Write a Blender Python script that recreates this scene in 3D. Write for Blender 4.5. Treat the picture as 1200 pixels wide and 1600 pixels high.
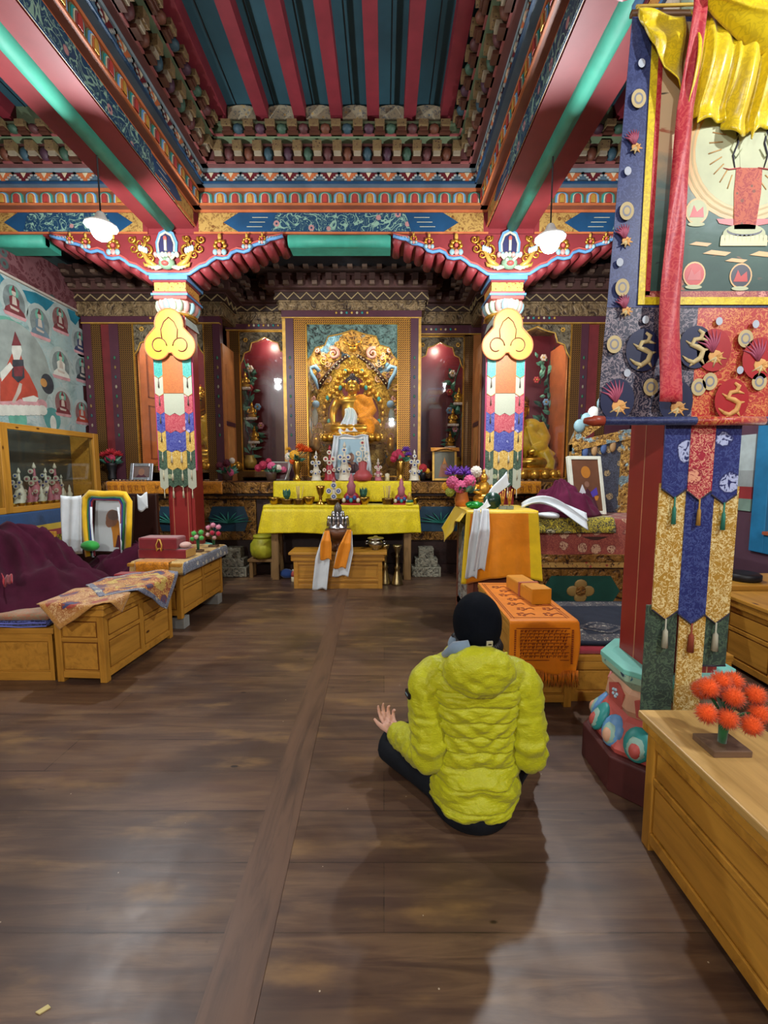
import bpy, math, random
from mathutils import Vector, Matrix, Euler, noise
for o in list(bpy.data.objects): bpy.data.objects.remove(o)
SC = bpy.context.scene
COL = SC.collection
rnd = random.Random(11)
PI = math.pi

# ------------------------------------------------------------ camera, light, exposure
FPX, CAM_H = 670.0, 1.4
PITCH = math.atan2(65, FPX)
cd = bpy.data.cameras.new('camera'); cam = bpy.data.objects.new('camera', cd); COL.objects.link(cam)
cam.location = (0, 0, CAM_H); cam.rotation_euler = (PI/2-PITCH, 0, 0)
cd.sensor_fit = 'VERTICAL'; cd.sensor_height = 36; cd.lens = FPX/1600*36; cd.clip_start = .05; cd.clip_end = 100
SC.camera = cam
SC.view_settings.view_transform = 'Standard'; SC.view_settings.look = 'None'
SC.view_settings.gamma = 1; SC.view_settings.use_curve_mapping = False
SC.view_settings.exposure = 0.68
W = bpy.data.worlds.new('world'); SC.world = W; W.use_nodes = True
W.node_tree.nodes['Background'].inputs[0].default_value = (.75, .87, 1, 1)
W.node_tree.nodes['Background'].inputs[1].default_value = 1.2
LAMP_SPOTS = [(-2.24, 3.6, 3.29, 98), (1.32, 3.6, 3.20, 98), (2.35, .1, 3.25, 115), (-2.55, -1.9, 3.05, 170), (.25, -1.9, 3.05, 90)]   # the room's four bulbs, watts

def ray(px, py):
    u = (px-600)/FPX; t = (py-800)/FPX
    return u, math.cos(PITCH)-t*math.sin(PITCH), -math.sin(PITCH)-t*math.cos(PITCH)
def at(px, py, Y):                      # surveyed point on the plane y = Y
    a = ray(px, py); k = Y/a[1]; return Vector((a[0]*k, Y, CAM_H+a[2]*k))
def onz(px, py, z=0.):                  # surveyed point on the plane z
    a = ray(px, py); k = (z-CAM_H)/a[2]; return Vector((a[0]*k, a[1]*k, z))

# ------------------------------------------------------------ materials
def hx(h, a=1):
    h = h.lstrip('#'); c = [int(h[i:i+2], 16)/255 for i in (0, 2, 4)]
    return tuple(((x/12.92) if x <= .04045 else ((x+.055)/1.055)**2.4) for x in c)+(a,)
class NT:
    def __init__(s, name):
        s.m = bpy.data.materials.new(name); s.m.use_nodes = True; s.t = s.m.node_tree
        s.b = s.t.nodes['Principled BSDF']; s.o = s.t.nodes['Material Output']
    def n(s, ty, **kw):
        x = s.t.nodes.new(ty)
        for k, v in kw.items():
            if k in ('ins',):
                for a, b in v.items(): s.set(x.inputs[a], b)
            else: setattr(x, k, v)
        return x
    def set(s, i, v):
        if isinstance(v, bpy.types.NodeSocket): s.t.links.new(v, i)
        else: i.default_value = v
    def math(s, op, a, b=0., c=0.):
        x = s.n('ShaderNodeMath', operation=op); s.set(x.inputs[0], a); s.set(x.inputs[1], b); s.set(x.inputs[2], c); return x.outputs[0]
    def mix(s, f, a, b):
        x = s.n('ShaderNodeMix', data_type='RGBA'); s.set(x.inputs[0], f); s.set(x.inputs[6], a); s.set(x.inputs[7], b); return x.outputs[2]
    def coord(s, scale=(1, 1, 1), rot=(0, 0, 0)):
        tc = s.n('ShaderNodeTexCoord'); mp = s.n('ShaderNodeMapping')
        s.t.links.new(tc.outputs['Object'], mp.inputs[0]); mp.inputs['Scale'].default_value = scale; mp.inputs['Rotation'].default_value = rot
        return mp.outputs[0]
    def noise(s, co, sc, det=3, dist=0., rough=.55):
        x = s.n('ShaderNodeTexNoise'); s.set(x.inputs['Vector'], co); x.inputs['Scale'].default_value = sc
        x.inputs['Detail'].default_value = det; x.inputs['Distortion'].default_value = dist; x.inputs['Roughness'].default_value = rough; return x.outputs[0]
    def vor(s, co, sc, feat='F1', rnd_=1., metric='EUCLIDEAN'):
        x = s.n('ShaderNodeTexVoronoi', feature=feat, distance=metric); s.set(x.inputs['Vector'], co); x.inputs['Scale'].default_value = sc
        x.inputs['Randomness'].default_value = rnd_; return x
    def ramp(s, f, stops, const=False):
        x = s.n('ShaderNodeValToRGB'); s.set(x.inputs[0], f); r = x.color_ramp
        if const: r.interpolation = 'CONSTANT'
        while len(r.elements) < len(stops): r.elements.new(.5)
        for e, (p, c) in zip(r.elements, stops): e.position = p; e.color = c
        return x.outputs[0]
    def step(s, f, lo, hi): 
        x = s.n('ShaderNodeMapRange'); x.interpolation_type = 'SMOOTHSTEP'; s.set(x.inputs[0], f); x.inputs[1].default_value = lo; x.inputs[2].default_value = hi; return x.outputs[0]
    def band(s, f, c, w, soft=.35):   # 1 near c, 0 beyond w
        d = s.math('ABSOLUTE', s.math('SUBTRACT', f, c)); x = s.n('ShaderNodeMapRange'); s.set(x.inputs[0], d)
        x.inputs[1].default_value = w*(1-soft); x.inputs[2].default_value = w*(1+soft); x.inputs[3].default_value = 1; x.inputs[4].default_value = 0; return x.outputs[0]
    def bump(s, h, st, dist=.01):
        x = s.n('ShaderNodeBump'); s.set(x.inputs['Height'], h); x.inputs['Strength'].default_value = st; x.inputs['Distance'].default_value = dist
        s.t.links.new(x.outputs[0], s.b.inputs['Normal'])
    def fin(s, col, rough=.6, metal=0., sheen=0., spec=.5):
        s.set(s.b.inputs['Base Color'], col); s.set(s.b.inputs['Roughness'], rough); s.set(s.b.inputs['Metallic'], metal)
        s.b.inputs['Sheen Weight'].default_value = sheen; s.b.inputs['Specular IOR Level'].default_value = spec
        return s.m
MATS = {}
def paint(name, col, rough=.5, metal=0., var=.18, sc=6., bump=.0, spec=.4):
    """a plain painted or dyed surface with a little wear"""
    if name in MATS: return MATS[name]
    t = NT(name); co = t.coord(); c = hx(col); n = t.noise(co, sc, 4)
    d = tuple(x*(1-var) for x in c[:3])+(1,); l = tuple(min(1, x*(1+var)) for x in c[:3])+(1,)
    if bump: t.bump(t.noise(co, sc*6, 3), bump, .004)
    MATS[name] = t.fin(t.ramp(n, [(.3, d), (.7, l)]), rough, metal, 0, spec); return MATS[name]
def wood(name, col, dark, axis=1, sc=5., rough=.42, knots=True):
    if name in MATS: return MATS[name]
    t = NT(name); s = [9, 9, 9]; s[axis] = .9
    co = t.coord(tuple(s)); g = t.noise(co, sc*.42, 6, .8, .6); co2 = t.coord((2, 2, 2))
    big = t.noise(co2, 1.5, 2)
    c = t.ramp(g, [(.28, hx(dark)), (.5, hx(col)), (.75, tuple(min(1, x*1.25) for x in hx(col)[:3])+(1,))])
    c = t.mix(t.math('MULTIPLY', big, .45), c, tuple(x*.72 for x in hx(col)[:3])+(1,))
    if knots:
        s2 = [1.]*3; s2[axis] = .45; v = t.vor(t.coord(tuple(s2)), 5.).outputs[0]
        c = t.mix(t.step(v, .075, .03), c, hx('#4a2408'))
    t.bump(g, .08, .003); MATS[name] = t.fin(c, rough); return MATS[name]
def scroll(name, base, line, third=None, sc=9., w=.035, rough=.5, metal=0., bump=0., blot=.62):
    """painted or woven scrollwork: winding lines with blossoms"""
    if name in MATS: return MATS[name]
    t = NT(name); co = t.coord(); n = t.noise(co, sc, 1.5, 1.2); c = t.mix(t.band(n, .5, w), hx(base), hx(line))
    n2 = t.noise(co, sc*1.7, 1, 2.); c = t.mix(t.band(n2, .52, w*.7), c, hx(line))
    v = t.vor(co, sc*.9).outputs[0]; c = t.mix(t.step(v, .22, .17), c, hx(third or line)); c = t.mix(t.step(v, .1, .07), c, hx(base))
    if bump: t.bump(n, bump, .006)
    MATS[name] = t.fin(c, rough, metal); return MATS[name]
def brocade(name, base, a, b, sc=7., rough=.42, fine=.5, ring=True, metal=0.):
    """silk brocade: round medallions on a finely figured ground"""
    if name in MATS: return MATS[name]
    t = NT(name); co = t.coord(); n = t.noise(co, sc*7, 1, 1.5)
    c = t.mix(t.math('MULTIPLY', t.band(n, .5, .05), fine), hx(base), hx(a))
    v = t.vor(co, sc, rnd_=.45); d = v.outputs[0]
    if ring:
        wob = t.math('ADD', d, t.math('MULTIPLY', t.math('SUBTRACT', t.noise(co, sc*5, 2), .5), .16))
        c = t.mix(t.step(wob, .36, .33), c, tuple(x*.75 for x in hx(base)[:3])+(1,))
        n3 = t.noise(co, sc*3.2, 2, 2.2); c = t.mix(t.math('MULTIPLY', t.step(wob, .33, .29), t.band(n3, .5, .09)), c, hx(b))
    t.bump(t.noise(co, 260, 1), .08, .001)
    MATS[name] = t.fin(c, rough, metal, .25); return MATS[name]
def carved(name, hi, lo, sc=16., rough=.38, metal=.6, bump=.8, third=None, fac=.75):
    """carved and gilded relief"""
    if name in MATS: return MATS[name]
    t = NT(name); co = t.coord(); n = t.noise(co, sc*.55, 3, 2.4); v = t.vor(co, sc, 'SMOOTH_F1').outputs[0]
    h = t.math('ADD', t.math('MULTIPLY', t.band(n, .5, .10, .9), .6), t.math('MULTIPLY', t.math('SUBTRACT', .7, v), .7))
    c = t.ramp(h, [(.18, hx(lo)), (fac, hx(hi))])
    if third: c = t.mix(t.step(t.noise(co, sc*.3, 2), .56, .62), c, hx(third))
    t.bump(h, bump, .02); MATS[name] = t.fin(c, rough, metal); return MATS[name]
def fret(name, hi, lo, sc=22., metal=.5, rough=.4):
    """interlocking key pattern in gold on dark lacquer"""
    if name in MATS: return MATS[name]
    t = NT(name); co = t.coord((1, 1, 1), (0, PI/4, 0)); sp = t.n('ShaderNodeSeparateXYZ'); t.set(sp.inputs[0], co)
    cb = t.n('ShaderNodeCombineXYZ'); t.set(cb.inputs[0], sp.outputs[0]); t.set(cb.inputs[1], sp.outputs[2])
    br = t.n('ShaderNodeTexBrick'); t.set(br.inputs[0], cb.outputs[0]); br.inputs['Scale'].default_value = sc; br.inputs['Color1'].default_value = hx(lo); br.inputs['Color2'].default_value = hx(lo)
    br.inputs['Mortar'].default_value = hx(hi); br.inputs['Mortar Size'].default_value = .11; br.inputs['Brick Width'].default_value = 1.0; br.inputs['Row Height'].default_value = .5
    br.inputs['Mortar Smooth'].default_value = .2
    t.bump(br.outputs['Fac'], .5, .004); MATS[name] = t.fin(br.outputs[0], rough, metal); return MATS[name]
def cloth(name, col, rough=.75, var=.12, sheen=.3, sc=420., spec=.3, tint=None):
    if name in MATS: return MATS[name]
    t = NT(name); co = t.coord(); c = hx(col); n = t.noise(co, 9, 3)
    d = tuple(x*(1-var) for x in c[:3])+(1,); l = tuple(min(1, x*(1+var)) for x in c[:3])+(1,)
    cc = t.ramp(n, [(.3, d), (.7, l)])
    if tint: cc = t.mix(t.math('MULTIPLY', t.band(t.noise(co, 34, 1, 1.5), .5, .06), .6), cc, hx(tint))
    hb = t.math('ADD', t.math('MULTIPLY', t.noise(co, sc, 1), .15), t.noise(co, 26, 3, .5))
    t.bump(hb, .22, .006); MATS[name] = t.fin(cc, rough, 0, sheen, spec); return MATS[name]
def metalm(name, col, rough=.3):
    if name in MATS: return MATS[name]
    t = NT(name); n = t.noise(t.coord(), 30, 3); c = hx(col)
    MATS[name] = t.fin(t.ramp(n, [(.3, tuple(x*.7 for x in c[:3])+(1,)), (.7, c)]), rough, 1.); return MATS[name]
def glow(name, col, st):
    if name in MATS: return MATS[name]
    t = NT(name); t.b.inputs['Emission Color'].default_value = hx(col); t.b.inputs['Emission Strength'].default_value = st
    MATS[name] = t.fin(hx(col)); return MATS[name]
def pane_mat():
    if 'clear glass' in MATS: return MATS['clear glass']
    t = NT('clear glass'); tr = t.n('ShaderNodeBsdfTransparent'); gl = t.n('ShaderNodeBsdfGlossy'); gl.inputs['Roughness'].default_value = .03
    tr.inputs[0].default_value = (.93, .96, .95, 1)
    lw = t.n('ShaderNodeLayerWeight'); fac = t.math('ADD', .035, t.math('MULTIPLY', t.math('POWER', lw.outputs['Facing'], 4.), .6)); mx = t.n('ShaderNodeMixShader')
    t.set(mx.inputs[0], fac); t.set(mx.inputs[1], tr.outputs[0]); t.set(mx.inputs[2], gl.outputs[0]); t.set(t.o.inputs[0], mx.outputs[0])
    MATS['clear glass'] = t.m; return t.m

# ------------------------------------------------------------ mesh building
MW = {}
class MB:
    def __init__(s, T=None): s.v = []; s.f = []; s.fm = []; s.fs = []; s.ms = []; s.T = T
    def mi(s, m):
        if m not in s.ms: s.ms.append(m)
        return s.ms.index(m)
    def add(s, vs, fs, m, smooth=False):
        b = len(s.v); k = s.mi(m)
        for p in vs:
            p = Vector(p); s.v.append(s.T @ p if s.T else p)
        for f in fs: s.f.append([b+i for i in f]); s.fm.append(k); s.fs.append(smooth)
        return s
    def box(s, x0, x1, y0, y1, z0, z1, m):
        vs = [(x, y, z) for z in (z0, z1) for y in (y0, y1) for x in (x0, x1)]
        return s.add(vs, [(0, 2, 3, 1), (4, 5, 7, 6), (0, 1, 5, 4), (2, 6, 7, 3), (0, 4, 6, 2), (1, 3, 7, 5)], m)
    def frame(s, fr, pts, d0, d1, m, smooth=False):
        """polygon pts (u,w) in the plane of frame fr=(origin,U,W,N), extruded from d0 to d1 along N"""
        O, U, Wv, Nn = fr; n = len(pts)
        vs = [O+U*a+Wv*b+Nn*d for d in (d0, d1) for a, b in pts]
        fs = [tuple(range(n))[::-1], tuple(range(n, 2*n))]+[(i, (i+1) % n, n+(i+1) % n, n+i) for i in range(n)]
        return s.add(vs, fs, m, smooth)
    def prism(s, pts, y0, y1, m):        # polygon in x,z extruded along y
        return s.frame((Vector((0, 0, 0)), Vector((1, 0, 0)), Vector((0, 0, 1)), Vector((0, 1, 0))), pts, y0, y1, m)
    def slabz(s, pts, z0, z1, m):        # polygon in x,y extruded along z
        return s.frame((Vector((0, 0, 0)), Vector((1, 0, 0)), Vector((0, 1, 0)), Vector((0, 0, 1))), pts, z0, z1, m)
    def rings(s, rs, m, cap=True, smooth=True, closed=True):
        n = len(rs[0]); vs = [p for r in rs for p in r]; fs = []
        for i in range(len(rs)-1):
            for j in range(n if closed else n-1):
                k = (j+1) % n; fs.append((i*n+j, i*n+k, (i+1)*n+k, (i+1)*n+j))
        if cap and closed: fs += [tuple(range(n))[::-1], tuple(range((len(rs)-1)*n, len(rs)*n))]
        return s.add(vs, fs, m, smooth)
    def lathe(s, prof, c, m, n=20, sx=1., sy=1., smooth=True, rot=0.):
        c = Vector(c); return s.rings([[c+Vector((r*sx*math.cos(rot+2*PI*j/n), r*sy*math.sin(rot+2*PI*j/n), z)) for j in range(n)] for r, z in prof], m, True, smooth)
    def octa(s, prof, c, m, rot=PI/8):   # faceted eight-sided turning, r = half width across flats
        return s.lathe([(r/math.cos(PI/8), z) for r, z in prof], c, m, 8, smooth=False, rot=rot)
    def ell(s, c, r, m, nu=14, nv=9, R=None, f=None):
        c = Vector(c); rs = []
        if not hasattr(r, '__len__'): r = (r, r, r)
        for i in range(nv+1):
            a = -PI/2+PI*i/nv; a = max(-PI/2+.02, min(PI/2-.02, a)); row = []
            for j in range(nu):
                b = 2*PI*j/nu; p = Vector((r[0]*math.cos(a)*math.cos(b), r[1]*math.cos(a)*math.sin(b), r[2]*math.sin(a)))
                if f: p = f(p)
                if R: p = R @ p
                row.append(c+p)
            rs.append(row)
        return s.rings(rs, m)
    def tube(s, pts, rad, m, n=8, cap=True, flat=1., smooth=True):
        pts = [Vector(p) for p in pts]; rs = []; L = len(pts); ref = None
        for i, p in enumerate(pts):
            t = (pts[min(i+1, L-1)]-pts[max(i-1, 0)]).normalized()
            if ref is None: ref = Vector((0, 0, 1)) if abs(t.z) < .9 else Vector((1, 0, 0))
            a = t.cross(ref).normalized(); b = a.cross(t).normalized(); ref = b
            r = rad[i] if hasattr(rad, '__len__') else rad
            rs.append([p+a*r*math.cos(2*PI*j/n)+b*r*flat*math.sin(2*PI*j/n) for j in range(n)])
        return s.rings(rs, m, cap, smooth)
    def sheet(s, f, nu, nv, m, mf=None):
        vs = [f(i/nu, j/nv) for j in range(nv+1) for i in range(nu+1)]
        b = len(s.v)
        for p in vs: p = Vector(p); s.v.append(s.T @ p if s.T else p)
        for j in range(nv):
            for i in range(nu):
                a = b+j*(nu+1)+i; s.f.append([a, a+1, a+nu+2, a+nu+1]); s.fm.append(s.mi(mf((i+.5)/nu, (j+.5)/nv) if mf else m)); s.fs.append(True)
        return s
    def build(s, name, parent=None, label=None, cat=None, group=None, kind=None, bevel=0, solid=0, sub=0, remesh=0, smooth_it=0, local=False):
        me = bpy.data.meshes.new(name); o = bpy.data.objects.new(name, me); COL.objects.link(o)
        if parent is not None:
            M = MW[parent]; MW[o] = M; inv = Matrix() if local else M.inverted(); o.parent = parent
            vs = [inv @ v for v in s.v]
        else:
            if kind == 'structure': base = Vector((0, 0, 0))
            else:
                xs = [v.x for v in s.v]; ys = [v.y for v in s.v]; zs = [v.z for v in s.v]
                base = Vector(((min(xs)+max(xs))/2, (min(ys)+max(ys))/2, min(zs)))
            vs = [v-base for v in s.v]; o.location = base; MW[o] = Matrix.Translation(base)
        me.from_pydata([tuple(v) for v in vs], [], s.f)
        for m in s.ms: me.materials.append(m)
        me.polygons.foreach_set('material_index', s.fm); me.polygons.foreach_set('use_smooth', s.fs); me.update()
        if remesh:
            r = o.modifiers.new('remesh', 'REMESH'); r.mode = 'VOXEL'; r.voxel_size = remesh; r.use_smooth_shade = True
        if smooth_it:
            r = o.modifiers.new('smooth', 'SMOOTH'); r.iterations = smooth_it; r.factor = .5
        if solid:
            r = o.modifiers.new('thickness', 'SOLIDIFY'); r.thickness = solid; r.offset = 0
        if bevel:
            r = o.modifiers.new('bevel', 'BEVEL'); r.width = bevel; r.segments = 2; r.limit_method = 'ANGLE'; r.angle_limit = .7
        if sub:
            r = o.modifiers.new('sub', 'SUBSURF'); r.levels = sub; r.render_levels = sub
        tag(o, label, cat, group, kind); return o
def tag(o, label=None, cat=None, group=None, kind=None):
    if label: o['label'] = label
    if cat: o['category'] = cat
    if group: o['group'] = group
    if kind: o['kind'] = kind
def thing(name, label, cat, loc=(0, 0, 0), rz=0., group=None):
    o = bpy.data.objects.new(name, None); COL.objects.link(o); o.empty_display_size = .1
    o.location = loc; o.rotation_euler = (0, 0, rz); MW[o] = Matrix.Translation(Vector(loc)) @ Matrix.Rotation(rz, 4, 'Z')
    tag(o, label, cat, group); return o
def copy_tree(o, loc=None, rz=None, label=None, parent=None):
    c = o.copy(); COL.objects.link(c)
    if parent: c.parent = parent
    if loc is not None: c.location = loc
    if rz is not None: c.rotation_euler = (0, 0, rz)
    if label: c['label'] = label
    for ch in list(o.children): copy_tree(ch, parent=c)
    return c
def nz(p, sc=1., seed=0.): return noise.noise(Vector(p)*sc+Vector((seed*7.3, seed*3.1, seed*1.7)))
def arch(u0, u1, w0, w1, n=10, p=.5):      # pointed lotus-petal arch polygon
    c = (u0+u1)/2; h = (u1-u0)/2; pts = [(u0, w0)]
    for i in range(n+1):
        a = PI*i/n; pts.append((c-h*math.cos(a), w0+(w1-w0)*(.35+.65*math.sin(a)**p)))
    return pts+[(u1, w0)]
# ------------------------------------------------------------ shared materials
RED = paint('red lacquer', '#7d2a2e', .55, 0, .12, 5, .05); REDD = paint('dark red lacquer', '#6d1f26', .45, 0, .15, 5)
GREEN = paint('green paint', '#37907a', .6); BLUE = paint('sky blue paint', '#5f93c4', .45); NAVY = paint('deep blue paint', '#134063', .5)
ORANGE = paint('orange paint', '#b5653a', .55); CREAM = paint('cream paint', '#c4bb9c', .55); PINKP = paint('rose paint', '#8a4b4a', .55)
GOLD = paint('gold leaf', '#c9963a', .32, .75, .25, 20, .1); GOLDP = paint('gold paint', '#c59a45', .45, .3, .25, 14); WHITEP = paint('white paint', '#dfe0d8', .5)
TEAL = paint('teal paint', '#2f8d88', .45); LEAF = paint('leaf green paint', '#2c6a4c', .5, 0, .3); MAROONP = paint('maroon paint', '#5b1d24', .4, 0, .12)
OLIVE = paint('olive paint', '#5f7150', .55); BROWNP = paint('umber paint', '#4a2a1e', .5); BLACK = paint('black', '#0d0d10', .5)
SCROLLB = scroll('blue scroll panel', '#123a55', '#7fa28e', '#a87a78', 7, .020)
SCROLLG = scroll('gold scroll', '#7d5a2c', '#a88748', '#6b4118', 12, .07)
FRET = fret('gold fret', '#c08a34', '#3a1c0e', 24); FRETD = fret('dark gold fret', '#86622e', '#2e1710', 26)
CARVG = carved('gilt carving', '#d8a848', '#5a3212', 20, .35, .7, .9); CARVD = carved('dark gilt carving', '#8f6428', '#2a150c', 16, .45, .4, .9)
CARVM = carved('painted relief', '#c79a4c', '#4b2a1a', 13, .45, .3, 1., '#5d86a0'); DARKW = paint('dark carved timber', '#2b1712', .55, 0, .4, 10, .2)
COOL = paint('cool grey paint', '#7d8f94', .55)

# ------------------------------------------------------------ floor, walls, ceilings
XL, XR, YB, YF = -4.08, 3.6, 7.1, -2.6
t = NT('worn floor boards'); co = t.coord()
br = t.n('ShaderNodeTexBrick'); t.set(br.inputs[0], t.coord((1, 1, 1))); br.offset = .37; br.inputs['Scale'].default_value = 1; br.inputs['Brick Width'].default_value = 4.3; br.inputs['Row Height'].default_value = .235
br.inputs['Mortar Size'].default_value = .0022; br.inputs['Color1'].default_value = hx('#594134'); br.inputs['Color2'].default_value = hx('#453228'); br.inputs['Mortar'].default_value = hx('#23160f'); br.inputs['Bias'].default_value = 0
g = t.noise(t.coord((.8, 9, 1)), 2.4, 6, .7, .62); big = t.noise(t.coord((.7, 1.6, 1)), 1.3, 4, .5)
c = t.mix(t.step(g, .35, .75), br.outputs[0], hx('#6d543d')); c = t.mix(t.math('MULTIPLY', t.step(big, .42, .66), .78), c, hx('#33221c'))
c = t.mix(t.math('MULTIPLY', t.step(t.noise(t.coord((.9, 3, 1)), 2.1, 5), .55, .75), .7), c, hx('#86673f'))
c = t.mix(t.step(t.noise(t.coord((3, 5, 1)), 2.3, 3), .70, .78), c, hx('#2d201c'))
c = t.mix(t.step(t.vor(t.coord((1, 2.2, 1)), 2.2).outputs[0], .05, .03), c, hx('#22140d'))
c = t.mix(t.step(t.vor(t.coord((1, 1, 1)), 9.).outputs[0], .026, .02), c, hx('#a89a84'))
t.bump(t.math('ADD', t.math('MULTIPLY', g, .4), t.math('MULTIPLY', br.outputs['Fac'], -1.2)), .3, .004)
FLOORM = t.fin(c, t.ramp(t.noise(co, 3, 4), [(.3, (.30,)*3+(1,)), (.7, (.52,)*3+(1,))]))
MB().box(XL-.2, XR+.2, YF-.2, YB+.2, -.1, 0, FLOORM).build('floor', kind='structure')
bt = wood('dark batten board', '#5d4433', '#33231a', 1, 5, .45)
MB().slabz([(-.545, 5.3), (-.425, 5.3), (-.30, -.5), (-.46, -.5)], -.02, .003, bt).build('trim_1', kind='structure')
PLASTER = paint('plum plaster', '#5d3f4e', .8, 0, .1, 3); DKWALL = paint('dark red wall', '#4a1c1f', .7, 0, .25, 4)
m = MB(); m.box(XL-.15, XL, YF, YB, 0, 5, DKWALL); m.build('wall_left', kind='structure')
m = MB(); m.box(XR, XR+.15, YF, 2.9, 0, 5, PLASTER); m.box(XR, XR+.15, 4.15, YB, 0, 5, PLASTER); m.box(XR, XR+.15, 2.9, 4.15, 0, .62, PLASTER); m.box(XR, XR+.15, 2.9, 4.15, 2.3, 5, PLASTER); m.build('wall_right', kind='structure')
MB().box(XL-.15, XR+.15, YB, YB+.15, 0, 5, DKWALL).build('wall_back', kind='structure')
m = MB(); m.box(XL-.15, XR+.15, YF-.15, YF, 0, 5, paint('ochre plaster', '#8a6a4a', .8)); m.build('wall_front', kind='structure')
CEILB = paint('blue ceiling boards', '#274c58', .8, 0, .25, 2.2); RAFT = paint('rafter red', '#6d1f29', .6)
m = MB()
ZN = 4.66
m.box(XL, XR, YF, 4.9, ZN+.13, ZN+.2, CEILB)
for k in range(46): m.box(XL+.18*k, XL+.18*k+.006, YF, 4.8, ZN+.122, ZN+.131, BLACK)   # gaps between the ceiling boards
m.box(XL, XR, 4.72, YB, 4.02, 4.1, paint('dark ceiling boards', '#20242a', .7))
m.build('ceiling', kind='structure')
m = MB()
for x in (-1.52, -1.13, -.78, -.44, -.10, .24, .58): m.box(x-.055, x+.055, YF, 4.5, ZN, ZN+.13, RAFT)
for x in (-4.3, -3.9, -3.5, -3.1, -2.7): m.box(x-.055, x+.055, YF, 4.5, ZN, ZN+.13, RAFT)
for x in (1.8, 2.2, 2.6, 3.0, 3.4): m.box(x-.055, x+.055, YF, 4.5, ZN, ZN+.13, RAFT)
m.build('trim_2', kind='structure')

# ------------------------------------------------------------ the beams and the stepped cornice round the nave and the aisles
YBM, XIL, XIR = 4.72, -1.97, 1.08
def segs(d):
    y1 = YBM-d; U, V, Z = Vector((1, 0, 0)), Vector((0, 1, 0)), Vector((0, 0, 1))
    return [((Vector((XIL+d, YF, 0)), V, Z, U), y1-YF, 0), ((Vector((XIL+d, y1, 0)), U, Z, -V), XIR-XIL-2*d, 1), ((Vector((XIR-d, y1, 0)), -V, Z, -U), y1-YF, 0),
            ((Vector((XL, y1, 0)), U, Z, -V), -2.45-XL, 1), ((Vector((1.56, y1, 0)), U, Z, -V), XR-1.56, 1)]
def bodies(m, d, z0, z1, mat):
    y1 = YBM-d
    m.box(XIL-.5+.5*0, XIL+d, YF, 4.95, z0, z1, mat); m.box(XIR-d, XIR+.48, YF, 4.95, z0, z1, mat); m.box(XL, XR, y1, 4.95, z0, z1, mat)
def band(m, fr, L, z0, z1, d0, d1, mat): m.frame(fr, [(0, z0), (L, z0), (L, z1), (0, z1)], d0, d1, mat)
# lowest course: painted beams
m = MB(); z0, z1 = 3.83, 4.075
m.box(XL, XR, YBM, 5.02, z0, z1, RED)
for xa, xb in ((XIL-.48, XIL), (XIR, XIR+.48)): m.box(xa, xb, YF, YBM, 3.9, z1, RED)
for fr, L, k in segs(0):
    za = z0 if k else 3.9
    band(m, fr, L, za+.015, z1, 0, .01, RED); band(m, fr, L, z1-.022, z1, .01, .02, ORANGE); band(m, fr, L, za+.012, za+.03, .01, .02, ORANGE)
    n = 1 if L < 3.2 else 2; a = .05
    for q in range(n):
        u0, u1 = (L/n)*q+a, (L/n)*(q+1)-a; zc = (za+z1)/2; h = .085 if not k else .095
        band(m, fr, 0, 0, 0, 0, 0, RED) if 0 else None
        m.frame(fr, [(u0, zc-h), (u1, zc-h), (u1, zc+h), (u0, zc+h)], .01, .014, SCROLLG)
        w = .42; p = [(u0+w*.62, zc), (u0+w, zc-h), (u1-w, zc-h), (u1-w*.62, zc), (u1-w, zc+h), (u0+w, zc+h)] if L > 2 else [(u0+.1, zc), (u0+.25, zc-h), (u1-.25, zc-h), (u1-.1, zc), (u1-.25, zc+h), (u0+.25, zc+h)]
        m.frame(fr, p, .014, .018, NAVY)
        g0 = .75 if L > 2 else .3
        m.frame(fr, [(u0+g0, zc-h+.008), (u1-g0, zc-h+.008), (u1-g0-.06, zc+h-.008), (u0+g0+.06, zc+h-.008)], .018, .022, SCROLLB)
        for s in (0, 1, 2):
            for e in (0, 1):
                uu = u0+.5+.03*s if not e else u1-.5-.03*s-.16
                if L > 2: m.frame(fr, [(uu, zc-.045+.045*s), (uu+.16, zc-.045+.045*s), (uu+.16, zc-.041+.045*s), (uu, zc-.041+.045*s)], .018, .021, CREAM)
m.build('trim_3', kind='structure')
# green rolls under the beams
m = MB()
for xc in (XIL-.24, XIR+.24): m.tube([(xc, YF, 3.9), (xc, YBM-.06, 3.9)], .062, GREEN, 12)
for xa, xb in ((-4.55, -3.55), (-1.0, .07), (2.5, 3.55)): m.tube([(xa, YBM+.03, 3.79), (xb, YBM+.03, 3.79)], .06, GREEN, 12); m.box(xa, xb, YBM+.03, YBM+.25, 3.75, 3.83, GREEN)
m.build('trim_4', kind='structure')
# lotus petals
m = MB(); d, z0, z1 = .09, 4.075, 4.235; bodies(m, d, z0, z1, paint('brown rose', '#7a4634', .5))
for fr, L, k in segs(d):
    band(m, fr, L, z1-.028, z1, 0, .012, ORANGE); band(m, fr, L, z0, z0+.018, 0, .014, ORANGE)
    n = max(1, round(L/.152)); p = L/n
    for i in range(n):
        a, b = i*p, (i+1)*p; c0 = (TEAL, BLUE)[i % 2]
        for e, (mt, f) in enumerate(((OLIVE, .03), (c0, .10), (CREAM, .20), ((PINKP, ORANGE)[i % 2], .27), ((paint('deep coral', '#a83b34', .5), GOLDP)[i % 2], .36))):
            m.frame(fr, arch(a+p*f, b-p*f, z0+.018, z1-.032-.09*f, 8), .002*e, .006+.005*e, mt)
m.build('trim_5', kind='structure')
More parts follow.
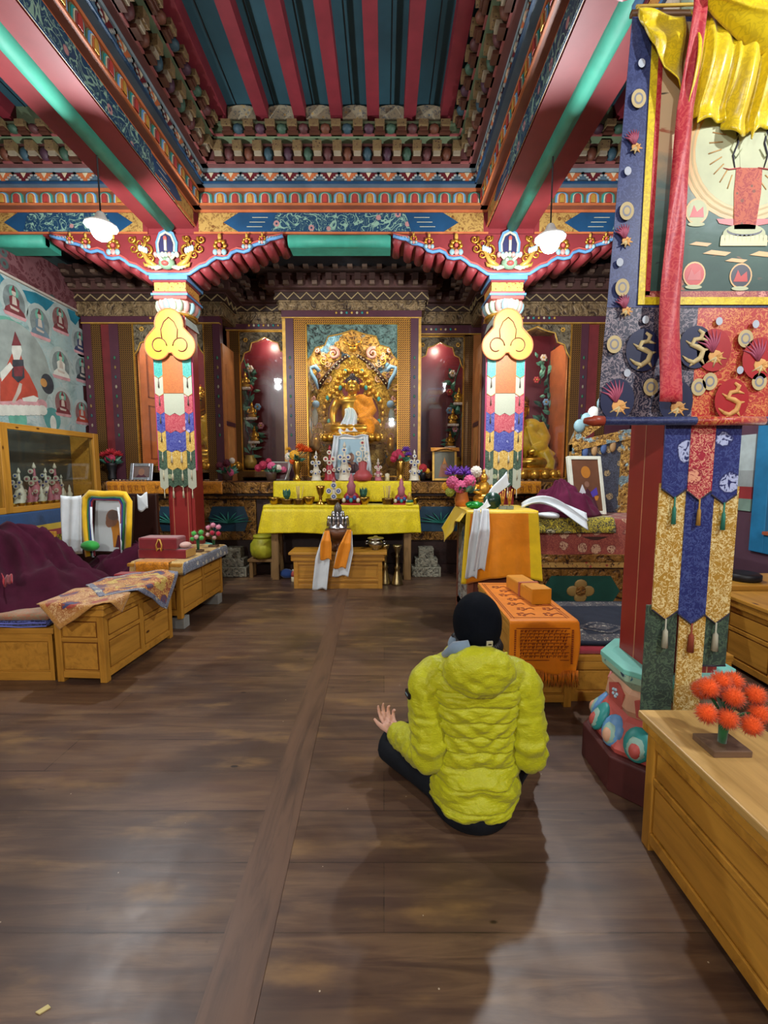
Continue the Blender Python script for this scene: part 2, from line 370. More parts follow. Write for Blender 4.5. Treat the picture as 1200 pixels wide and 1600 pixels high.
# stepped diamonds
m = MB(); d, z0, z1 = .16, 4.235, 4.37; bodies(m, d, z0, z1, paint('slate blue', '#4d6473', .5))
for fr, L, k in segs(d):
    band(m, fr, L, z1-.03, z1, 0, .02, COOL); band(m, fr, L, z0, z0+.014, 0, .02, NAVY)
    n = max(1, round(L/.2)); p = L/n
    for i in range(n):
        c = (i+.5)*p; h = p*.42; q = (MAROONP, ORANGE)[i % 2]
        pts = [(c-h, z1-.04)]
        for s in range(4): pts += [(c-h+h*s/4, z1-.04-(z1-z0-.055)*(s+1)/4), (c-h+h*(s+1)/4, z1-.04-(z1-z0-.055)*(s+1)/4)]
        pts += [(2*c-u, w) for u, w in pts[::-1]]
        m.frame(fr, pts, 0, .012, q); m.frame(fr, [(c-h*.3, z1-.04), (c, z1-.085), (c+h*.3, z1-.04)], .012, .016, CREAM)
        for s in range(4):
            for e in (-1, 1):
                u = c+e*(h*.22+h*.27*s)+p*.0; w = z0+.014+.018*s
                m.frame(fr, [(c+p*.5*e-e*.022*s-.012, z0+.084-.02*s), (c+p*.5*e-e*.022*s+.012, z0+.084-.02*s), (c+p*.5*e-e*.022*s+.012, z0+.098-.02*s), (c+p*.5*e-e*.022*s-.012, z0+.098-.02*s)], .012, .018, paint('dim white', '#a3a79f', .6))
m.build('trim_6', kind='structure')
# two rows of carved beam ends
SH = [paint('row '+c, c, .6, 0, .25, 12) for c in ('#4a2626', '#26404a', '#2f4a3a', '#58301f', '#3c2230')]
BF = scroll('beam end face', '#553a2e', '#72603f', '#33201b', 34, .10)
for kk, (d, z0, z1, body, proj, gap) in enumerate(((.24, 4.37, 4.53, paint('dusty rose', '#69413f', .6), .11, .185), (.36, 4.53, 4.64, paint('moss', '#66765a', .6), .09, .195))):
    m = MB(); bodies(m, d, z0, z1+(.0 if kk == 0 else .16), body)
    for fr, L, k in segs(d):
        band(m, fr, L, z1-.022, z1, 0, .03, body); band(m, fr, L, z0, z0+.015, 0, .015, PINKP)
        n = max(1, round((L-.1)/gap)); p = (L-.1)/n
        for i in range(n):
            c = .05+(i+.5)*p; h = z1-z0-.022; w = p*.22
            m.frame(fr, [(c-w, z0+h*.45), (c+w, z0+h*.45), (c+w, z1-.022), (c-w, z1-.022)], 0, proj, BF)
            m.frame(fr, [(c-w*.8, z0+h*.2), (c+w*.8, z0+h*.2), (c+w*.8, z0+h*.45), (c-w*.8, z0+h*.45)], 0, proj*.75, paint('dim bone', '#8f8570', .6) if kk == 0 else BROWNP)
            m.frame(fr, [(c-w*1.1, z0), (c+w*1.1, z0), (c+w*1.1, z0+h*.2), (c-w*1.1, z0+h*.2)], 0, proj*.55, BROWNP)
            u = c+p*.5; O, U, Wv, Nn = fr
            if i < n-1: m.ell(O+U*u+Wv*(z0+h*.48)+Nn*.03, (p*.26,)*2+(h*.42,), SH[(i*3+kk) % 5], 8, 6)
    m.build('trim_%d' % (7+kk), kind='structure')
# painted frieze between the rafters
m = MB(); fr, L, k = segs(.36)[1]
for x in [(-1.52-1.13)/2, (-1.13-.78)/2, -.61, -.27, .07, .41]:
    m.frame((Vector((x, YBM-.37, 0)),)+fr[1:], arch(-.13, .13, 4.66, 4.78, 8), 0, .02, scroll('frieze', '#4d5a66', '#a39a80', '#c0a05a', 22, .1))
m.build('trim_9', kind='structure')
# ------------------------------------------------------------ lamps
def lamp(x, y, z, w, label, first=[None]):
    t = thing('ceiling_lamp', label, 'lamp', (x, y, z-.1))
    m = MB(); m.ell((x, y, z), (.075, .075, .075), glow('lamp glass', '#f2f8ff', 42), 16, 10); m.build('bulb', t)
    m = MB(); m.lathe([(.03, z+.02), (.12, z+.03), (.12, z+.04), (.05, z+.085), (.03, z+.13), (.022, z+.14)], (x, y, 0), WHITEP, 12); m.build('socket_cap', t)  # socket plus an added wide shade that keeps upward light off the beams
    zt = 3.9 if y > 4 else 4.6
    m = MB(); m.tube([(x, y, z+.14), (x, y, zt+.0)], .006, BLACK, 6); m.build('cord', t)
    ld = bpy.data.lights.new('lamp_light', 'POINT'); ld.energy = w; ld.shadow_soft_size = .05; ld.color = (.95, .98, 1.)
    lo = bpy.data.objects.new('lamp_light', ld); COL.objects.link(lo); lo.parent = t; lo.location = (0, 0, -.03)
lamp(*LAMP_SPOTS[0], 'bright white bulb hanging in front of the mural side bracket, left lamp')
lamp(*LAMP_SPOTS[1], 'bright white bulb hanging beside the dark blue scroll hanging, right lamp')
lamp(*LAMP_SPOTS[2], 'white bulb over the near bench, behind the viewer on the bench side')
lamp(*LAMP_SPOTS[3], 'white bulb behind the viewer on the mural side')
lamp(*LAMP_SPOTS[4], 'white bulb far behind the viewer over the middle of the nave')
# ------------------------------------------------------------ pillars with capitals and carved bracket arms
PEACH = paint('peach paint', '#c99a7c', .5); CORAL = paint('coral paint', '#b5524a', .5); AQUA = paint('aqua plate', '#77c2b4', .4, 0, .1)
LOTUSC = [paint('petal '+c, c, .5) for c in ('#c78e86', '#86a9b0', '#d8cfb8', '#9fb59a')]
NEARRED = paint('pillar red', '#8c2a28', .38, 0, .1, 4, .05)
def spiral(c, r, turns, s, n=26, th0=0.):
    return [(c[0]+s*r*(1-i/n*.8)*math.cos(th0+turns*2*PI*i/n), c[1]+r*(1-i/n*.8)*math.sin(th0+turns*2*PI*i/n)) for i in range(n+1)]
def pillar(cx, cy, h, name_label, ornaments=True):
    t = thing('pillar', name_label, 'pillar', (cx, cy, 0))
    yf = cy-h
    m = MB(); b = h*.45
    pts = [(h-b*.5, -h), (h-b*.5, -h+b*.4), (h, -h+b*.4), (h, h-b*.4), (h-b*.5, h-b*.4), (h-b*.5, h), (-h+b*.5, h), (-h+b*.5, h-b*.4), (-h, h-b*.4), (-h, -h+b*.4), (-h+b*.5, -h+b*.4), (-h+b*.5, -h)]
    m.slabz([(cx+u, cy+v) for u, v in pts], .5, 2.98, NEARRED)
    for s in (-1, 1): m.box(cx+s*h*.55-.004, cx+s*h*.55+.004, yf-.002, yf+.01, .52, 2.9, paint('pale line', '#b77d5a'))
    m.box(cx-h-.002, cx-h+.01, cy-.004, cy+.004, .52, 2.9, paint('pale line', '#b77d5a'))
    m.build('shaft', t, bevel=.006)
    # base
    bs = thing_part = None
    m = MB(); k = h/.145
    m.octa([(.30*k, 0), (.30*k, .16), (.285*k, .17)], (cx, cy, 0), paint('maroon plinth', '#4a211f', .45)); m.build('plinth', t, bevel=.006)
    m = MB(); m.octa([(.27*k, .17), (.275*k, .19), (.22*k, .30), (.20*k, .32)], (cx, cy, 0), CORAL)
    for i in range(14):
        a = 2*PI*(i+.5)/14; R_ = Matrix.Rotation(a, 3, 'Z') @ Matrix.Rotation(-.45, 3, 'Y'); dv = Vector((math.cos(a), math.sin(a), 0)); c = Vector((cx, cy, .238))+dv*.256*k
        for q2, (f2, mt) in enumerate(((1., (TEAL, BLUE)[i % 2]), (.74, paint('pale teal', '#8fb3a4')), (.5, (CORAL, PEACH)[i % 2]))): m.ell(c+dv*.011*q2-Vector((0, 0, .008*q2)), (.026*k, .058*k*f2, .072*f2), mt, 10, 8, R_)
    m.build('lotus_ring', t)
    m = MB(); m.octa([(.20*k, .32), (.215*k, .35), (.205*k, .42), (.19*k, .44)], (cx, cy, 0), PEACH)
    for i in range(8):
        a = PI/4*i; N = Vector((math.cos(a), math.sin(a), 0)); U = Vector((-math.sin(a), math.cos(a), 0)); fr = (Vector((cx, cy, .385))+N*.205*k, U, Vector((0, 0, 1)), N)
        m.frame(fr, [(-.05, -.05), (.05, -.05), (.06, .02), (.0, .05), (-.06, .02)], 0, .012, CORAL)
        for e in range(5): q = 2*PI*e/5; m.ell(fr[0]+N*.014+U*.016*math.cos(q)+Vector((0, 0, .016*math.sin(q))), .008, paint('pale blue flower', '#a9c8d6'), 6, 4)
    m.build('base_drum', t)
    m = MB(); m.octa([(.19*k, .44), (.235*k, .49), (.24*k, .52)], (cx, cy, 0), scroll('cloud band', '#3d6f86', '#9fc0a8', '#2c4b63', 14, .14)); m.octa([(.243*k, .52), (.243*k, .545), (.2*k, .55)], (cx, cy, 0), AQUA)
    m.build('base_plate', t, bevel=.004)
    # capital
    def sq(r0, z0, z1, mat, r1=None):
        r1 = r1 or r0; m.lathe([(r0*1.414, z0), (r1*1.414, z1)], (cx, cy, 0), mat, 4, smooth=False, rot=PI/4)
    m = MB(); q = .165
    sq(q*.95, 2.93, 3.02, paint('pale stripe', '#b9c9c4'), q*.82)
    for i in range(12):
        for e in (-1, 1):
            u = -q+q*2*(i+.5)/12
            m.tube([(cx+u*.9, cy-q*.95, 2.90), (cx+u*.8, cy-q*.84, 3.03)], .011, (CREAM, BLUE, CORAL)[i % 3], 6) if e < 0 else None
    m.build('neck_beads', t)
    m = MB(); m.lathe([(q*.85*1.2, 3.03), (q*1.0*1.2, 3.04), (q*1.2, 3.06)], (cx, cy, 0), GOLD, 20)
    for i in range(18):
        a = 2*PI*i/18; m.ell((cx+q*1.12*math.cos(a), cy+q*1.12*math.sin(a), 3.13), (.035, .036, .062), LOTUSC[i % 4], 8, 7, Matrix.Rotation(a, 3, 'Z') @ Matrix.Rotation(.35, 3, 'Y'))
    m.lathe([(q*1.0, 3.06), (q*1.1, 3.12), (q*1.2, 3.18), (q, 3.2)], (cx, cy, 0), LOTUSC[2], 20); m.build('lotus_capital', t)
    m = MB()
    for z0, z1, r, mt in ((3.195, 3.225, 1.05, CORAL), (3.225, 3.245, 1.16, BLUE), (3.245, 3.27, 1.08, CORAL), (3.27, 3.36, 1.0, scroll('amber scroll', '#a5602a', '#dca24e', '#6b2f18', 26, .1)), (3.36, 3.38, 1.06, RED), (3.38, 3.42, 1.2, BLUE)): sq(q*r, z0, z1, mt)
    m.build('abacus', t)
    # bracket arm
    half = [(0, 3.42), (.17, 3.42)]
    steps = [(.22, 3.425), (.30, 3.475), (.33, 3.495), (.40, 3.515), (.44, 3.55), (.50, 3.585), (.57, 3.575), (.63, 3.585), (.66, 3.63), (.72, 3.655), (.79, 3.64), (.84, 3.655), (.88, 3.70), (.94, 3.72), (1.0, 3.725), (1.06, 3.765), (1.12, 3.775), (1.2, 3.80)]
    half += steps; y0 = YBM-.03 if cy > 4 else cy-.17; y1 = y0+.33
    out = [(cx+u, z) for u, z in half]+[(cx+1.2, 3.9 if cy < 4 else 3.83), (cx-1.2, 3.9 if cy < 4 else 3.83)]+[(cx-u, z) for u, z in half[:0:-1]]
    m = MB(); m.prism(out, y0, y1, RED)
    for e in (-1, 1):                      # scalloped soffit lobes
        for (a, b), (c, d) in zip(half[2::2], half[3::2]): m.tube([(cx+e*(a+c)/2, y0+.02, (b+d)/2), (cx+e*(a+c)/2, y1, (b+d)/2)], .052, RED, 12)
    m.build('bracket_arm', t)
    m = MB()
    for e in (-1, 1):
        for off, r, mt in ((.012, .017, BLUE), (.04, .011, CORAL)):
            m.tube([(cx+e*u, y0-.006, z+off) for u, z in half], r, mt, 6)
    m.build('bracket_edge', t)
    if ornaments:
        # central jewel on lotus and dragon mask
        m = MB(); fr = (Vector((cx, y0, 0)), Vector((1, 0, 0)), Vector((0, 0, 1)), Vector((0, -1, 0)))
        dome = lambda r, h: [(-r, 0), (-r*1.08, h*.45), (-r*.7, h*.85), (0, h), (r*.7, h*.85), (r*1.08, h*.45), (r, 0)]
        for r, h, d, mt in ((.105, .24, .02, BLUE), (.085, .21, .03, CREAM), (.07, .185, .036, paint('indigo', '#2a2b4e')),): m.frame(fr, [(u, w+3.635) for u, w in dome(r, h)], 0, d, mt)
        m.box(cx-.012, cx+.012, y0-.05, y0-.03, 3.65, 3.79, CREAM); m.ell((cx, y0-.045, 3.77), (.02, .015, .025), CORAL, 8, 6)
        for i in range(7): m.ell((cx-.11+.22*i/6, y0-.03, 3.615), (.022, .03, .028), LOTUSC[i % 4], 8, 6)
        m.build('jewel_emblem', t)
        m = MB()
        m.ell((cx, y0-.03, 3.53), (.085, .05, .06), paint('mask green', '#7d9a7c', .5), 12, 8); m.ell((cx, y0-.07, 3.515), (.04, .03, .025), CORAL, 8, 6)
        for e in (-1, 1):
            m.ell((cx+e*.035, y0-.07, 3.55), .016, WHITEP, 8, 6); m.tube([(cx+e*.05, y0-.04, 3.57), (cx+e*.09, y0-.04, 3.605), (cx+e*.06, y0-.04, 3.625)], [.018, .014, .006], CREAM, 6)
            for k2 in range(4): m.tube([(cx+e*(.05+.03*k2), y0-.03, 3.5), (cx+e*(.12+.035*k2), y0-.03, 3.475+.012*k2), (cx+e*(.15+.03*k2), y0-.03, 3.50+.014*k2)], [.018, .016, .007], (CREAM, LOTUSC[3], PEACH, GOLDP)[k2], 6)
        m.build('dragon_mask', t)
        m = MB()
        for e in (-1, 1):
            for (u, w, r) in ((.2, 3.66, .055), (.27, 3.73, .06), (.34, 3.68, .05), (.28, 3.62, .045), (.21, 3.78, .035), (.36, 3.77, .04), (.17, 3.58, .04)):
                m.tube([(cx+e*a, y0-.02, b) for a, b in spiral((u, w), r, 1.3, 1, 16, w*9)], [.014-.0006*i for i in range(17)], GOLD, 6)
            m.tube([(cx+e*.12, y0-.02, 3.5), (cx+e*.2, y0-.02, 3.56), (cx+e*.26, y0-.02, 3.66), (cx+e*.22, y0-.02, 3.75)], [.03, .026, .018, .008], GOLDP, 8)
            for k2 in range(4): m.ell((cx+e*(.205+.022*k2), y0-.035, 3.655+.008*k2), (.016, .014, .03), paint('pale blue flower', '#a9c8d6'), 8, 5)
        m.build('gold_scrollwork', t)
        for e in (-1, 1):
            for (u, w, s, nm) in ((.55, 3.71, 1., 'wheel_emblem'), (.83, 3.745, .72, 'flame_emblem'), (.99, 3.775, .55, 'flame_emblem')):
                if cx+e*u < -2.23 and e < 0 and u > .9: pass
                m = MB(); c = Vector((cx+e*u, y0-.02, w))
                for k2 in range(8):
                    a = PI/4*k2; m.ell(c+Vector((.05*s*math.cos(a), 0, .05*s*math.sin(a))), (.022*s, .012, .022*s), GOLD, 8, 6)
                m.ell(c-Vector((0, .012, 0)), (.022*s, .02, .022*s), CORAL, 8, 6); m.ell(c+Vector((0, 0, .085*s)), (.02*s, .014, .04*s), GOLDP, 8, 6)
                for k2 in (-1, 0, 1): m.ell(c+Vector((k2*.045*s, -.01, -.068*s)), (.028*s, .016, .03*s), (LOTUSC[1], LOTUSC[0])[k2 == 0], 8, 6)
                m.build(nm, t)
            m = MB()
            for k2 in range(5):
                u = 1.03+.03*k2; m.tube([(cx+e*u, y0-.012, 3.775+.008*k2), (cx+e*(u+.012), y0-.012, 3.80), (cx+e*(u+.035), y0-.012, 3.808)], [.01, .008, .003], COOL, 6)
            m.build('cloud_tip', t)
    return t
PX1, PX2, PYF = -2.245, 1.295, 4.87
pillar(PX1, PYF, .145, 'red pillar between the mural wall and the altar table, behind the maroon book box')
pillar(PX2, PYF, .145, 'red pillar behind the yellow draped lectern with bouquet')
pillar(1.28, 1.88, .145, 'nearest red pillar on an octagonal lotus base beside the bench', False)

# ------------------------------------------------------------ pillar hangings
BY = brocade('yellow brocade', '#c9a81e', '#7e8a3a', '#a88a28', 16, .5, .55, False); BTE = brocade('teal brocade', '#1f8d84', '#7ac2b0', '#0f5f60', 11, .45, .5)
BWH = brocade('white brocade', '#adb19b', '#8f947e', '#c4c4b0', 10, .55, .25, False); BRE = brocade('crimson brocade', '#a31f38', '#d88a86', '#d9a0a0', 11, .45, .6)
BBL = brocade('royal blue brocade', '#1d2383', '#8f9ad0', '#b0b4dc', 10, .45, .45); BGO = brocade('gold brocade', '#b88c2a', '#e6d080', '#e8cf7c', 10, .4, .8)
BGR = brocade('forest brocade', '#1d3a2b', '#7b9c78', '#a9b488', 9, .5, .4); BOR = brocade('orange brocade', '#b8692a', '#8a3f1c', '#d6924a', 10, .5, .6, False)
TRIM = paint('braid trim', '#a73a30', .6)
def pendant(t, x0, x1, y, z0, z1, mat, tassel=None, tip=.04, edge=None):
    c = (x0+x1)/2; m = MB()
    m.prism([(x0, z1), (x0, z0+tip), (c, z0), (x1, z0+tip), (x1, z1)], y-.003, y+.003, mat)
    if edge:
        m.tube([(x0, y-.003, z0+tip), (c, y-.003, z0), (x1, y-.003, z0+tip)], .0035, edge, 4)
    o = m.build('pendant', t)
    if tassel:
        m = MB(); L = (x1-x0)*.9; m.tube([(c, y-.008, z0+.005), (c, y-.008, z0-L*.35), (c, y-.008, z0-L*.45), (c, y-.008, z0-L*1.15)], [.003, .003, .009 if L > .09 else .006, .012 if L > .09 else .008], tassel, 6); m.build('tassel', o)
def cloud(cx, cz, y, s, m, mat, edge, inner):
    pts = []
    for (a0, a1, u, w, r) in ((-150, 40, .5, -.36, .5), (-10, 190, 0, .45, .56), (140, 330, -.5, -.36, .5)):
        for i in range(17): a = math.radians(a0+(a1-a0)*i/16); pts.append((cx+s*(u+r*math.cos(a)), cz+s*(w+r*math.sin(a)*1.08)))
    m.prism(pts, y-.012, y+.012, mat); m.tube([(u, y-.012, w) for u, w in pts+pts[:1]], .008, edge, 6)
    for e in (-1, 1):
        q = [(cx, cz-s*.55), (cx+e*s*.1, cz-s*.35)]+[(cx+s*e*(.44-.32*math.cos(a)*(1-k*.025)), cz+s*(-.36+.34*math.sin(a)*(1-k*.025))) for k, a in enumerate([.0+.33*k for k in range(17)])]
        m.tube([(u, y-.016, w) for u, w in q[1:]], .006, inner, 5)
        m.tube([(cx+e*s*.3, y-.016, cz-s*.08), (cx+e*s*.33, y-.016, cz+s*.25), (cx+e*s*.2, y-.016, cz+s*.55), (cx, y-.016, cz+s*.72)], .006, inner, 5)
def hanging(cx, label):
    y = 4.70-.0; t = thing('pillar_hanging', label, 'hanging', (cx, y, 1.1))
    # px (measured on the left pillar) -> z
    zz = lambda py: at(275, py, y).z
    z = [zz(p) for p in (552, 592, 620, 648, 677, 707, 735, 765)]
    w = .395; xs = [cx-w/2, cx-w/2+.09, cx, cx+w/2-.09, cx+w/2]
    for i, mt in enumerate((BTE, BWH, BRE, BBL, BGO, BGR, BWH)):
        for a, b in ((0, 1), (3, 4)): pendant(t, xs[a], xs[b], y-.022+.0025*i, z[i+1], z[i]+.03, mt, CREAM if i > 3 else paint('tassel cord', '#6a5a50'), .03, GOLDP if i < 2 else None)
    zi = [zz(p) for p in (552, 615, 650, 677, 707, 735, 762)]
    m = MB(); m.box(xs[1], xs[3], y-.026, y-.02, zi[1], zi[0], BOR); m.build('centre_panel', t)
    for i, mt in enumerate((BWH, BRE, BBL, BGO, BGR)):
        for a in (1, 2): pendant(t, xs[a], xs[a+1], y-.018+.0025*i, zi[i+2], zi[i+1]+.02, mt, CREAM if i > 1 else None, .03)
    m = MB(); m.box(cx-w/2-.012, cx-w/2, y-.01, y+.02, z[6], z[0], paint('magenta silk', '#a8345c')); m.box(cx+w/2, cx+w/2+.012, y-.01, y+.02, z[6], z[0], paint('magenta silk', '#a8345c')); m.build('side_edging', t)
    m = MB(); cloud(cx, zz(528), y-.045, .265, m, BY, paint('cloud edging', '#b4693a'), paint('dark red cord', '#6d2a22')); m.build('cloud_head', t)
hanging(PX1+.0, 'long tiered silk hanging with yellow cloud head on the pillar by the mural')
hanging(PX2+.0, 'long tiered silk hanging with yellow cloud head, behind the yellow draped lectern')
# big hanging on the near pillar, below the scroll painting
t = thing('pillar_hanging', 'large brocade hanging in blue, gold and green on the nearest pillar', 'hanging', (1.24, 1.68, .45))
yb = 1.632
def tier(px, y, mat, pz0, pz1, tassel, tip):
    a0, a1 = at(px[0], (pz0+pz1)/2, y), at(px[1], (pz0+pz1)/2, y); pendant(t, a0.x, a1.x, y, at(px[0], pz1, y).z, at(px[0], pz0, y).z, mat, tassel, tip, paint('cord dark', '#2a2430'))
NB = brocade('deep blue silk', '#152262', '#5f74b0', '#a9b4d6', 7, .42, .3); NG = brocade('old gold silk', '#b3892f', '#ead89a', '#e6d08a', 7, .38, .95, False, .15)
ND = brocade('dark green silk', '#22362c', '#6b8a66', '#a3aa80', 5, .5, .3); NR = brocade('red gold silk', '#9c1f33', '#d9a080', '#d99a7a', 9, .42, .9)
TT, TGD, TW, TRD = paint('teal tassel', '#2f7a68', .8), paint('gold tassel', '#a8823a', .8), paint('white tassel', '#a8a894', .8), paint('rust tassel', '#8a3f2a', .8)
tier((1037, 1077), yb-.012, NB, 640, 778, TT, .035); tier((1077, 1115), yb-.015, NR, 640, 782, TGD, .035); tier((1115, 1155), yb-.012, NB, 640, 787, TT, .035)
tier((1024, 1067), yb-.006, NG, 755, 968, TW, .04); tier((1065, 1108), yb-.009, NB, 765, 975, TRD, .04); tier((1104, 1146), yb-.006, NG, 760, 974, TW, .04)
tier((1005, 1053), yb, ND, 945, 1112, None, .001); tier((1057, 1097), yb-.003, NG, 955, 1112, None, .001); tier((1098, 1136), yb, ND, 950, 1040, None, .001)
m = MB(); m.box(1.02, 1.45, yb-.02, yb+.02, 1.62, 1.66, NR); m.build('top_band', t)
# ------------------------------------------------------------ the big scroll painting on the near pillar
ty = 1.60; tcx = 1.262
t = thing('scroll_painting', 'large hanging scroll painting in blue brocade with yellow silk veil', 'scroll painting', (tcx, ty, 1.57))
NAVB = brocade('navy brocade', '#1d2b5c', '#4c5c8f', '#cfc7a0', 6.5, .45, .35, False); NAVD = brocade('black blue brocade', '#22263c', '#8a7f86', '#d2c79c', 6.5, .45, .85, False)
REDB = brocade('red brocade panel', '#ab2620', '#d28a4a', '#dba25a', 7.5, .42, .85, False); YELB = cloth('yellow silk border', '#d9c21f', .4, .1, .2, tint='#b99a1c'); REDS = cloth('red silk', '#a92232', .45, .1, .2, tint='#c4544e')
ztop, zbot, zmid = 2.93, 1.585, 2.0
hw = lambda z: .425+.055*(ztop-z)/(ztop-zbot)
def band_(m, a0, a1, z0, z1, d, mat, tap=True):     # quad between signed half widths
    f = (lambda a, z: tcx+a*(hw(z)/.425)) if tap else (lambda a, z: tcx+a)
    m.prism([(f(a0, z0), z0), (f(a1, z0), z0), (f(a1, z1), z1), (f(a0, z1), z1)], ty-d-.003, ty-d, mat)
m = MB(); band_(m, -.425, .425, zmid-.02, ztop, 0, NAVB)
def drop(mat, a0, a1, d):
    def f(u, v):
        z = zmid-(zmid-zbot)*v; a = a0+(a1-a0)*u
        return (tcx+a*(hw(z)/.425), ty-d+.008*math.sin(a*26+v*2)*v, z)
    m.sheet(f, 24, 8, mat)
drop(NAVD, -.425, -.125, .001); drop(REDB, -.125, .125, .001); drop(NAVD, .125, .425, .001)
def roundel(a, z, rx, rz, kind):
    n0 = len(m.v); roundel_(a, z, rx, rz, kind)
    for i in range(n0, len(m.v)): m.v[i].y = ty-.0115-(ty-.012-m.v[i].y)*.22
def roundel_(a, z, rx, rz, kind):       # woven roundels with phoenix and dragon figures
    x = tcx+a*(hw(z)/.425); fr = (Vector((x, ty-.012, z)), Vector((1, 0, 0)), Vector((0, 0, 1)), Vector((0, -1, 0)))
    disc = lambda r, q=1.: [(rx*r*math.cos(2*PI*i/20), rz*r*q*math.sin(2*PI*i/20)) for i in range(20)]
    sk = paint('woven straw', '#b9a878', .6); pk = paint('woven plum', '#9c4a62', .6); or_ = paint('woven apricot', '#cf9a58', .6)
    if kind == 'ring':
        m.frame(fr, disc(1), 0, .002, sk); m.frame(fr, disc(.62), .002, .003, paint('woven grey', '#7d7f86')); m.frame(fr, disc(.4), .003, .004, sk); return
    if kind == 'dot': m.frame(fr, disc(1), 0, .002, paint('woven silver', '#a9b2bd')); return
    gm = {'d': paint('woven navy', '#141d3f', .5), 'p': paint('woven navy', '#141d3f', .5), 'rd': paint('woven red', '#a11c20', .5), 'rp': paint('woven red', '#a11c20', .5), 'bird': None}[kind]
    if gm: m.frame(fr, disc(1), 0, .002, gm)
    P = lambda u, w, dd=.004: fr[0]+fr[1]*u*rx+fr[2]*w*rz+fr[3]*dd
    if kind in ('d', 'rd'):
        body = [(-.45, -.6), (-.1, -.72), (.3, -.5), (.42, -.15), (.1, .0), (-.25, .1), (-.1, .35), (.25, .4), (.35, .65), (.1, .8)]
        m.tube([P(*q) for q in body], [.016, .024, .027, .027, .025, .024, .022, .021, .022, .012], sk if kind == 'd' else or_, 6, True, .4)
        for q, e in (((-.45, -.6), (-.75, -.4)), ((.3, -.5), (.55, -.8)), ((-.25, .1), (-.6, .3)), ((.25, .4), (.7, .3)), ((.42, -.15), (.75, -.1)), ((-.1, -.72), (-.3, -.9))): m.tube([P(*q), P(*e)], [.019, .005], sk if kind == 'd' else or_, 5, True, .4)
    else:
        for k in range(7): a_ = 2.6-.28*k; m.tube([P(-.1, -.1), P(-.1+.5*math.cos(a_), .0+.5*math.sin(a_)), P(-.15+.95*math.cos(a_+.15), .05+.9*math.sin(a_+.15))], [.020, .015, .003], pk, 5, True, .3)
        m.ell(P(.1, -.3), (rx*.42, .003, rz*.3), or_, 12, 6)
        for e in ((.55, -.1), (.75, -.4), (.5, -.7), (-.4, -.6), (0, -.8)): m.tube([P(.15, -.35), P(*e)], [.016, .004], or_ if e[0] > 0 else sk, 5, True, .4)
for a, z, k in ((-.30, 1.83, 'd'), (-.37, 1.655, 'p'), (-.18, 1.65, 'p'), (.0, 1.655, 'rd'), (-.07, 1.83, 'rp'), (.08, 1.80, 'rp'), (.22, 1.8, 'd'), (.2, 1.655, 'p'), (-.13, 1.84, 'd')): roundel(a, z, .062, .075, k)
for a, z in ((-.395, 1.85), (-.205, 1.87), (-.265, 1.70), (-.11, 1.70), (.03, 1.87), (-.075, 1.72), (.085, 1.72)): roundel(a, z, .027, .031, 'ring')
for a, z in ((-.30, 1.935), (-.345, 1.75), (-.225, 1.745), (-.06, 1.93), (.06, 1.92), (.02, 1.76), (.17, 1.74)): roundel(a, z, .012, .014, 'dot')
for a, z in ((-.385, 2.66), (-.392, 2.30), (-.385, 2.045)): roundel(a, z, .025, .03, 'ring')
for a, z in ((-.385, 2.77), (-.40, 2.43), (-.40, 2.13)): roundel(a, z, .012, .014, 'dot')
for a, z in ((-.385, 2.52), (-.39, 2.215), (-.37, 1.98)): roundel(a, z, .036, .045, 'bird')
m.build('brocade_mount', t)
m = MB()
for e in (-1, 1):
    band_(m, e*.345-.012, e*.345+.012, zmid-.0, ztop, .004, YELB, False); band_(m, e*.325-.008, e*.325+.008, zmid+.02, ztop, .005, REDS, False)
band_(m, -.357, .357, zmid-.012, zmid+.014, .005, YELB, False); band_(m, -.333, .333, zmid+.014, zmid+.034, .005, brocade('crimson strip', '#8f2030', '#c98a5a', '#d08a7a', 16, .5, .6), False)
m.build('silk_border', t)
# the painting: a pale standing figure before a ring halo over a green landscape
tp = NT('painted landscape'); co = tp.coord(); sp = tp.n('ShaderNodeSeparateXYZ'); tp.set(sp.inputs[0], co)
zz = tp.math('SUBTRACT', sp.outputs[2], 0.); n1 = tp.noise(tp.coord((1, 1, 2.2)), 7, 4, .6)
cA = tp.ramp(tp.math('ADD', zz, tp.math('MULTIPLY', tp.math('SUBTRACT', n1, .5), .25)), [(.43, hx('#20403a')), (.62, hx('#39584c')), (.78, hx('#6f8a86')), (.95, hx('#c8b08a'))])
cA = tp.mix(tp.step(tp.noise(tp.coord((1, 1, 4)), 6, 3, .8), .62, .68), cA, hx('#a9654a')); cA = tp.mix(tp.step(tp.noise(tp.coord((1, 1, 3)), 8, 2, .5), .68, .74), cA, hx('#1a2326'))
PAINTING = tp.fin(cA, .6)
m = MB(); px0, px1 = tcx-.317, tcx+.317; m.prism([(px0, zmid+.034), (px1, zmid+.034), (px1, ztop-.03), (px0, ztop-.03)], ty-.008, ty-.004, PAINTING)
fr = (Vector((tcx+.0, ty-.008, 0)), Vector((1, 0, 0)), Vector((0, 0, 1)), Vector((0, -1, 0)))
dsc = lambda u, w, r, s=1., n=32: [(u+r*math.cos(2*PI*i/n), w+r*s*math.sin(2*PI*i/n)) for i in range(n)]
hz = 2.50; OCH = paint('painted ochre', '#cfa56a', .45); PAL = paint('painted pale green', '#b9c09c', .6); PRED = paint('painted red', '#b3271f', .42); PINK = paint('painted pink', '#b85a58', .45); PDK = paint('painted ink', '#252636', .45); PGR = paint('painted deep green', '#1d4038', .45)
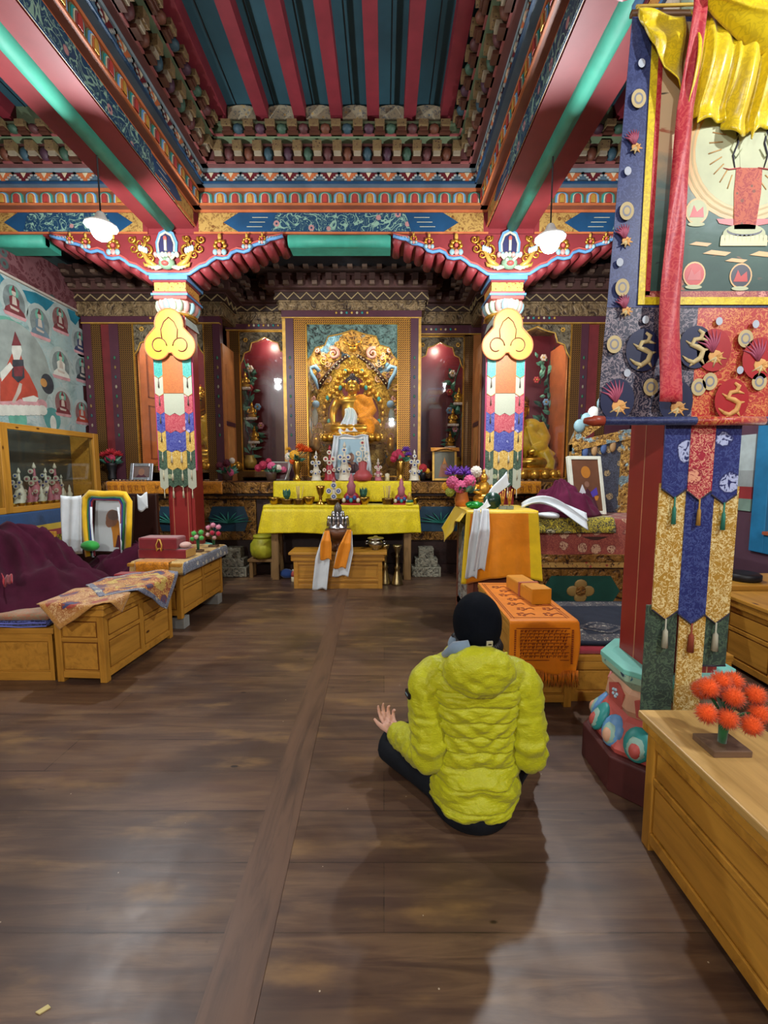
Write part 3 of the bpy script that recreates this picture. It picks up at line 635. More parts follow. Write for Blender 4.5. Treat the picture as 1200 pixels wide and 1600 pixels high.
for i, (r, mt) in enumerate(((.235, OCH), (.222, paint('painted buff', '#b9a678', .6)), (.216, OCH), (.204, paint('painted buff', '#b9a678', .6)), (.198, OCH), (.19, PAL))): m.frame(fr, dsc(0, hz, r), 0, .0006*(i+1), mt)
for i in range(26):
    a = 2*PI*i/26; m.tube([fr[0]+Vector((.1*math.cos(a), -.005, hz+.1*math.sin(a))), fr[0]+Vector((.145*math.cos(a+.1), -.005, hz+.145*math.sin(a+.1)))], .0022, OCH, 4)
m.frame(fr, dsc(0, 2.69, .075), .004, .0046, OCH); m.frame(fr, dsc(0, 2.69, .066), .0046, .005, paint('painted slate', '#4d6a78'))
FIGP = [(-.03, 2.43), (-.038, 2.50), (-.05, 2.555), (-.02, 2.572), (-.022, 2.60), (-.03, 2.62), (.03, 2.62), (.022, 2.60), (.02, 2.572), (.05, 2.555), (.038, 2.50), (.03, 2.43)]
m.frame(fr, FIGP, .005, .006, PAL); m.frame(fr, dsc(0, 2.605, .027, 1.25, 16), .006, .007, PAL); m.frame(fr, [(-.03, 2.62), (-.035, 2.66), (.035, 2.66), (.03, 2.62)], .007, .008, OCH)
m.frame(fr, [(-.03, 2.66), (-.035, 2.70), (.035, 2.70), (.03, 2.66)], .006, .007, OCH); m.frame(fr, dsc(0, 2.685, .017, 1., 12), .007, .008, PGR); m.frame(fr, dsc(0, 2.73, .012, 1.2, 12), .006, .007, paint('painted rose', '#c23a55'))
for e in (-1, 1):
    m.tube([fr[0]+Vector((e*a, -.007, b)) for a, b in ((.035, 2.6), (.055, 2.575), (.045, 2.52), (.06, 2.48), (.05, 2.44))], [.008, .011, .01, .009, .005], PDK, 6, True, .3)
    m.tube([fr[0]+Vector((e*a, -.009, b)) for a, b in ((.045, 2.55), (.068, 2.5), (.05, 2.47), (.03, 2.5))], [.009, .008, .007, .006], PAL, 6, True, .3)
    m.tube([fr[0]+Vector((e*a, -.006, b)) for a, b in ((.03, 2.44), (.07, 2.435), (.09, 2.44))], [.008, .008, .003], PINK, 6, True, .3)
    m.frame(fr, [(e*.03, 2.25), (e*.09, 2.26), (e*.1, 2.275), (e*.03, 2.275)][::e], .003, .004, PRED)
m.frame(fr, [(-.045, 2.44), (-.047, 2.36), (-.037, 2.24), (.037, 2.24), (.047, 2.36), (.045, 2.44)], .006, .008, scroll('painted red robe', '#96180f', '#b5502a', '#6a4024', 40, .06, .6))
m.frame(fr, dsc(0, 2.225, .075, .45, 24), .004, .006, PAL); m.frame(fr, dsc(0, 2.235, .062, .3, 24), .006, .007, PDK); m.frame(fr, dsc(0, 2.24, .06, .28, 24), .007, .008, PAL)
for i in range(11): m.frame(fr, arch(-.082+.015*i, -.067+.015*i, 2.185, 2.222, 5), .006, .007, paint('painted petal', '#cfcda0'))
for u, w, s in ((-.09, 2.16, 1.), (.08, 2.155, 1.1), (-.02, 2.135, .8), (.11, 2.2, .7), (-.15, 2.19, .8)): m.frame(fr, [(u-.05*s, w), (u-.02*s, w+.012*s), (u+.05*s, w+.004), (u+.03*s, w-.008*s)], .002, .003, OCH)
for u, w, mt in ((0, 2.085, PRED), (.165, 2.09, paint('painted amber', '#a86a34')), (-.165, 2.09, PRED), (.18, 2.32, PGR), (-.17, 2.30, PAL)):
    m.frame(fr, dsc(u, w, .04, 1.08, 20), .002, .003, OCH); m.frame(fr, dsc(u, w, .035, 1.08, 20), .003, .0036, mt if u else PDK); m.frame(fr, [(u-.025, w-.02), (u-.012, w+.02), (u, w-.002), (u+.02, w+.015), (u+.025, w-.02)], .004, .005, PRED if mt != PRED or u == 0 else PINK)
    m.frame(fr, dsc(u, w-.043, .03, .25, 16), .004, .005, PAL)
for v in m.v:
    if v.y < ty-.009: v.y = ty-.009-(ty-.009-v.y)*.35
m.build('painted_panel', t)
# gathered veil
VEIL = cloth('veil silk', '#e2c80e', .33, .1, .25, 300, .5, '#c2a80c')
m = MB(); xl = tcx-.425
def crease(q, s1): w = q*s1; return abs((w % 1)-.5)*2-.5          # sharp pleats
def veil_l(u, v):
    x = xl+.165*u; top = 2.925-.02*u; fall = (.02+.25*u**.62)*v
    return (x+.025*v*(1-u), ty-.022-.03*math.sin(PI*u*.9)*v-.014*crease(u+.25*v, 2.)*v-.008*math.sin(v*9+u*6), top-fall)
m.sheet(veil_l, 40, 30, VEIL)
def veil_m(u, v):
    x = xl+.17+.60*u; k = .25+.75*v; q = u+.035*math.sin(u*17)+.015*math.sin(v*3)
    fold = .026*crease(q, 7.)*k+.010*math.sin(u*83+v*2)*k; bot = 2.545+.05*(abs(u-.42))-.035*crease(q, 7.)*1.0+.02*math.sin(u*13)
    return (x+.018*math.sin(u*40)*v, ty-.035-.045*math.sin(PI*min(1, v*1.15))-fold, 2.905+(bot-2.905)*v)
m.sheet(veil_m, 150, 26, VEIL)
def veil_s(u, v):     # swag caught up across the pleats
    x = xl+.175+.56*u; sag = .15*math.sin(PI*min(1, u))**.7
    return (x, ty-.075-.06*math.sin(PI*v)-.006*math.sin(u*9+v*7), 2.905-sag*v-.05*v*u+.007*math.sin(v*17+u*5)*math.sin(PI*v))
m.sheet(veil_s, 60, 24, VEIL)
def veil_t(u, v):     # loose upper roll
    x = xl+.22+.5*u; return (x, ty-.06-.055*math.sin(PI*v)-.01*math.sin(u*21), 2.93-.012*math.sin(u*17)-.075*v*(.5+.5*math.sin(u*2.6))+.02*math.sin(u*7+v*3))
m.sheet(veil_t, 50, 14, VEIL)
m.build('silk_veil', t, solid=.003)
for e in (-1, 1):
    m = MB()
    def rib(u, v):
        z = 2.92-1.28*v; c = tcx+e*.262+.006*math.sin(v*7)*v; w = .044+.036*v
        return (c+(u-.5)*w, ty-.05-(.045 if v < .05 else .045*max(0, 1-(v-.05)*5))-.014*math.sin(v*8)*v-.006*math.sin(u*6+v*14), z)
    m.sheet(rib, 4, 40, REDS); m.build('ribbon', t, solid=.002)
m = MB(); m.tube([(tcx-.47, ty-.008, zbot-.005), (tcx+.47, ty-.008, zbot-.005)], .0155, NAVB, 14); m.tube([(tcx-.125, ty-.008, zbot-.005), (tcx+.125, ty-.008, zbot-.005)], .0162, REDB, 14)
for e in (-1, 1): m.lathe([(.0, -.03), (.014, -.028), (.018, -.01), (.015, 0), (.02, .006), (.02, .03)], (0, 0, 0), CORAL, 12) if 0 else m.tube([(tcx+e*.46, ty-.008, zbot-.005), (tcx+e*.50, ty-.008, zbot-.005), (tcx+e*.505, ty-.008, zbot-.005), (tcx+e*.53, ty-.008, zbot-.005)], [.018, .02, .017, .010], paint('rod knob', '#8f3a26', .4), 12)
m.build('bottom_rod', t)
m = MB(); m.tube([(tcx-.43, ty+.0, ztop), (tcx+.43, ty, ztop)], .011, wood('rod wood', '#6a4a2a', '#3a2412', 0), 10); m.tube([(tcx-.42, ty-.012, ztop+.012), (tcx-.2, ty, ztop+.03), (tcx, ty+.03, ztop+.1), (tcx+.2, ty, ztop+.03), (tcx+.42, ty-.012, ztop+.012)], .005, paint('yellow cord', '#c9a944'), 6); m.build('top_rod', t)
# ------------------------------------------------------------ back of the chapel: shelf, niches, cornices
PURP = paint('purple lacquer', '#4c2733', .4, 0, .12); WARM = paint('warm wood panel', '#b0713f', .4, 0, .2); NICHE = paint('niche red', '#611d26', .35, 0, .12, 3)
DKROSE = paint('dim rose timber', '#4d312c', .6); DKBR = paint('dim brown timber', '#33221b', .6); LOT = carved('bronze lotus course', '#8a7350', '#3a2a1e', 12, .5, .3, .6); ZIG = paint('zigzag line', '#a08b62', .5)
U_, Z_, N_ = Vector((1, 0, 0)), Vector((0, 0, 1)), Vector((0, -1, 0))
def bay_cornice(k, xa, xb, Y, zs, widen=(1, 1), back=7.0):
    """lotus course, zigzag course and two rows of block ends, each stepping forward"""
    m = MB(); e0, e1 = widen
    for i, ((z0, z1), pr) in enumerate(zip(zs, (.06, .10, .2, .3))):
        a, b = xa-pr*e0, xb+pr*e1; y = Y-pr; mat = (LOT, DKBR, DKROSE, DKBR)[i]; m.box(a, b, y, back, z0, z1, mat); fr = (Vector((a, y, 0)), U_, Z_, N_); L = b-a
        faces = [(fr, L)]
        if e0: faces.append(((Vector((a, back, 0)), -Vector((0, 1, 0)), Z_, Vector((-1, 0, 0))), back-y))
        if e1: faces.append(((Vector((b, y, 0)), Vector((0, 1, 0)), Z_, U_), back-y))
        for f2, L2 in faces:
            m.frame(f2, [(0, z1-.02), (L2, z1-.02), (L2, z1), (0, z1)], 0, .018, DKROSE if i else LOT)
            if i == 0:
                n = max(1, round(L2/.13)); p = L2/n
                for q in range(n): m.frame(f2, arch(q*p+.01, q*p+p-.01, z0+.01, z1-.025, 6), 0, .014, LOT)
            elif i == 1:
                n = max(1, round(L2/.17)); p = L2/n
                for q in range(n):
                    for s in (-1, 1): m.frame(f2, [(q*p+p/2+s*p/2, z0+.0), (q*p+p/2, z1-.035), (q*p+p/2, z1-.02), (q*p+p/2+s*p/2, z0+.016)][::s], 0, .012, ZIG)
            else:
                n = max(1, round(L2/.19)); p = L2/n; h = z1-z0
                for q in range(n):
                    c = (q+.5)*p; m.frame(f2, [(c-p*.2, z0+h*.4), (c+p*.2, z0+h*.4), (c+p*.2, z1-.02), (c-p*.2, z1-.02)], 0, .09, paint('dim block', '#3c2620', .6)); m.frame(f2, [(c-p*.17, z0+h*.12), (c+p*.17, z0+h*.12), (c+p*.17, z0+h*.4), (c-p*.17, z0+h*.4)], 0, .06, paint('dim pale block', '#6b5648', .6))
    m.build('trim_%d' % k, kind='structure')
zc = lambda py, Y: at(550, py, Y).z
xc = lambda px, Y, z=None: at(px, 620, Y).x
YC, YS, YO = 6.1, 6.4, 5.95
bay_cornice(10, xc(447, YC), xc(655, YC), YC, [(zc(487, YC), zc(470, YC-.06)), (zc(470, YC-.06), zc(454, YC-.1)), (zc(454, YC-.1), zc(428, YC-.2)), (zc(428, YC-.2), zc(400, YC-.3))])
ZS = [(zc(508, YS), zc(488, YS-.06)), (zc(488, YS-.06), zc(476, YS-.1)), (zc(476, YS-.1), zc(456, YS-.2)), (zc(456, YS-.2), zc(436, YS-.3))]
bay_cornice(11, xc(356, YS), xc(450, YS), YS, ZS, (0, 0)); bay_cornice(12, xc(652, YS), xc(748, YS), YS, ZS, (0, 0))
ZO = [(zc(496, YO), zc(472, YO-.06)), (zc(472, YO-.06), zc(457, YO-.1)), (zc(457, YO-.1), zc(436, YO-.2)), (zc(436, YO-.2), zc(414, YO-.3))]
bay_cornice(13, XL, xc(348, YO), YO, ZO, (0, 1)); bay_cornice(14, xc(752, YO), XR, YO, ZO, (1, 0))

def niche(label, Y, px, py, jl, jr, depth, inner, top, zshelf, valance=None, left_full=True):
    """an arched altar niche: px/py the opening in survey pixels; jl, jr lists of (x_from, x_to, material) jamb strips"""
    t = thing('altar_niche', label, 'niche', ((xc(px[0], Y)+xc(px[1], Y))/2, Y, zshelf))
    x0, x1 = xc(px[0], Y), xc(px[1], Y); z0, z1 = zc(py[1], Y), zc(py[0], Y)
    for a, b, mt, pr in jl+jr: m = MB(); m.box(xc(a, Y), xc(b, Y), Y-pr, Y+.08, zshelf, top, mt); m.build('jamb_strip', t)
    m = MB(); xa = xc(jl[0][0], Y); xb = xc(jr[-1][1], Y)
    m.box(x0-.1, x1+.1, Y-.015, Y+.08, z1, top, FRETD if valance != 'centre' else FRET); m.build('lintel', t); m = MB(); m.box(x0-.1, x1+.1, Y-.03, Y+.06, z0-.09, z0, FRETD); m.build('sill', t); m = MB(); m.box(xa-.004, xb+.004, Y-.044, Y+.05, top-.11, top+.003, PURP)
    for q in range(7): m.ell(((x0+x1)/2+(q-3)*.07, Y-.047, top-.055), (.018, .01, .018), (GOLDP, CREAM, TEAL)[q % 3], 6, 5)
    m.box(xa-.004, xb+.004, Y-.05, Y+.02, top-.125, top-.112, GOLDP); m.build('header_board', t)
    m = MB(); m.box(x0-.02, x1+.02, Y+depth, Y+depth+.03, z0-.05, z1+.1, inner); m.box(x0-.05, x0-.02, Y+.05, Y+depth, z0-.05, z1+.1, inner); m.box(x1+.02, x1+.05, Y+.05, Y+depth, z0-.05, z1+.1, inner); m.box(x0-.05, x1+.05, Y+.02, Y+depth, z0-.06, z0-.02, inner); m.box(x0-.05, x1+.05, Y+.05, Y+depth, z1+.1, z1+.13, inner); m.build('recess', t)
    h = (z1-z0)*.16; w = x1-x0; c = (x0+x1)/2                 # cusped arch board
    cusp = [(x0, z1-h*1.5), (x0+w*.06, z1-h*1.25), (x0+w*.1, z1-h*.95), (x0+w*.2, z1-h*.85), (x0+w*.24, z1-h*.5), (x0+w*.36, z1-h*.42), (c, z1-h*.25)]
    pts = cusp+[(2*c-u, v) for u, v in cusp[-2::-1]]+[(x1, z1+.005), (x0, z1+.005)]
    m = MB(); m.prism(pts, Y-.004, Y+.03, carved('teal carved arch', '#6f8f86', '#2a2622', 15, .5, .2, .9) if valance == 'centre' else carved('dim carved arch', '#7d7259', '#2d2420', 15, .5, .2, .9))
    m.tube([(u, Y-.008, v) for u, v in pts[:-2]], .009, GOLDP, 6)
    if valance != 'centre':
        for e in (-1, 1):
            for q in range(6): a = q*PI/3; m.ell((c+e*w*.37+.022*math.cos(a), Y-.012, z1-h*.38+.022*math.sin(a)), (.014, .01, .014), GOLDP, 6, 5)
    m.build('arch_board', t)
    m = MB(); b = .012
    for a in ((x0, x0+b, z0, z1), (x1-b, x1, z0, z1), (x0, x1, z0, z0+b), (x0, x1, z1-b, z1)): m.box(a[0], a[1], Y-.02, Y+.01, a[2], a[3], GOLD)
    m.build('gilt_bead', t)
    m = MB(); m.box(x0+.005, x1-.005, Y+.035, Y+.039, z0, z1, pane_mat()); m.build('glass_pane', t)
    return t
ZSH = 1.25
niche('tall gilt central niche behind the altar table', YC, (480, 622), (506, 745), [(444, 449, GOLDP, .03), (449, 461, PURP, .035), (461, 480, FRET, .02)], [(622, 641, FRET, .02), (641, 653, PURP, .035), (653, 657, GOLDP, .03)], .55, CARVM, zc(484, YC), ZSH, 'centre')
niche('dark red arched niche with flowering relief, on the mural side of the centre', YS, (376, 456), (518, 736), [(358, 362, WARM, .02), (362, 376, FRETD, .015)], [(456, 462, FRETD, .015)], .3, NICHE, zc(504, YS), ZSH)
niche('dark red arched niche with flowering relief, behind the small framed picture', YS, (650, 724), (526, 738), [(642, 650, FRETD, .015)], [(724, 738, FRETD, .015), (738, 752, WARM, .02)], .3, NICHE, zc(510, YS), ZSH)
niche('wide niche with orange door behind the pillar nearest the mural', YO, (213, 323), (500, 728), [(138, 150, PURP, .03), (150, 164, FRETD, .02), (164, 178, paint('dull red panel', '#6d2528', .5), .0), (178, 192, PURP, .03), (192, 213, FRETD, .02)], [(323, 337, FRETD, .02), (337, 348, PURP, .03)], .8, NICHE, zc(492, YO), ZSH)
niche('wide niche with orange door behind the lectern bouquet and maroon robe', YO, (783, 889), (500, 748), [(752, 763, PURP, .03), (763, 783, FRETD, .02)], [(889, 903, FRETD, .02), (903, 914, PURP, .03), (914, 931, paint('dull red panel', '#6d2528', .5), .0), (931, 945, FRETD, .02), (945, 985, PURP, .03)], .8, NICHE, zc(492, YO), ZSH)
m = MB()
for x, s in ((xc(348, YO), 1), (xc(752, YO), -1)):
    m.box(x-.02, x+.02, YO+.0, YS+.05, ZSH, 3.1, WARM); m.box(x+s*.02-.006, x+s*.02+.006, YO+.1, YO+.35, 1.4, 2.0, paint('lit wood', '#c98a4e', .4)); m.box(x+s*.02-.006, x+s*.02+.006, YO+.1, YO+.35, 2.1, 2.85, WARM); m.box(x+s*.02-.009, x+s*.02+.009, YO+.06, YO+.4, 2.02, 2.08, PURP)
m.box(xc(444, YC)-.01, xc(444, YC)+.01, YC, YS+.05, ZSH, 3.1, WARM); m.box(xc(657, YC)-.01, xc(657, YC)+.01, YC, YS+.05, ZSH, 3.1, WARM)
m.build('trim_15', kind='structure')
# flower strips painted on the purple jambs
m = MB()
for px, Y in ((455, YC), (647, YC), (343, YO), (185, YO), (908, YO), (144, YO)):
    for q in range(9): m.ell((xc(px, Y), Y-.036, zc(560+15*q, Y)), (.015, .006, .024), (LEAF, paint('dim ochre', '#7d6538'), paint('dim teal', '#2d5a58'), paint('dim bone', '#8f8570'))[q % 4], 6, 5)
m.build('trim_16', kind='structure')
# orange folding doors
def leafdoor(k, x, y0, y1, z0, z1, s, x2):
    d = thing('door_%d' % k, None, None, (x, y0, z0)); d['kind'] = 'structure'
    m = MB(); m.slabz([(x, y0), (x2, y1), (x2+s*.03, y1), (x+s*.03, y0)], z0, z1, paint('door orange', '#c4693a', .38)); m.build('door_leaf', d)
    m = MB(); U = Vector((x2-x, y1-y0, 0)); L = U.length; U.normalize(); N = Vector((U.y, -U.x, 0))*(1 if s < 0 else -1)
    if N.y > 0: N = -N
    fr = (Vector((x, y0, 0))-N*(-.0 if s > 0 else 0), U, Z_, N)
    for a, b in ((z0+.08, z0+(z1-z0)*.47), (z0+(z1-z0)*.53, z1-.08)):
        for (p, q, r, w) in ((.18, .22, a, b), (.78, .82, a, b), (.18, .82, a, a+.015), (.18, .82, b-.015, b)): m.frame(fr, [(L*p, r), (L*q, r), (L*q, w), (L*p, w)], 0, .035, paint('door groove', '#8f4424', .4))
    m.build('door_panel', d)
leafdoor(1, xc(214, YO)+.0, YO+.06, YO+.62, zc(726, YO), zc(520, YO), 1, xc(236, YO)+.04)
leafdoor(2, xc(889, YO)-.01, YO+.06, YO+.62, zc(746, YO), zc(530, YO), -1, xc(872, YO)+.14)

# the long altar shelf with painted base panels
t = thing('altar_shelf', 'long carved and painted altar shelf running along the back wall', 'altar', (-.5, 5.8, 0))
m = MB(); m.box(XL+.02, XR-.02, 5.72, 7.0, ZSH-.05, ZSH, paint('shelf top', '#4b2e22', .4)); m.box(XL+.02, XR-.02, 5.70, 5.73, ZSH-.15, ZSH-.005, CARVD); m.build('shelf_top', t)
m = MB(); m.box(XL+.02, XR-.02, 5.86, 6.95, .0, ZSH-.05, DARKW); m.box(XL+.02, XR-.02, 5.80, 5.9, ZSH-.23, ZSH-.15, CARVD); m.box(XL+.02, XR-.02, 5.76, 5.9, ZSH-.19, ZSH-.16, DARKW)
m.box(XL+.02, XR-.02, 5.78, 5.9, .0, .12, DARKW); m.build('base_cabinet', t)
for a, b in ((-4.0, -3.3), (-3.2, -2.6), (-2.5, -1.75), (-1.65, -.75), (-.65, .25), (.35, 1.2), (1.3, 2.2)):
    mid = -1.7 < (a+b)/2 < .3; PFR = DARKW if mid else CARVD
    m = MB(); m.box(a, b, 5.83, 5.87, .45, 1.0, PFR); c = (a+b)/2; w = (b-a)/2-.1
    fr = (Vector((c, 5.83, .74)), U_, Z_, N_)
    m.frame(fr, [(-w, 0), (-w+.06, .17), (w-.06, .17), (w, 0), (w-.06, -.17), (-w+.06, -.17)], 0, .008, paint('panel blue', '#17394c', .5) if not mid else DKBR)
    if not mid:
        for q in range(9): ang = PI*(q+.5)/9; m.tube([fr[0]+Vector((.0, -.012, -.05)), fr[0]+Vector((.2*math.cos(ang), -.02, -.05+.1*math.sin(ang))), fr[0]+Vector((.33*math.cos(ang), -.012, -.06+.16*math.sin(ang)))], [.03, .024, .004], paint('painted leaf', '#2f7d6f', .5), 6, True, .35)
    m.build('base_panel', t)
# stepped carved plinths by the altar table
for x, lb in ((.56, 'stepped carved grey plinth at the lectern end of the altar table'), (-2.0, 'stepped carved grey plinth between the book table and the altar table')):
    t = thing('carved_plinth', lb, 'plinth', (x, 5.65, 0)); G = carved('grey carved stone', '#9d9a85', '#3d3a33', 18, .7, 0, 1.)
    for i, (w, z0, z1, d) in enumerate(((.19, 0, .13, .12), (.15, .13, .24, .09), (.1, .24, .38, .06))): m = MB(); m.box(x-w, x+w, 5.66-d, 5.76, z0, z1, G); m.build('step', t, bevel=.008)
# orange cloth hung along the shelf front
OCL = cloth('orange satin', '#d68a16', .35, .12, .3, 300, .5, '#8a5212')
def shelfcloth(xa, xb, label, z1, name='shelf_cloth', mat=OCL, drop=.17, y=5.69, text=True):
    t = thing(name, label, 'cloth', ((xa+xb)/2, y, z1-drop)); m = MB()
    def f(u, v):
        x = xa+(xb-xa)*u
        if v < .35: return (x, y+.12*(1-v/.35)-.006, z1+.006)
        w = (v-.35)/.65; return (x, y-.012-.01*math.sin(x*23)*w-.006*math.sin(x*57+1)*w, z1+.004-drop*w*(1+.05*math.sin(x*9)))
    m.sheet(f, 60, 10, mat); m.build('cloth_sheet', t, solid=.003)
    if text:
        m = MB(); r2 = random.Random(5); n = int((xb-xa)/.09)
        for i in range(n):
            x = xa+(xb-xa)*(i+.5)/n; k = r2.random(); ink = paint('saffron ink', '#8a4a10', .6)
            if k < .3: continue
            m.box(x-.025, x+.025, y-.035, y-.03, z1-.055, z1-.048, ink)
            for q in range(2): m.tube([(x-.015+.03*q, y-.033, z1-.05), (x-.02+.03*q+.01*k, y-.033, z1-.085), (x+.0+.02*q, y-.033, z1-.11*k-.03)], .004, ink, 4)
        m.build('woven_script', t)
shelfcloth(xc(158, 5.69), xc(343, 5.69), 'orange satin cloth with script along the shelf edge behind the mural-side pillar', ZSH)
shelfcloth(xc(800, 5.69), xc(850, 5.69), 'orange satin cloth along the shelf edge behind the maroon robe', ZSH)

# ------------------------------------------------------------ relief plants and statues in the niches
LF = [paint('relief leaf '+c, c, .45) for c in ('#2f5f4c', '#4c7f6a', '#23473a', '#6fa58c')]; BLOS = [paint('relief blossom '+c, c, .45) for c in ('#d3c0b4', '#c0828c', '#7fa3c4', '#b23f3c')]
def leaf(m, p, d, L, w, mat):
    d = Vector(d).normalized(); s = d.cross(Vector((0, -1, 0))).normalized(); p = Vector(p)
    for e in (-1, 1): m.add([p, p+d*L*.35+s*w*e+Vector((0, -.015, 0)), p+d*L*.7+s*w*.8*e, p+d*L, p+d*L*.5+Vector((0, -.02, 0))], [(0, 1, 4), (1, 2, 4), (2, 3, 4)], mat)
def relief_plant(x, Y, z0, z1, s, label, wpx):
    t = thing('flowering_relief', label, 'relief', (x, Y, z0)); r2 = random.Random(int(abs(x)*100)); m = MB(); H = z1-z0
    stem = [(x+s*(.02+.06*math.sin(k*1.3)), Y, z0+H*k/8) for k in range(9)]; m.tube(stem, .012, LF[2], 6)
    for k in range(44):
        q = k/44; p = Vector((x+s*(.05*math.sin(q*9)+wpx*.35*r2.random()), Y-.02-.03*r2.random(), z0+H*(.12+.8*q))); a = r2.uniform(-.3, PI*.75)
        leaf(m, p, (s*math.cos(a), -.15, math.sin(a)*.8), r2.uniform(.1, .2)*(1.15-q*.5), r2.uniform(.02, .04), LF[r2.randrange(4)])
    m.build('leaves', t)
    for k in range(5):
        m = MB(); c = Vector((x+s*wpx*(.15+.6*r2.random())*(1-.12*k), Y-.06, z0+H*(.22+.17*k)))
        for q in range(6): a = q*PI/3; m.ell(c+Vector((.03*math.cos(a), 0, .03*math.sin(a))), (.024, .015, .024), BLOS[k % 4], 6, 5)
        m.ell(c-Vector((0, .012, 0)), .015, GOLDP, 6, 5); m.build('blossom', t)
    m = MB(); m.lathe([(.07, z0), (.1, z0+.06), (.11, z0+.11), (.07, z0+.17), (.085, z0+.2)], (x+s*.04, Y-.04, 0), GOLDP, 14); m.build('vase', t)
def small_figure(x, Y, z, h, label, grp):
    t = thing('relief_figure', label, 'figurine', (x, Y, z), 0, grp); m = MB()
    m.ell((x, Y, z+h*.22), (h*.3, h*.16, h*.16), GOLD, 10, 7); m.ell((x, Y, z+h*.48), (h*.19, h*.13, h*.26), GOLD, 10, 7); m.ell((x, Y-.01, z+h*.8), (h*.1, h*.1, h*.13), GOLD, 10, 7); m.ell((x, Y, z+h*.96), (h*.05, h*.05, h*.08), GOLD, 8, 5)
    for e in (-1, 1): m.tube([(x+e*h*.18, Y, z+h*.6), (x+e*h*.27, Y-.02, z+h*.42), (x+e*h*.08, Y-.05, z+h*.36)], [h*.06, h*.055, h*.04], GOLD, 6)
    m.build('body', t)
    m = MB(); m.ell((x, Y, z+h*.05), (h*.34, h*.22, h*.09), BLOS[0], 12, 6)
    for q in range(7): m.ell((x-h*.3+h*.1*q, Y-h*.17, z+h*.02), (h*.07, h*.06, h*.09), BLOS[0], 6, 5)
    m.build('lotus_seat', t)
yr = YS+.22
relief_plant(xc(385, yr), yr, zc(732, yr), zc(560, yr), 1, 'leafy flowering relief in the arched niche on the mural side of the centre', .34)
relief_plant(xc(716, yr), yr, zc(735, yr), zc(568, yr), -1, 'leafy flowering relief in the arched niche behind the small framed picture', .3)
for px, py, lb in ((384, 608, 'topmost gold figure in the mural-side arched niche'), (393, 655, 'middle gold figure in the mural-side arched niche'), (396, 692, 'lowest gold figure in the mural-side arched niche')): small_figure(xc(px, yr-.1), yr-.1, zc(py, yr-.1), .24, lb, 'gold figures on relief blossoms')
for px, py, lb in ((717, 632, 'topmost gold figure in the arched niche behind the framed picture'), (708, 665, 'middle gold figure in the arched niche behind the framed picture'), (704, 700, 'lowest gold figure in the arched niche behind the framed picture')): small_figure(xc(px, yr-.1), yr-.1, zc(py, yr-.1), .24, lb, 'gold figures on relief blossoms')
def face(m, c, h, mat, ink):
    """head with brow, nose, lips, eyes and long ears, facing -y; h = head height"""
    m.ell(c, (h*.36, h*.4, h*.5), mat, 18, 12); m.ell(c+Vector((0, -h*.12, -h*.22)), (h*.28, h*.28, h*.27), mat, 14, 9)
    m.tube([c+Vector((0, -h*.4, h*.12)), c+Vector((0, -h*.45, -.02*h)), c+Vector((0, -h*.49, -h*.1))], [h*.03, h*.045, h*.065], mat, 8)
    for e in (-1, 1):
        m.ell(c+Vector((e*h*.15, -h*.375, h*.05)), (h*.085, h*.04, h*.03), ink, 10, 5); m.tube([c+Vector((e*h*.05, -h*.4, h*.13)), c+Vector((e*h*.16, -h*.385, h*.17)), c+Vector((e*h*.26, -h*.31, h*.12))], h*.014, ink, 5)
        m.ell(c+Vector((e*h*.37, .02*h, -.08*h)), (h*.05, h*.09, h*.22), mat, 8, 7)
    m.ell(c+Vector((0, -h*.39, -h*.26)), (h*.1, h*.04, h*.03), paint('statue lips', '#8f3a30'), 10, 5)
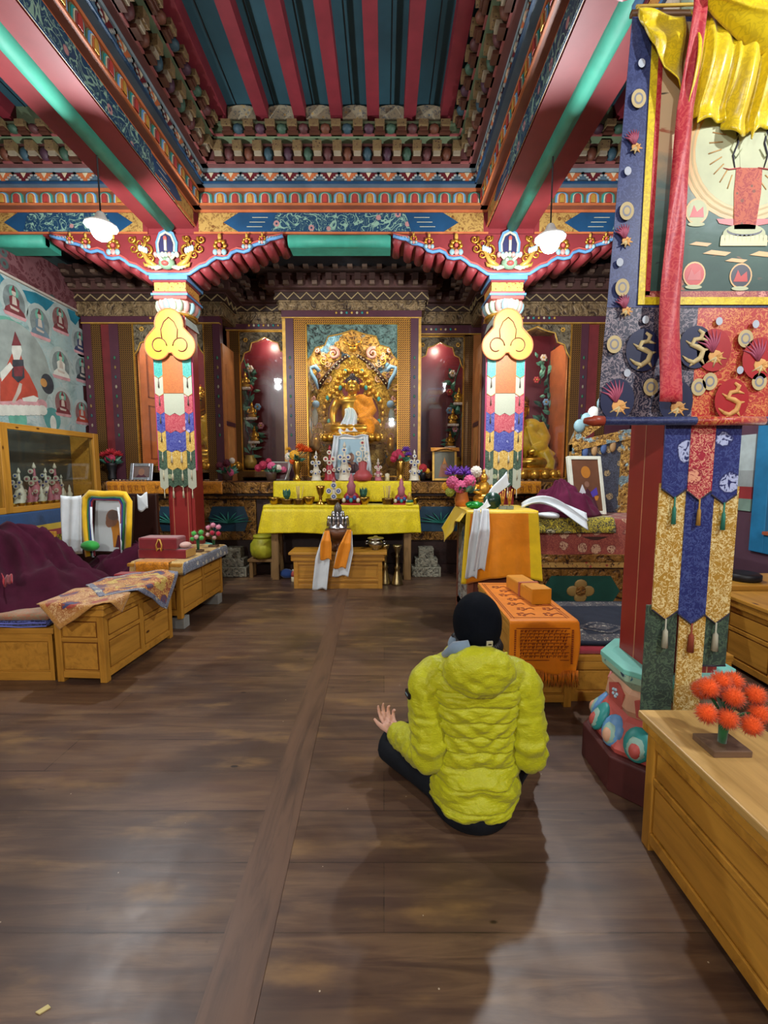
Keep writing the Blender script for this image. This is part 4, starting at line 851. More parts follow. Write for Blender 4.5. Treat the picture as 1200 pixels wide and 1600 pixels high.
def seated_statue(x, Y, z, H, label, robe, hairc, detail=True):
    """cross-legged statue of total height H sitting at height z"""
    t = thing('seated_statue', label, 'statue', (x, Y, z)); h = H*.26; c = Vector((x, Y-.02, z+H*.72)); m = MB()
    P = lambda a, b, d: (x+a*H, Y+b*H, z+d*H)
    m.ell(P(0, 0, .36), (H*.17, H*.12, H*.26), GOLD, 18, 12); m.ell(P(0, -.0, .5), (H*.215, H*.11, H*.09), GOLD, 18, 9); m.tube([P(0, 0, .5), P(0, -.01, .62)], [H*.075, H*.07], GOLD, 12)
    for e in (-1, 1):
        m.tube([P(e*.12, .02, .1), P(e*.3, -.08, .09), P(e*.37, -.16, .085)], [H*.12, H*.11, H*.075], GOLD, 12); m.tube([P(e*.37, -.16, .085), P(e*.15, -.27, .08), P(-e*.1, -.29, .09)], [H*.075, H*.07, H*.045], GOLD, 10)
    m.tube([P(-.22, 0, .51), P(-.28, -.02, .38), P(-.29, -.08, .27), P(-.27, -.2, .16), P(-.26, -.24, .09)], [H*.065, H*.06, H*.05, H*.04, H*.025], GOLD, 10)
    m.tube([P(.22, 0, .51), P(.27, -.03, .36), P(.2, -.14, .24), P(.05, -.22, .2)], [H*.065, H*.06, H*.05, H*.035], GOLD, 10)
    face(m, c, h, GOLD, paint('statue ink', '#2a2018')); m.build('body', t)
    m = MB(); m.ell(c+Vector((0, h*.08, h*.2)), (h*.39, h*.42, h*.36), hairc, 16, 9); m.ell(c+Vector((0, h*.05, h*.58)), (h*.17, h*.18, h*.17), hairc, 12, 8)
    for k in range(50):
        a, b = k*2.4, .25+1.1*(k/50); m.ell(c+Vector((h*.4*math.cos(a)*math.cos(b), h*.08+h*.43*math.sin(a)*math.cos(b), h*.2+h*.37*math.sin(b))), h*.045, hairc, 6, 4)
    m.ell(c+Vector((0, h*.05, h*.78)), h*.045, paint('coral bead', '#b5502c'), 8, 6); m.build('hair', t)
    if robe:
        m = MB()
        m.ell(P(.085, -.005, .36), (H*.125, H*.135, H*.24), robe, 18, 12); m.ell(P(.13, 0, .51), (H*.125, H*.125, H*.10), robe, 16, 9)
        m.tube([P(.20, 0, .53), P(.275, -.03, .37), P(.2, -.15, .25), P(.1, -.21, .21)], [H*.095, H*.09, H*.075, H*.06], robe, 14)
        m.tube([P(.12, -.06, .22), P(.26, -.08, .15), P(.36, -.14, .11)], [H*.12, H*.13, H*.09], robe, 14); m.tube([P(.22, -.2, .2), P(.27, -.24, .08), P(.26, -.27, .0)], [H*.08, H*.08, H*.06], robe, 12)
        for k2 in range(6): m.tube([P(.05+.035*k2, -.13+.012*k2, .5-.02*k2), P(.09+.03*k2, -.15, .34), P(.14+.035*k2, -.21, .18)], [H*.012, H*.016, H*.012], robe, 6)
        m.build('robe', t, remesh=H*.012, smooth_it=2)
    m = MB()
    for r, z0, z1 in ((.42, -.02, .03), (.46, -.09, -.02), (.4, -.13, -.09)): m.lathe([(H*r*.96, z+H*z0), (H*r, z+H*(z0+z1)/2), (H*r*.96, z+H*z1)], (x, Y-.12*H, 0), GOLD, 26, 1, .62)
    for i in range(22): a = 2*PI*i/22; m.ell((x+H*.45*math.cos(a), Y-.12*H+H*.28*math.sin(a), z-H*.05), (H*.06, H*.05, H*.06), GOLD, 7, 6)
    m.build('lotus_throne', t); return t
# centre: gilded halo, statue, scarf
ys = YC+.32; sx = xc(551, ys); k = ys/FPX
t = thing('gilded_halo', 'tall gilded halo with red roundels behind the central statue', 'halo', (sx, ys+.16, zc(690, ys)))
def disc(cx, cz, r, y0, y1, mat, m, rin=0, n=40, sz=1.):
    fr = (Vector((cx, 0, cz)), U_, Z_, Vector((0, 1, 0)))
    if rin:
        o = [(r*math.cos(2*PI*i/n), r*sz*math.sin(2*PI*i/n)) for i in range(n)]; q = [(rin*math.cos(2*PI*i/n), rin*sz*math.sin(2*PI*i/n)) for i in range(n)]
        vs = [Vector((cx+a, y, cz+b)) for y in (y0, y1) for a, b in o+q]; fs = []
        for i in range(n): j = (i+1) % n; fs += [(i, j, n+j, n+i), (2*n+i, 3*n+i, 3*n+j, 2*n+j), (i, 2*n+i, 2*n+j, j), (n+i, n+j, 3*n+j, 3*n+i)]
        m.add(vs, fs, mat)
    else: m.frame(fr, [(r*math.cos(2*PI*i/n), r*sz*math.sin(2*PI*i/n)) for i in range(n)], y0, y1, mat)
CG = carved('halo gilding', '#e0b450', '#8a5a1e', 24, .3, .75, 1.)
m = MB(); bz = zc(645, ys); hz2 = zc(604, ys)
pts = [(sx+62*k*math.cos(a), bz+(64*k if math.sin(a) < 0 else 62*k)*math.sin(a)) for a in [(-.9+.1*i)*1 for i in range(11)]]
big = [(sx+60*k, zc(690, ys)), (sx+64*k, zc(655, ys)), (sx+60*k, zc(622, ys)), (sx+46*k, zc(592, ys)), (sx+28*k, zc(570, ys)), (sx+10*k, zc(556, ys)), (sx, zc(550, ys))]
m.prism(big+[(2*sx-u, w) for u, w in big[-2::-1]], ys+.17, ys+.21, CG); m.build('backplate', t)
m = MB(); disc(sx, bz, 52*k, ys+.13, ys+.17, CG, m, 40*k); disc(sx, hz2, 34*k, ys+.11, ys+.15, CG, m, 18*k)
for i in range(30): a = 2*PI*i/30; m.ell((sx+46*k*math.cos(a), ys+.13, bz+46*k*math.sin(a)), 4.6*k, GOLD, 8, 6)
for i in range(18): a = 2*PI*i/18; m.ell((sx+26*k*math.cos(a), ys+.11, hz2+26*k*math.sin(a)), 4.4*k, GOLD, 8, 6)
m.build('scroll_ring', t)
m = MB(); disc(sx, bz, 40*k, ys+.15, ys+.165, paint('halo red', '#7d2433', .4), m); disc(sx, hz2, 18*k, ys+.12, ys+.145, paint('halo red', '#7d2433', .4), m); m.build('red_ground', t)
m = MB()
for u, v in ((-20, 604), (20, 604), (-12, 578), (14, 578), (-38, 657), (40, 657), (-40, 620), (40, 622)): m.ell((sx+u*k, ys+.10, zc(v, ys)), (3*k, .015, 4*k), TEAL, 8, 6)
m.build('turquoise_stone', t)
for e in (-1, 1):
    m = MB(); m.tube([(sx+e*u*k, ys+.15, zc(v, ys)) for u, v in ((8, 552), (24, 562), (40, 580), (55, 602))], .028, paint('dark beaded band', '#3a1c14', .4), 8)
    for i in range(12): q = i/11; m.ell((sx+e*(8+47*q)*k, ys+.12, zc(552+50*q**1.25, ys)), .011, CREAM, 6, 5)
    m.build('beaded_band', t)
# carved beasts and scrolls round the halo
for e in (-1, 1):
    t = thing('carved_guardian', 'painted carved beast and scrolls on the %s side of the central niche' % ('mural' if e < 0 else 'throne'), 'carving', (sx+e*55*k, ys+.2, zc(700, ys)))
    m = MB(); r2 = random.Random(3)
    for i in range(34):
        u, v = 62+r2.uniform(-12, 5), r2.uniform(540, 735); u = u if v > 600 else r2.uniform(18, 64)
        m.tube([(sx+e*a, ys+.17, b) for a, b in spiral((u*k, zc(v, ys)), r2.uniform(3, 6.5)*k, 1.3, 1, 14, r2.random()*6)], [.016-.0007*i2 for i2 in range(15)], r2.choice((GOLD, GOLDP, PEACH, LOTUSC[0], GOLD)), 5)
    m.build('scrollwork', t)
    m = MB(); m.ell((sx+e*60*k, ys+.12, zc(650, ys)), (5*k, .05, 14*k), COOL, 10, 7); m.ell((sx+e*58*k, ys+.1, zc(630, ys)), (6*k, .05, 6*k), BLOS[2], 10, 7); m.tube([(sx+e*u*k, ys+.1, zc(v, ys)) for u, v in ((52, 578), (58, 570), (66, 572), (64, 582), (58, 592), (54, 606))], [.03, .035, .03, .03, .03, .012], BLOS[2], 7)
    m.ell((sx+e*58*k, ys+.08, zc(695, ys)), (7*k, .08, 13*k), GOLD, 10, 7); m.ell((sx+e*60*k, ys+.05, zc(720, ys)), (9*k, .09, 9*k), GOLD, 10, 7); m.build('beast', t)
t = thing('carved_mask', 'gilt horned mask carved at the top of the central niche', 'carving', (sx, ys+.17, zc(548, ys))); m = MB(); zc0 = zc(540, ys)
m.ell((sx, ys+.14, zc0), (7*k, .06, 6*k), GOLD, 12, 8)
for e in (-1, 1): m.tube([(sx+e*4*k, ys+.13, zc0+4*k), (sx+e*12*k, ys+.13, zc0+8*k), (sx+e*14*k, ys+.13, zc0+14*k)], [.02, .016, .006], GOLD, 6); m.ell((sx+e*3*k, ys+.08, zc0+1*k), .014, BLACK, 6, 5); m.tube([(sx+e*a, ys+.15, b) for a, b in spiral((30*k, zc(548, ys)), 9*k, 1.4, 1, 18, 1)], [.03-.001*i for i in range(19)], LOTUSC[0], 6)
m.build('mask', t)
YROBE = cloth('statue robe satin', '#e88f06', .6, .12, .1, 300, .3, '#a85a04')
seated_statue(sx, ys-.02, zc(681, ys), .98, 'golden seated statue in yellow robe at the centre of the altar', YROBE, paint('statue hair', '#1a1626', .5))
WH = cloth('white silk', '#d4dde0', .5, .08, .3, 260, .4)
t = thing('silk_scarf', 'white silk scarf laid on the lap of the central golden statue', 'scarf', (sx-.03, ys-.2, zc(680, ys))); m = MB()
def f(u, v): return (sx-.03+(u-.5)*(.14+.17*v)+.02*math.sin(v*7), ys-.21-.16*v-.02*math.sin(u*17), zc(640, ys)-.40*v+.02*math.sin(u*9)*v-.03*(2*u-1)**2)
m.sheet(f, 26, 16, WH); m.build('scarf_cloth', t, solid=.004)
# outer niche statues
seated_statue(xc(312, 6.35), 6.4, zc(722, 6.35), 1.2, 'golden seated figure in the niche behind the mural-side pillar', cloth('gold cloth', '#c79a1c', .35, .15, .2, 300), GOLD)
seated_statue(xc(815, 6.35), 6.42, zc(735, 6.35), 1.25, 'golden seated deity in the niche behind the maroon robe', cloth('gold cloth', '#c79a1c', .35, .15, .2, 300), carved('dark curl carving', '#8a5a2c', '#3a2416', 22))
yr = YO+.62
relief_plant(xc(248, yr), yr, zc(720, yr), zc(560, yr), 1, 'green flowering relief beside the orange door on the mural side', .34)
relief_plant(xc(862, yr), yr, zc(740, yr), zc(540, yr), -1, 'green flowering relief beside the orange door on the throne side', .6)

# small lamps fitted inside the niches, above the opening
def niche_lamp(x, y, z, w, label, grp=None):
    t = thing('niche_lamp', label, 'lamp', (x, y, z), 0, grp); m = MB(); m.ell((x, y, z), (.025, .025, .03), glow('niche glass', '#ffe9c8', 20), 10, 7); m.build('bulb', t); m = MB(); m.lathe([(.02, z+.03), (.02, z+.07)], (x, y, 0), WHITEP, 10); m.build('socket_cap', t)
    ld = bpy.data.lights.new('niche_light', 'POINT'); ld.energy = w; ld.shadow_soft_size = .05; ld.color = (1, .90, .74); lo = bpy.data.objects.new('niche_light', ld); COL.objects.link(lo); lo.parent = t; lo.location = (0, 0, -.04)
for px, Y, py, w, lb in ((492, YC, 512, 17, 'small lamp in the upper mural-side corner of the central niche'), (611, YC, 512, 17, 'small lamp in the upper throne-side corner of the central niche'), (418, YS, 524, 7, 'small lamp in the red niche on the mural side of the centre'), (684, YS, 530, 7, 'small lamp in the red niche behind the framed picture'), (290, YO, 508, 14, 'small lamp in the wide niche behind the mural-side pillar'), (820, YO, 508, 14, 'small lamp in the wide niche behind the maroon robe')):
    niche_lamp(xc(px, Y), Y+.12, zc(py, Y), w, lb)
# ------------------------------------------------------------ furniture builders
HONEY = wood('honey pine', '#bb8632', '#93631f', 1, 5, .36); HONEYX = wood('honey pine cross', '#bb8632', '#93631f', 0, 5, .36); HONEYZ = wood('honey pine post', '#b9842f', '#93631f', 2, 5, .36)
GROOVE = paint('panel groove', '#7a4a16', .5); ROUGH = wood('rough timber', '#8a6a3e', '#5d4424', 2, 5, .6)
def rot2(m, T): m.T = T; return m
def low_table(loc, rz, w, L, H, label, ncol=2, feet=None, name='low_table', over=.03, apron=.09, topm=None):
    """panelled Tibetan low table: w across (local x), L along local y, open back to -x"""
    t = thing(name, label, 'table', loc, rz); T = MW[t]
    m = MB(T); m.box(-over, w+over, -over, L+over, H-.028, H, topm or HONEY); m.build('top', t, bevel=.005)
    m = MB(T); a = apron; m.slabz([(-over*.6, -over*.6), (w+over*.6, -over*.6), (w+over*.6, L+over*.6), (-over*.6, L+over*.6)], H-.03-a*.55, H-.028, HONEYX); m.build('cornice', t, bevel=.008)
    p = .045
    for x in (0, w-p):
        for y in (0, L-p): m = MB(T); m.box(x, x+p, y, y+p, 0 if not feet else 0.0, H-.03, HONEYZ); m.build('leg', t, bevel=.004)
    m = MB(T); z0 = .03; m.box(.012, w-.012, .012, L-.012, z0, H-.05, HONEYX); m.build('carcass', t)
    def panels(fr, W, n, nm):
        mz = H-.09-a*.3; zs = (z0+.05, z0+.05+(mz-z0-.05)*.58, z0+.05+(mz-z0-.05)*.66, mz)
        for r0, r1 in ((z0, z0+.045), (zs[1], zs[2]), (zs[3], H-.05)): m = MB(T); m.frame(fr, [(p, r0), (W-p, r0), (W-p, r1), (p, r1)], 0, .011, HONEYX); m.build(nm+'_rail', t, bevel=.003)
        for i in range(1, n): x = p+(W-2*p)*i/n; m = MB(T); m.frame(fr, [(x-.022, z0), (x+.022, z0), (x+.022, H-.05), (x-.022, H-.05)], 0, .0115, HONEYZ); m.build(nm+'_stile', t, bevel=.003)
        for i in range(n):
            x0 = p+(W-2*p)*i/n+(.022 if i else 0)+.012; x1 = p+(W-2*p)*(i+1)/n-(.022 if i < n-1 else 0)-.012
            for (b, c) in ((zs[0]+.01, zs[1]-.01), (zs[2]+.01, zs[3]-.01)):
                m = MB(T); m.frame(fr, [(x0-.008, b-.008), (x1+.008, b-.008), (x1+.008, c+.008), (x0-.008, c+.008)], 0, .002, GROOVE); m.frame(fr, [(x0, b), (x1, b), (x1, c), (x0, c)], 0, .008, HONEY); m.build(nm+'_panel', t, bevel=.004)
    V = lambda *q: Vector(q)
    panels((V(w-.012, 0, 0), V(0, 1, 0), V(0, 0, 1), V(1, 0, 0)), L, ncol, 'front'); panels((V(0, .012, 0), V(1, 0, 0), V(0, 0, 1), V(0, -1, 0)), w, 1, 'end')
    panels((V(.012, L, 0), V(0, -1, 0), V(0, 0, 1), V(-1, 0, 0)), L, ncol, 'back')
    if feet:
        for y in (.03, L-.13): m = MB(T); m.box(-.0, w, y, y+.1, -feet, 0, paint('grey concrete', '#8a8c86', .8)); m.build('foot_block', t, bevel=.004)
    return t
def bench(x0, x1, y0, y1, H, label, n=2):
    t = thing('low_bench', label, 'bench', ((x0+x1)/2, y0, 0)); m = MB(); m.box(x0, x1, y0, y1, 0.0, H-.04, HONEYX); m.build('carcass', t)
    m = MB(); m.box(x0-.01, x1+.01, y0-.012, y1, H-.04, H, HONEYX); m.build('seat_board', t, bevel=.005); fr = (Vector((x0, y0, 0)), U_, Z_, N_); L = x1-x0
    m = MB(); m.frame(fr, [(0, .0), (L, .0), (L, .06), (0, .06)], 0, .012, HONEYX); m.frame(fr, [(0, H-.09), (L, H-.09), (L, H-.04), (0, H-.04)], 0, .012, HONEYX)
    for i in range(n+1): u = L*i/n; m.frame(fr, [(max(0, u-.03), 0), (min(L, u+.03), 0), (min(L, u+.03), H-.04), (max(0, u-.03), H-.04)], 0, .0125, HONEYZ)
    m.build('front_frame', t, bevel=.003)
    for i in range(n): a, b = L*i/n+.04, L*(i+1)/n-.04; m = MB(); m.frame(fr, [(a, .07), (b, .07), (b, H-.1), (a, H-.1)], 0, .006, HONEY); m.build('front_panel', t, bevel=.003)
    return t
def heap(name, label, cat, cx, cy, z0, rx, ry, h, mat, seed, power=1.6, folds=.05, peak=(0, 0), accent=None, n=64, k=26, freq=5.):
    """folded cloth thrown in a heap, closed underneath"""
    t = thing(name, label, cat, (cx, cy, z0)); m = MB(); rings = []
    for i in range(k+1):
        q = i/k; row = []
        for j in range(n):
            a = 2*PI*j/n; wob = 1+.16*nz((math.cos(a), math.sin(a), seed), 1.3, seed)
            r = q*wob; x = rx*r*math.cos(a)+peak[0]*(1-q); y = ry*r*math.sin(a)+peak[1]*(1-q)
            f = nz((x*2.2, y*2.2, seed), freq*.5, seed); ridge = 1-abs(nz((x, y*1.0, seed+3), freq*.62, seed))*2
            ridge2 = math.sin(a*7+q*5+3*nz((x, y, 0), 2, seed))
            ridge3 = abs(math.sin(a*5.5+3.2*nz((x*1.6, y*1.6, 2), 1.2, seed)+q*2.5))
            z = h*max(0, 1-q**power)+folds*(1-q*.6)*(f*.7+ridge*.5+ridge2*.3*q-ridge3**.6*.6*min(1, q*2.2)+.2)*min(1, (1-q)*5)
            row.append(Vector((cx+x, cy+y, z0+max(.004, z))))
        rings.append(row)
    m.rings(rings[::-1], mat, True); o = m.build('folded_cloth', t)
    if accent:
        for (px, py, pz, L, ang, mt) in accent:
            m = MB()
            def f(u, v): x = cx+px+L*(u-.5)*math.cos(ang); y = cy+py+L*(u-.5)*math.sin(ang); return (x+.04*(v-.5), y-.05*(v-.5)-.012, z0+pz+.035*math.sin(u*9)*.5-(.05*v)+.01*math.sin(u*21))
            m.sheet(f, 20, 5, mt); m.build('lining_fold', t, solid=.006)
    return t
def spread(name, label, cat, T, W, L, z, mat, drops=(0, 0, 0, 0), wav=.01, nu=30, nv=30, solid=.005, border=None, corner=0.):
    """cloth lying on a flat top of W x L (local frame T), hanging over each side by drops = (x0, x1, y0, y1)"""
    t = thing(name, label, cat, tuple(T @ Vector((W/2, L/2, z)))); t0, t1, t2, t3 = drops; m = MB(T)
    def f(u, v):
        a = -t0+u*(W+t0+t1); b = -t2+v*(L+t2+t3); dx = max(0, -a, a-W); dy = max(0, -b, b-L); d = max(dx, dy) if not corner else (dx**2+dy**2)**.5
        x = min(max(a, 0), W); y = min(max(b, 0), L); e = .006
        sx = -1 if a < 0 else (1 if a > W else 0); sy = -1 if b < 0 else (1 if b > L else 0)
        x += sx*(e+.02*(1-math.exp(-dx*20))+wav*math.sin(b*17+a*5)*dx*4); y += sy*(e+.02*(1-math.exp(-dy*20))+wav*math.sin(a*19+2)*dy*4)
        return (x, y, z+.006-d+.004*nz((a, b, 1), 7))
    m.sheet(f, nu, nv, mat, border and (lambda u, v: border[1] if border[0](u, v) else mat)); m.build('cloth_sheet', t, solid=solid); return t

# ------------------------------------------------------------ the mural wall
MG = NT('mural ground'); co = MG.coord(); n1 = MG.noise(co, 1.6, 5, .8); n2 = MG.noise(co, 5, 4, 1.)
c = MG.ramp(n1, [(.3, hx('#6a8d8a')), (.46, hx('#8fa5a2')), (.6, hx('#a9b4b0')), (.75, hx('#7d958c'))]); c = MG.mix(MG.math('MULTIPLY', MG.step(n2, .55, .7), .6), c, hx('#4f6f6c')); c = MG.mix(MG.band(n2, .5, .02), c, hx('#8fa8a8')); MURAL = MG.fin(c, .65)
Xm = XL+.012
def mp(px, py):           # surveyed point on the mural plane
    a = ray(px, py); k = Xm/a[0]; return Vector((0, a[1]*k, CAM_H+a[2]*k))
t = thing('wall_mural', 'large painted mural of seated teachers on the side wall above the glass case', 'mural', (Xm, 4.4, 1.6))
zt, zb = mp(60, 456).z, 1.3
m = MB(); m.box(XL+.0, Xm, 2.6, 5.93, zb, zt, MURAL); fm = (Vector((Xm, 0, 0)), Vector((0, 1, 0)), Z_, Vector((1, 0, 0)))
def mell(m, px, py, rw, rh, mat, d=.001, n=20):
    c = mp(px, py); m.frame(fm, [(c.y+rw*math.cos(2*PI*i/n), c.z+rh*math.sin(2*PI*i/n)) for i in range(n)], 0, d, mat)
def mpoly(m, pts, mat, d): q = [mp(*p) for p in pts]; m.frame(fm, [(v.y, v.z) for v in q], 0, d, mat)
BRB = paint('mural blue', '#1f6d80', .65, 0, .3, 5); MR = paint('mural red', '#a2402f', .65, 0, .2, 9); MW_ = paint('mural white', '#c4c6bb', .65, 0, .12, 9); MD = paint('mural dark', '#33363c', .65, 0, .35, 12); MPK = paint('mural pink', '#b98a8c', .65, 0, .2, 12); MGN = paint('mural green', '#5d9a86', .65, 0, .2, 9); MSK = paint('mural skin', '#b3a79a', .65); MMR = paint('mural maroon', '#6b2f33', .65, 0, .25, 12)
mpoly(m, [(0, 428), (10, 440), (3, 448), (0, 449)], BRB, .001); mpoly(m, [(32, 452), (55, 457), (85, 473), (72, 486), (55, 480), (42, 470)], BRB, .001); mpoly(m, [(105, 482), (128, 492), (118, 508), (110, 500)], BRB, .001)
el2 = lambda cx, cz, rx, rz, n=20: [(cx+rx*math.cos(2*PI*i/n), cz+rz*math.sin(2*PI*i/n)) for i in range(n)]
# principal figure
mell(m, 20, 545, .36, .33, MGN, .001, 28); mell(m, 28, 575, .46, .5, paint('mural haze', '#87918b', .65, 0, .2, 6), .0012, 28)
mpoly(m, [(18, 553), (32, 553), (38, 575), (45, 585), (58, 612), (60, 626), (40, 626), (0, 627), (0, 592), (10, 572)], MR, .003)
mpoly(m, [(19, 537), (31, 537), (34, 548), (30, 562), (21, 562), (18, 548)], MW_, .004); mpoly(m, [(18, 540), (23, 518), (33, 540)], MMR, .005); mpoly(m, [(19, 562), (36, 562), (38, 590), (28, 598), (18, 588)], MD, .004); mpoly(m, [(20, 573), (36, 572), (34, 588), (22, 588)], MMR, .005); mpoly(m, [(0, 582), (15, 566), (20, 574), (2, 596)], MW_, .005); mpoly(m, [(30, 598), (24, 615), (18, 628), (22, 630), (32, 612), (34, 600)], MSK, .005); mpoly(m, [(34, 622), (52, 618), (60, 622), (56, 628), (36, 627)], MW_, .005)
for i in range(9):
    for r in range(2): mell(m, 2+8*i, 632+9*r, .07, .06, MPK if r == 0 else MW_, .002+.003*r+.0003*i, 10)
mell(m, 28, 655, .12, .12, MGN, .003); mell(m, 82, 655, .13, .14, paint('mural aqua', '#4f8a86', .65), .003); mell(m, 83, 662, .05, .1, MW_, .004); mell(m, 74, 600, .1, .12, MD, .002); mell(m, 68, 598, .05, .05, paint('mural apricot', '#b5854a'), .003)
for px, py, s, b1, b2 in ((22, 470, 1.1, MD, MMR), (62, 505, 1.1, MD, paint('mural slate', '#5d7480')), (94, 500, 1.0, MMR, MMR), (125, 535, .95, MD, paint('mural indigo', '#3a3f5a')), (95, 570, 1.1, MD, MW_), (129, 578, 1.05, MD, MD), (98, 630, 1.0, MMR, MMR), (128, 645, .95, MSK, MR)):
    c = mp(px, py); L = lambda pts, mt, d: m.frame(fm, [(c.y+u*s, c.z+w*s) for u, w in pts], 0, d, mt)
    L(el2(0, 0, .17, .20), paint('mural halo', '#98a5a0', .65, 0, .2), .0015); L(el2(0, -.01, .13, .16), paint('mural smoke', '#6f7a78', .65, 0, .3, 12) if b1 is MD else paint('mural dusk', '#7d5a58', .65, 0, .3, 12), .0025); L(el2(0, .08, .055, .06), MGN, .003)
    L([(-.125, -.13), (-.11, -.09), (-.055, -.05), (-.06, .02), (-.025, .045), (.025, .045), (.06, .02), (.055, -.05), (.11, -.09), (.125, -.13)], b2, .0036); L(el2(0, .075, .024, .032), MSK, .0042); L([(-.028, .09), (0, .15), (.028, .09)], MMR, .0048); L([(-.02, .04), (.02, .04), (.03, -.04), (-.03, -.04)], MSK if b2 is not MSK else MMR, .0042); L([(-.06, -.06), (.05, -.075), (.04, -.095), (-.05, -.09)], MSK, .0046)
    L([(-.14, -.13), (.14, -.13), (.12, -.165), (-.12, -.165)], MPK, .004)
m.build('painted_panel', t)
t2 = m = MB(); m.box(XL, Xm+.02, 2.6, 5.93, zt, zt+.42, scroll('dim red frieze', '#54252a', '#6f4548', '#3f4f4c', 4, .05, .75)); m.box(XL, Xm+.03, 2.6, 5.93, zt+.42, 4.02, paint('dim upper wall', '#2b3a38', .8, 0, .3, 3)); m.box(XL, Xm+.03, 2.6, 5.93, zt-.012, zt+.012, MSK)
m.build('trim_17', kind='structure')

# ------------------------------------------------------------ glass case with offerings
t = thing('glass_case', 'pine glass fronted case of offerings standing below the mural', 'display case', (-3.9, 4.1, 0))
CX, CY0, CY1, CZ0, CZ1 = -3.69, 2.7, 5.58, 1.03, 1.855
m = MB(); m.box(XL+.02, CX, CY0, CY1, CZ0-.05, CZ0, HONEY); m.build('case_floor', t); m = MB(); m.box(XL+.02, CX, CY0, CY1, CZ1-.012, CZ1-.006, pane_mat()); m.build('glass_top', t); m = MB(); m.box(XL+.02, XL+.05, CY0, CY1, CZ0, CZ1-.02, paint('case back', '#4a4d48', .4)); m.build('back_board', t)
m = MB(); m.box(XL+.02, CX-.04, CY0+.02, CY1-.02, 0, CZ0-.05, DARKW); m.build('base_cabinet', t)
for y in (CY0+.04, 4.2, CY1-.04): m = MB(); m.box(CX-.05, CX+.012, y-.045, y+.045, CZ0-.05, CZ1+.01, HONEYZ); m.build('post', t, bevel=.004)
for z in (CZ0-.055, CZ1-.05): m = MB(); m.box(CX-.045, CX+.008, CY0, CY1, z, z+.06, HONEY); m.build('rail', t, bevel=.004)
m = MB(); m.box(CX-.045, CX+.01, CY1-.04, CY1, CZ0, CZ1, HONEYZ); m.box(XL+.02, CX, CY1-.012, CY1-.008, CZ0, CZ1-.02, HONEY); m.build('end_frame', t)
for a, b in ((CY0+.09, 4.155), (4.245, CY1-.09)): m = MB(); m.box(CX-.02, CX-.016, a, b, CZ0, CZ1-.05, pane_mat()); m.build('glass_pane', t)
BUT = paint('butter white', '#c9c3ae', .5); BPK = paint('butter pink', '#a8606a', .5); BRD = paint('butter red', '#96222c', .45); BBLU = paint('butter blue', '#2e4a8a', .45)
def torma(x, y, z, h, label, grp, style=0):
    """butter sculpture: conical body, ring discs on a stem and flame tip"""
    t = thing('torma', label, 'offering cake', (x, y, z), 0, grp); body = (BRD, BUT, BPK)[style % 3]; dc = (BUT, BUT, BUT)[style % 3]; cc = (BRD, BBLU, BPK)[style % 3]
    m = MB(); m.lathe([(h*.17, z), (h*.18, z+h*.03), (h*.15, z+h*.06), (h*.13, z+h*.3), (h*.08, z+h*.45), (h*.035, z+h*.62), (h*.02, z+h*.86)], (x, y, 0), body, 12); m.build('body', t)
    for u, w, r in ((0, .78, .062), (-.1, .6, .07), (.1, .6, .07), (0, .5, .07), (-.13, .3, .05), (.13, .3, .05), (0, .24, .06)):
        m = MB(); c = Vector((x+u*h, y-h*(.1 if w > .4 else .15), z+w*h)); fr = (c, U_, Z_, N_)
        m.frame(fr, [(r*h*math.cos(PI*i/8), r*h*math.sin(PI*i/8)) for i in range(16)], 0, .008, dc); m.frame(fr, [(r*h*.45*math.cos(PI*i/5), r*h*.45*math.sin(PI*i/5)) for i in range(10)], .008, .012, cc); m.build('butter_disc', t)
    m = MB(); m.lathe([(h*.02, z+h*.84), (h*.045, z+h*.88), (h*.03, z+h*.93), (.001, z+h)], (x, y, 0), dc if style else BRD, 8); m.build('flame_tip', t); return t
def torma_small(x, y, z, h, label, grp, sty):
    t = thing('torma', label, 'offering cake', (x, y, z), 0, grp); m = MB(); m.lathe([(h*.2, z), (h*.22, z+h*.08), (h*.12, z+h*.3), (h*.16, z+h*.42), (h*.07, z+h*.6), (h*.09, z+h*.7), (.002, z+h)], (x, y, 0), sty, 10); m.build('body', t); return t
i = 0
for px, py, h, s in ((32, 775, .40, 1), (56, 770, .46, 2), (73, 768, .40, 1), (88, 768, .46, 2), (97, 767, .32, 1)):
    a = ray(px, py); k = -3.93/a[0]; torma(-3.93, a[1]*k, CZ0, h, 'pale ringed butter torma behind the glass of the offerings case', 'ringed tormas in the glass case', s); i += 1
for px, mt, h in ((66, BUT, .2), (100, BUT, .17), (110, BUT, .2), (5, BUT, .3), (48, BPK, .2), (80, BPK, .2)): a = ray(px, 785); k = -3.82/a[0]; torma_small(-3.82, a[1]*k, CZ0, h, 'small cone shaped torma at the front of the glass case', 'small tormas in the glass case', mt)
BRASS = metalm('brass', '#c9a04a', .28); BRONZE = metalm('old bronze', '#8a6a3a', .38); SILVER = metalm('silver', '#c8ccd0', .25)
def bowl(x, y, z, r, label, grp, mat=BRASS, cat='bowl', name='offering_bowl', hs=1.):
    t = thing(name, label, cat, (x, y, z), 0, grp); m = MB(); m.lathe([(a, z+b*hs) for a, b in ((r*.5, 0), (r*.55, r*.08), (r*.72, r*.25), (r*.98, r*.75), (r, r*.95), (r*.93, r*.95), (r*.9, r*.75), (r*.5, r*.6))], (x, y, 0), mat, 18); m.build('bowl_body', t)
    m = MB(); m.lathe([(r*.9, z+r*.8*hs), (r*.89, z+r*.82*hs)], (x, y, 0), paint('water', '#8f9a98', .05), 18); m.build('water', t); return t
for i in range(12): y = 4.32+.095*i; bowl(-3.745, y, CZ0, .035, 'small brass water bowl at the front edge inside the glass case', 'water bowls in the glass case')
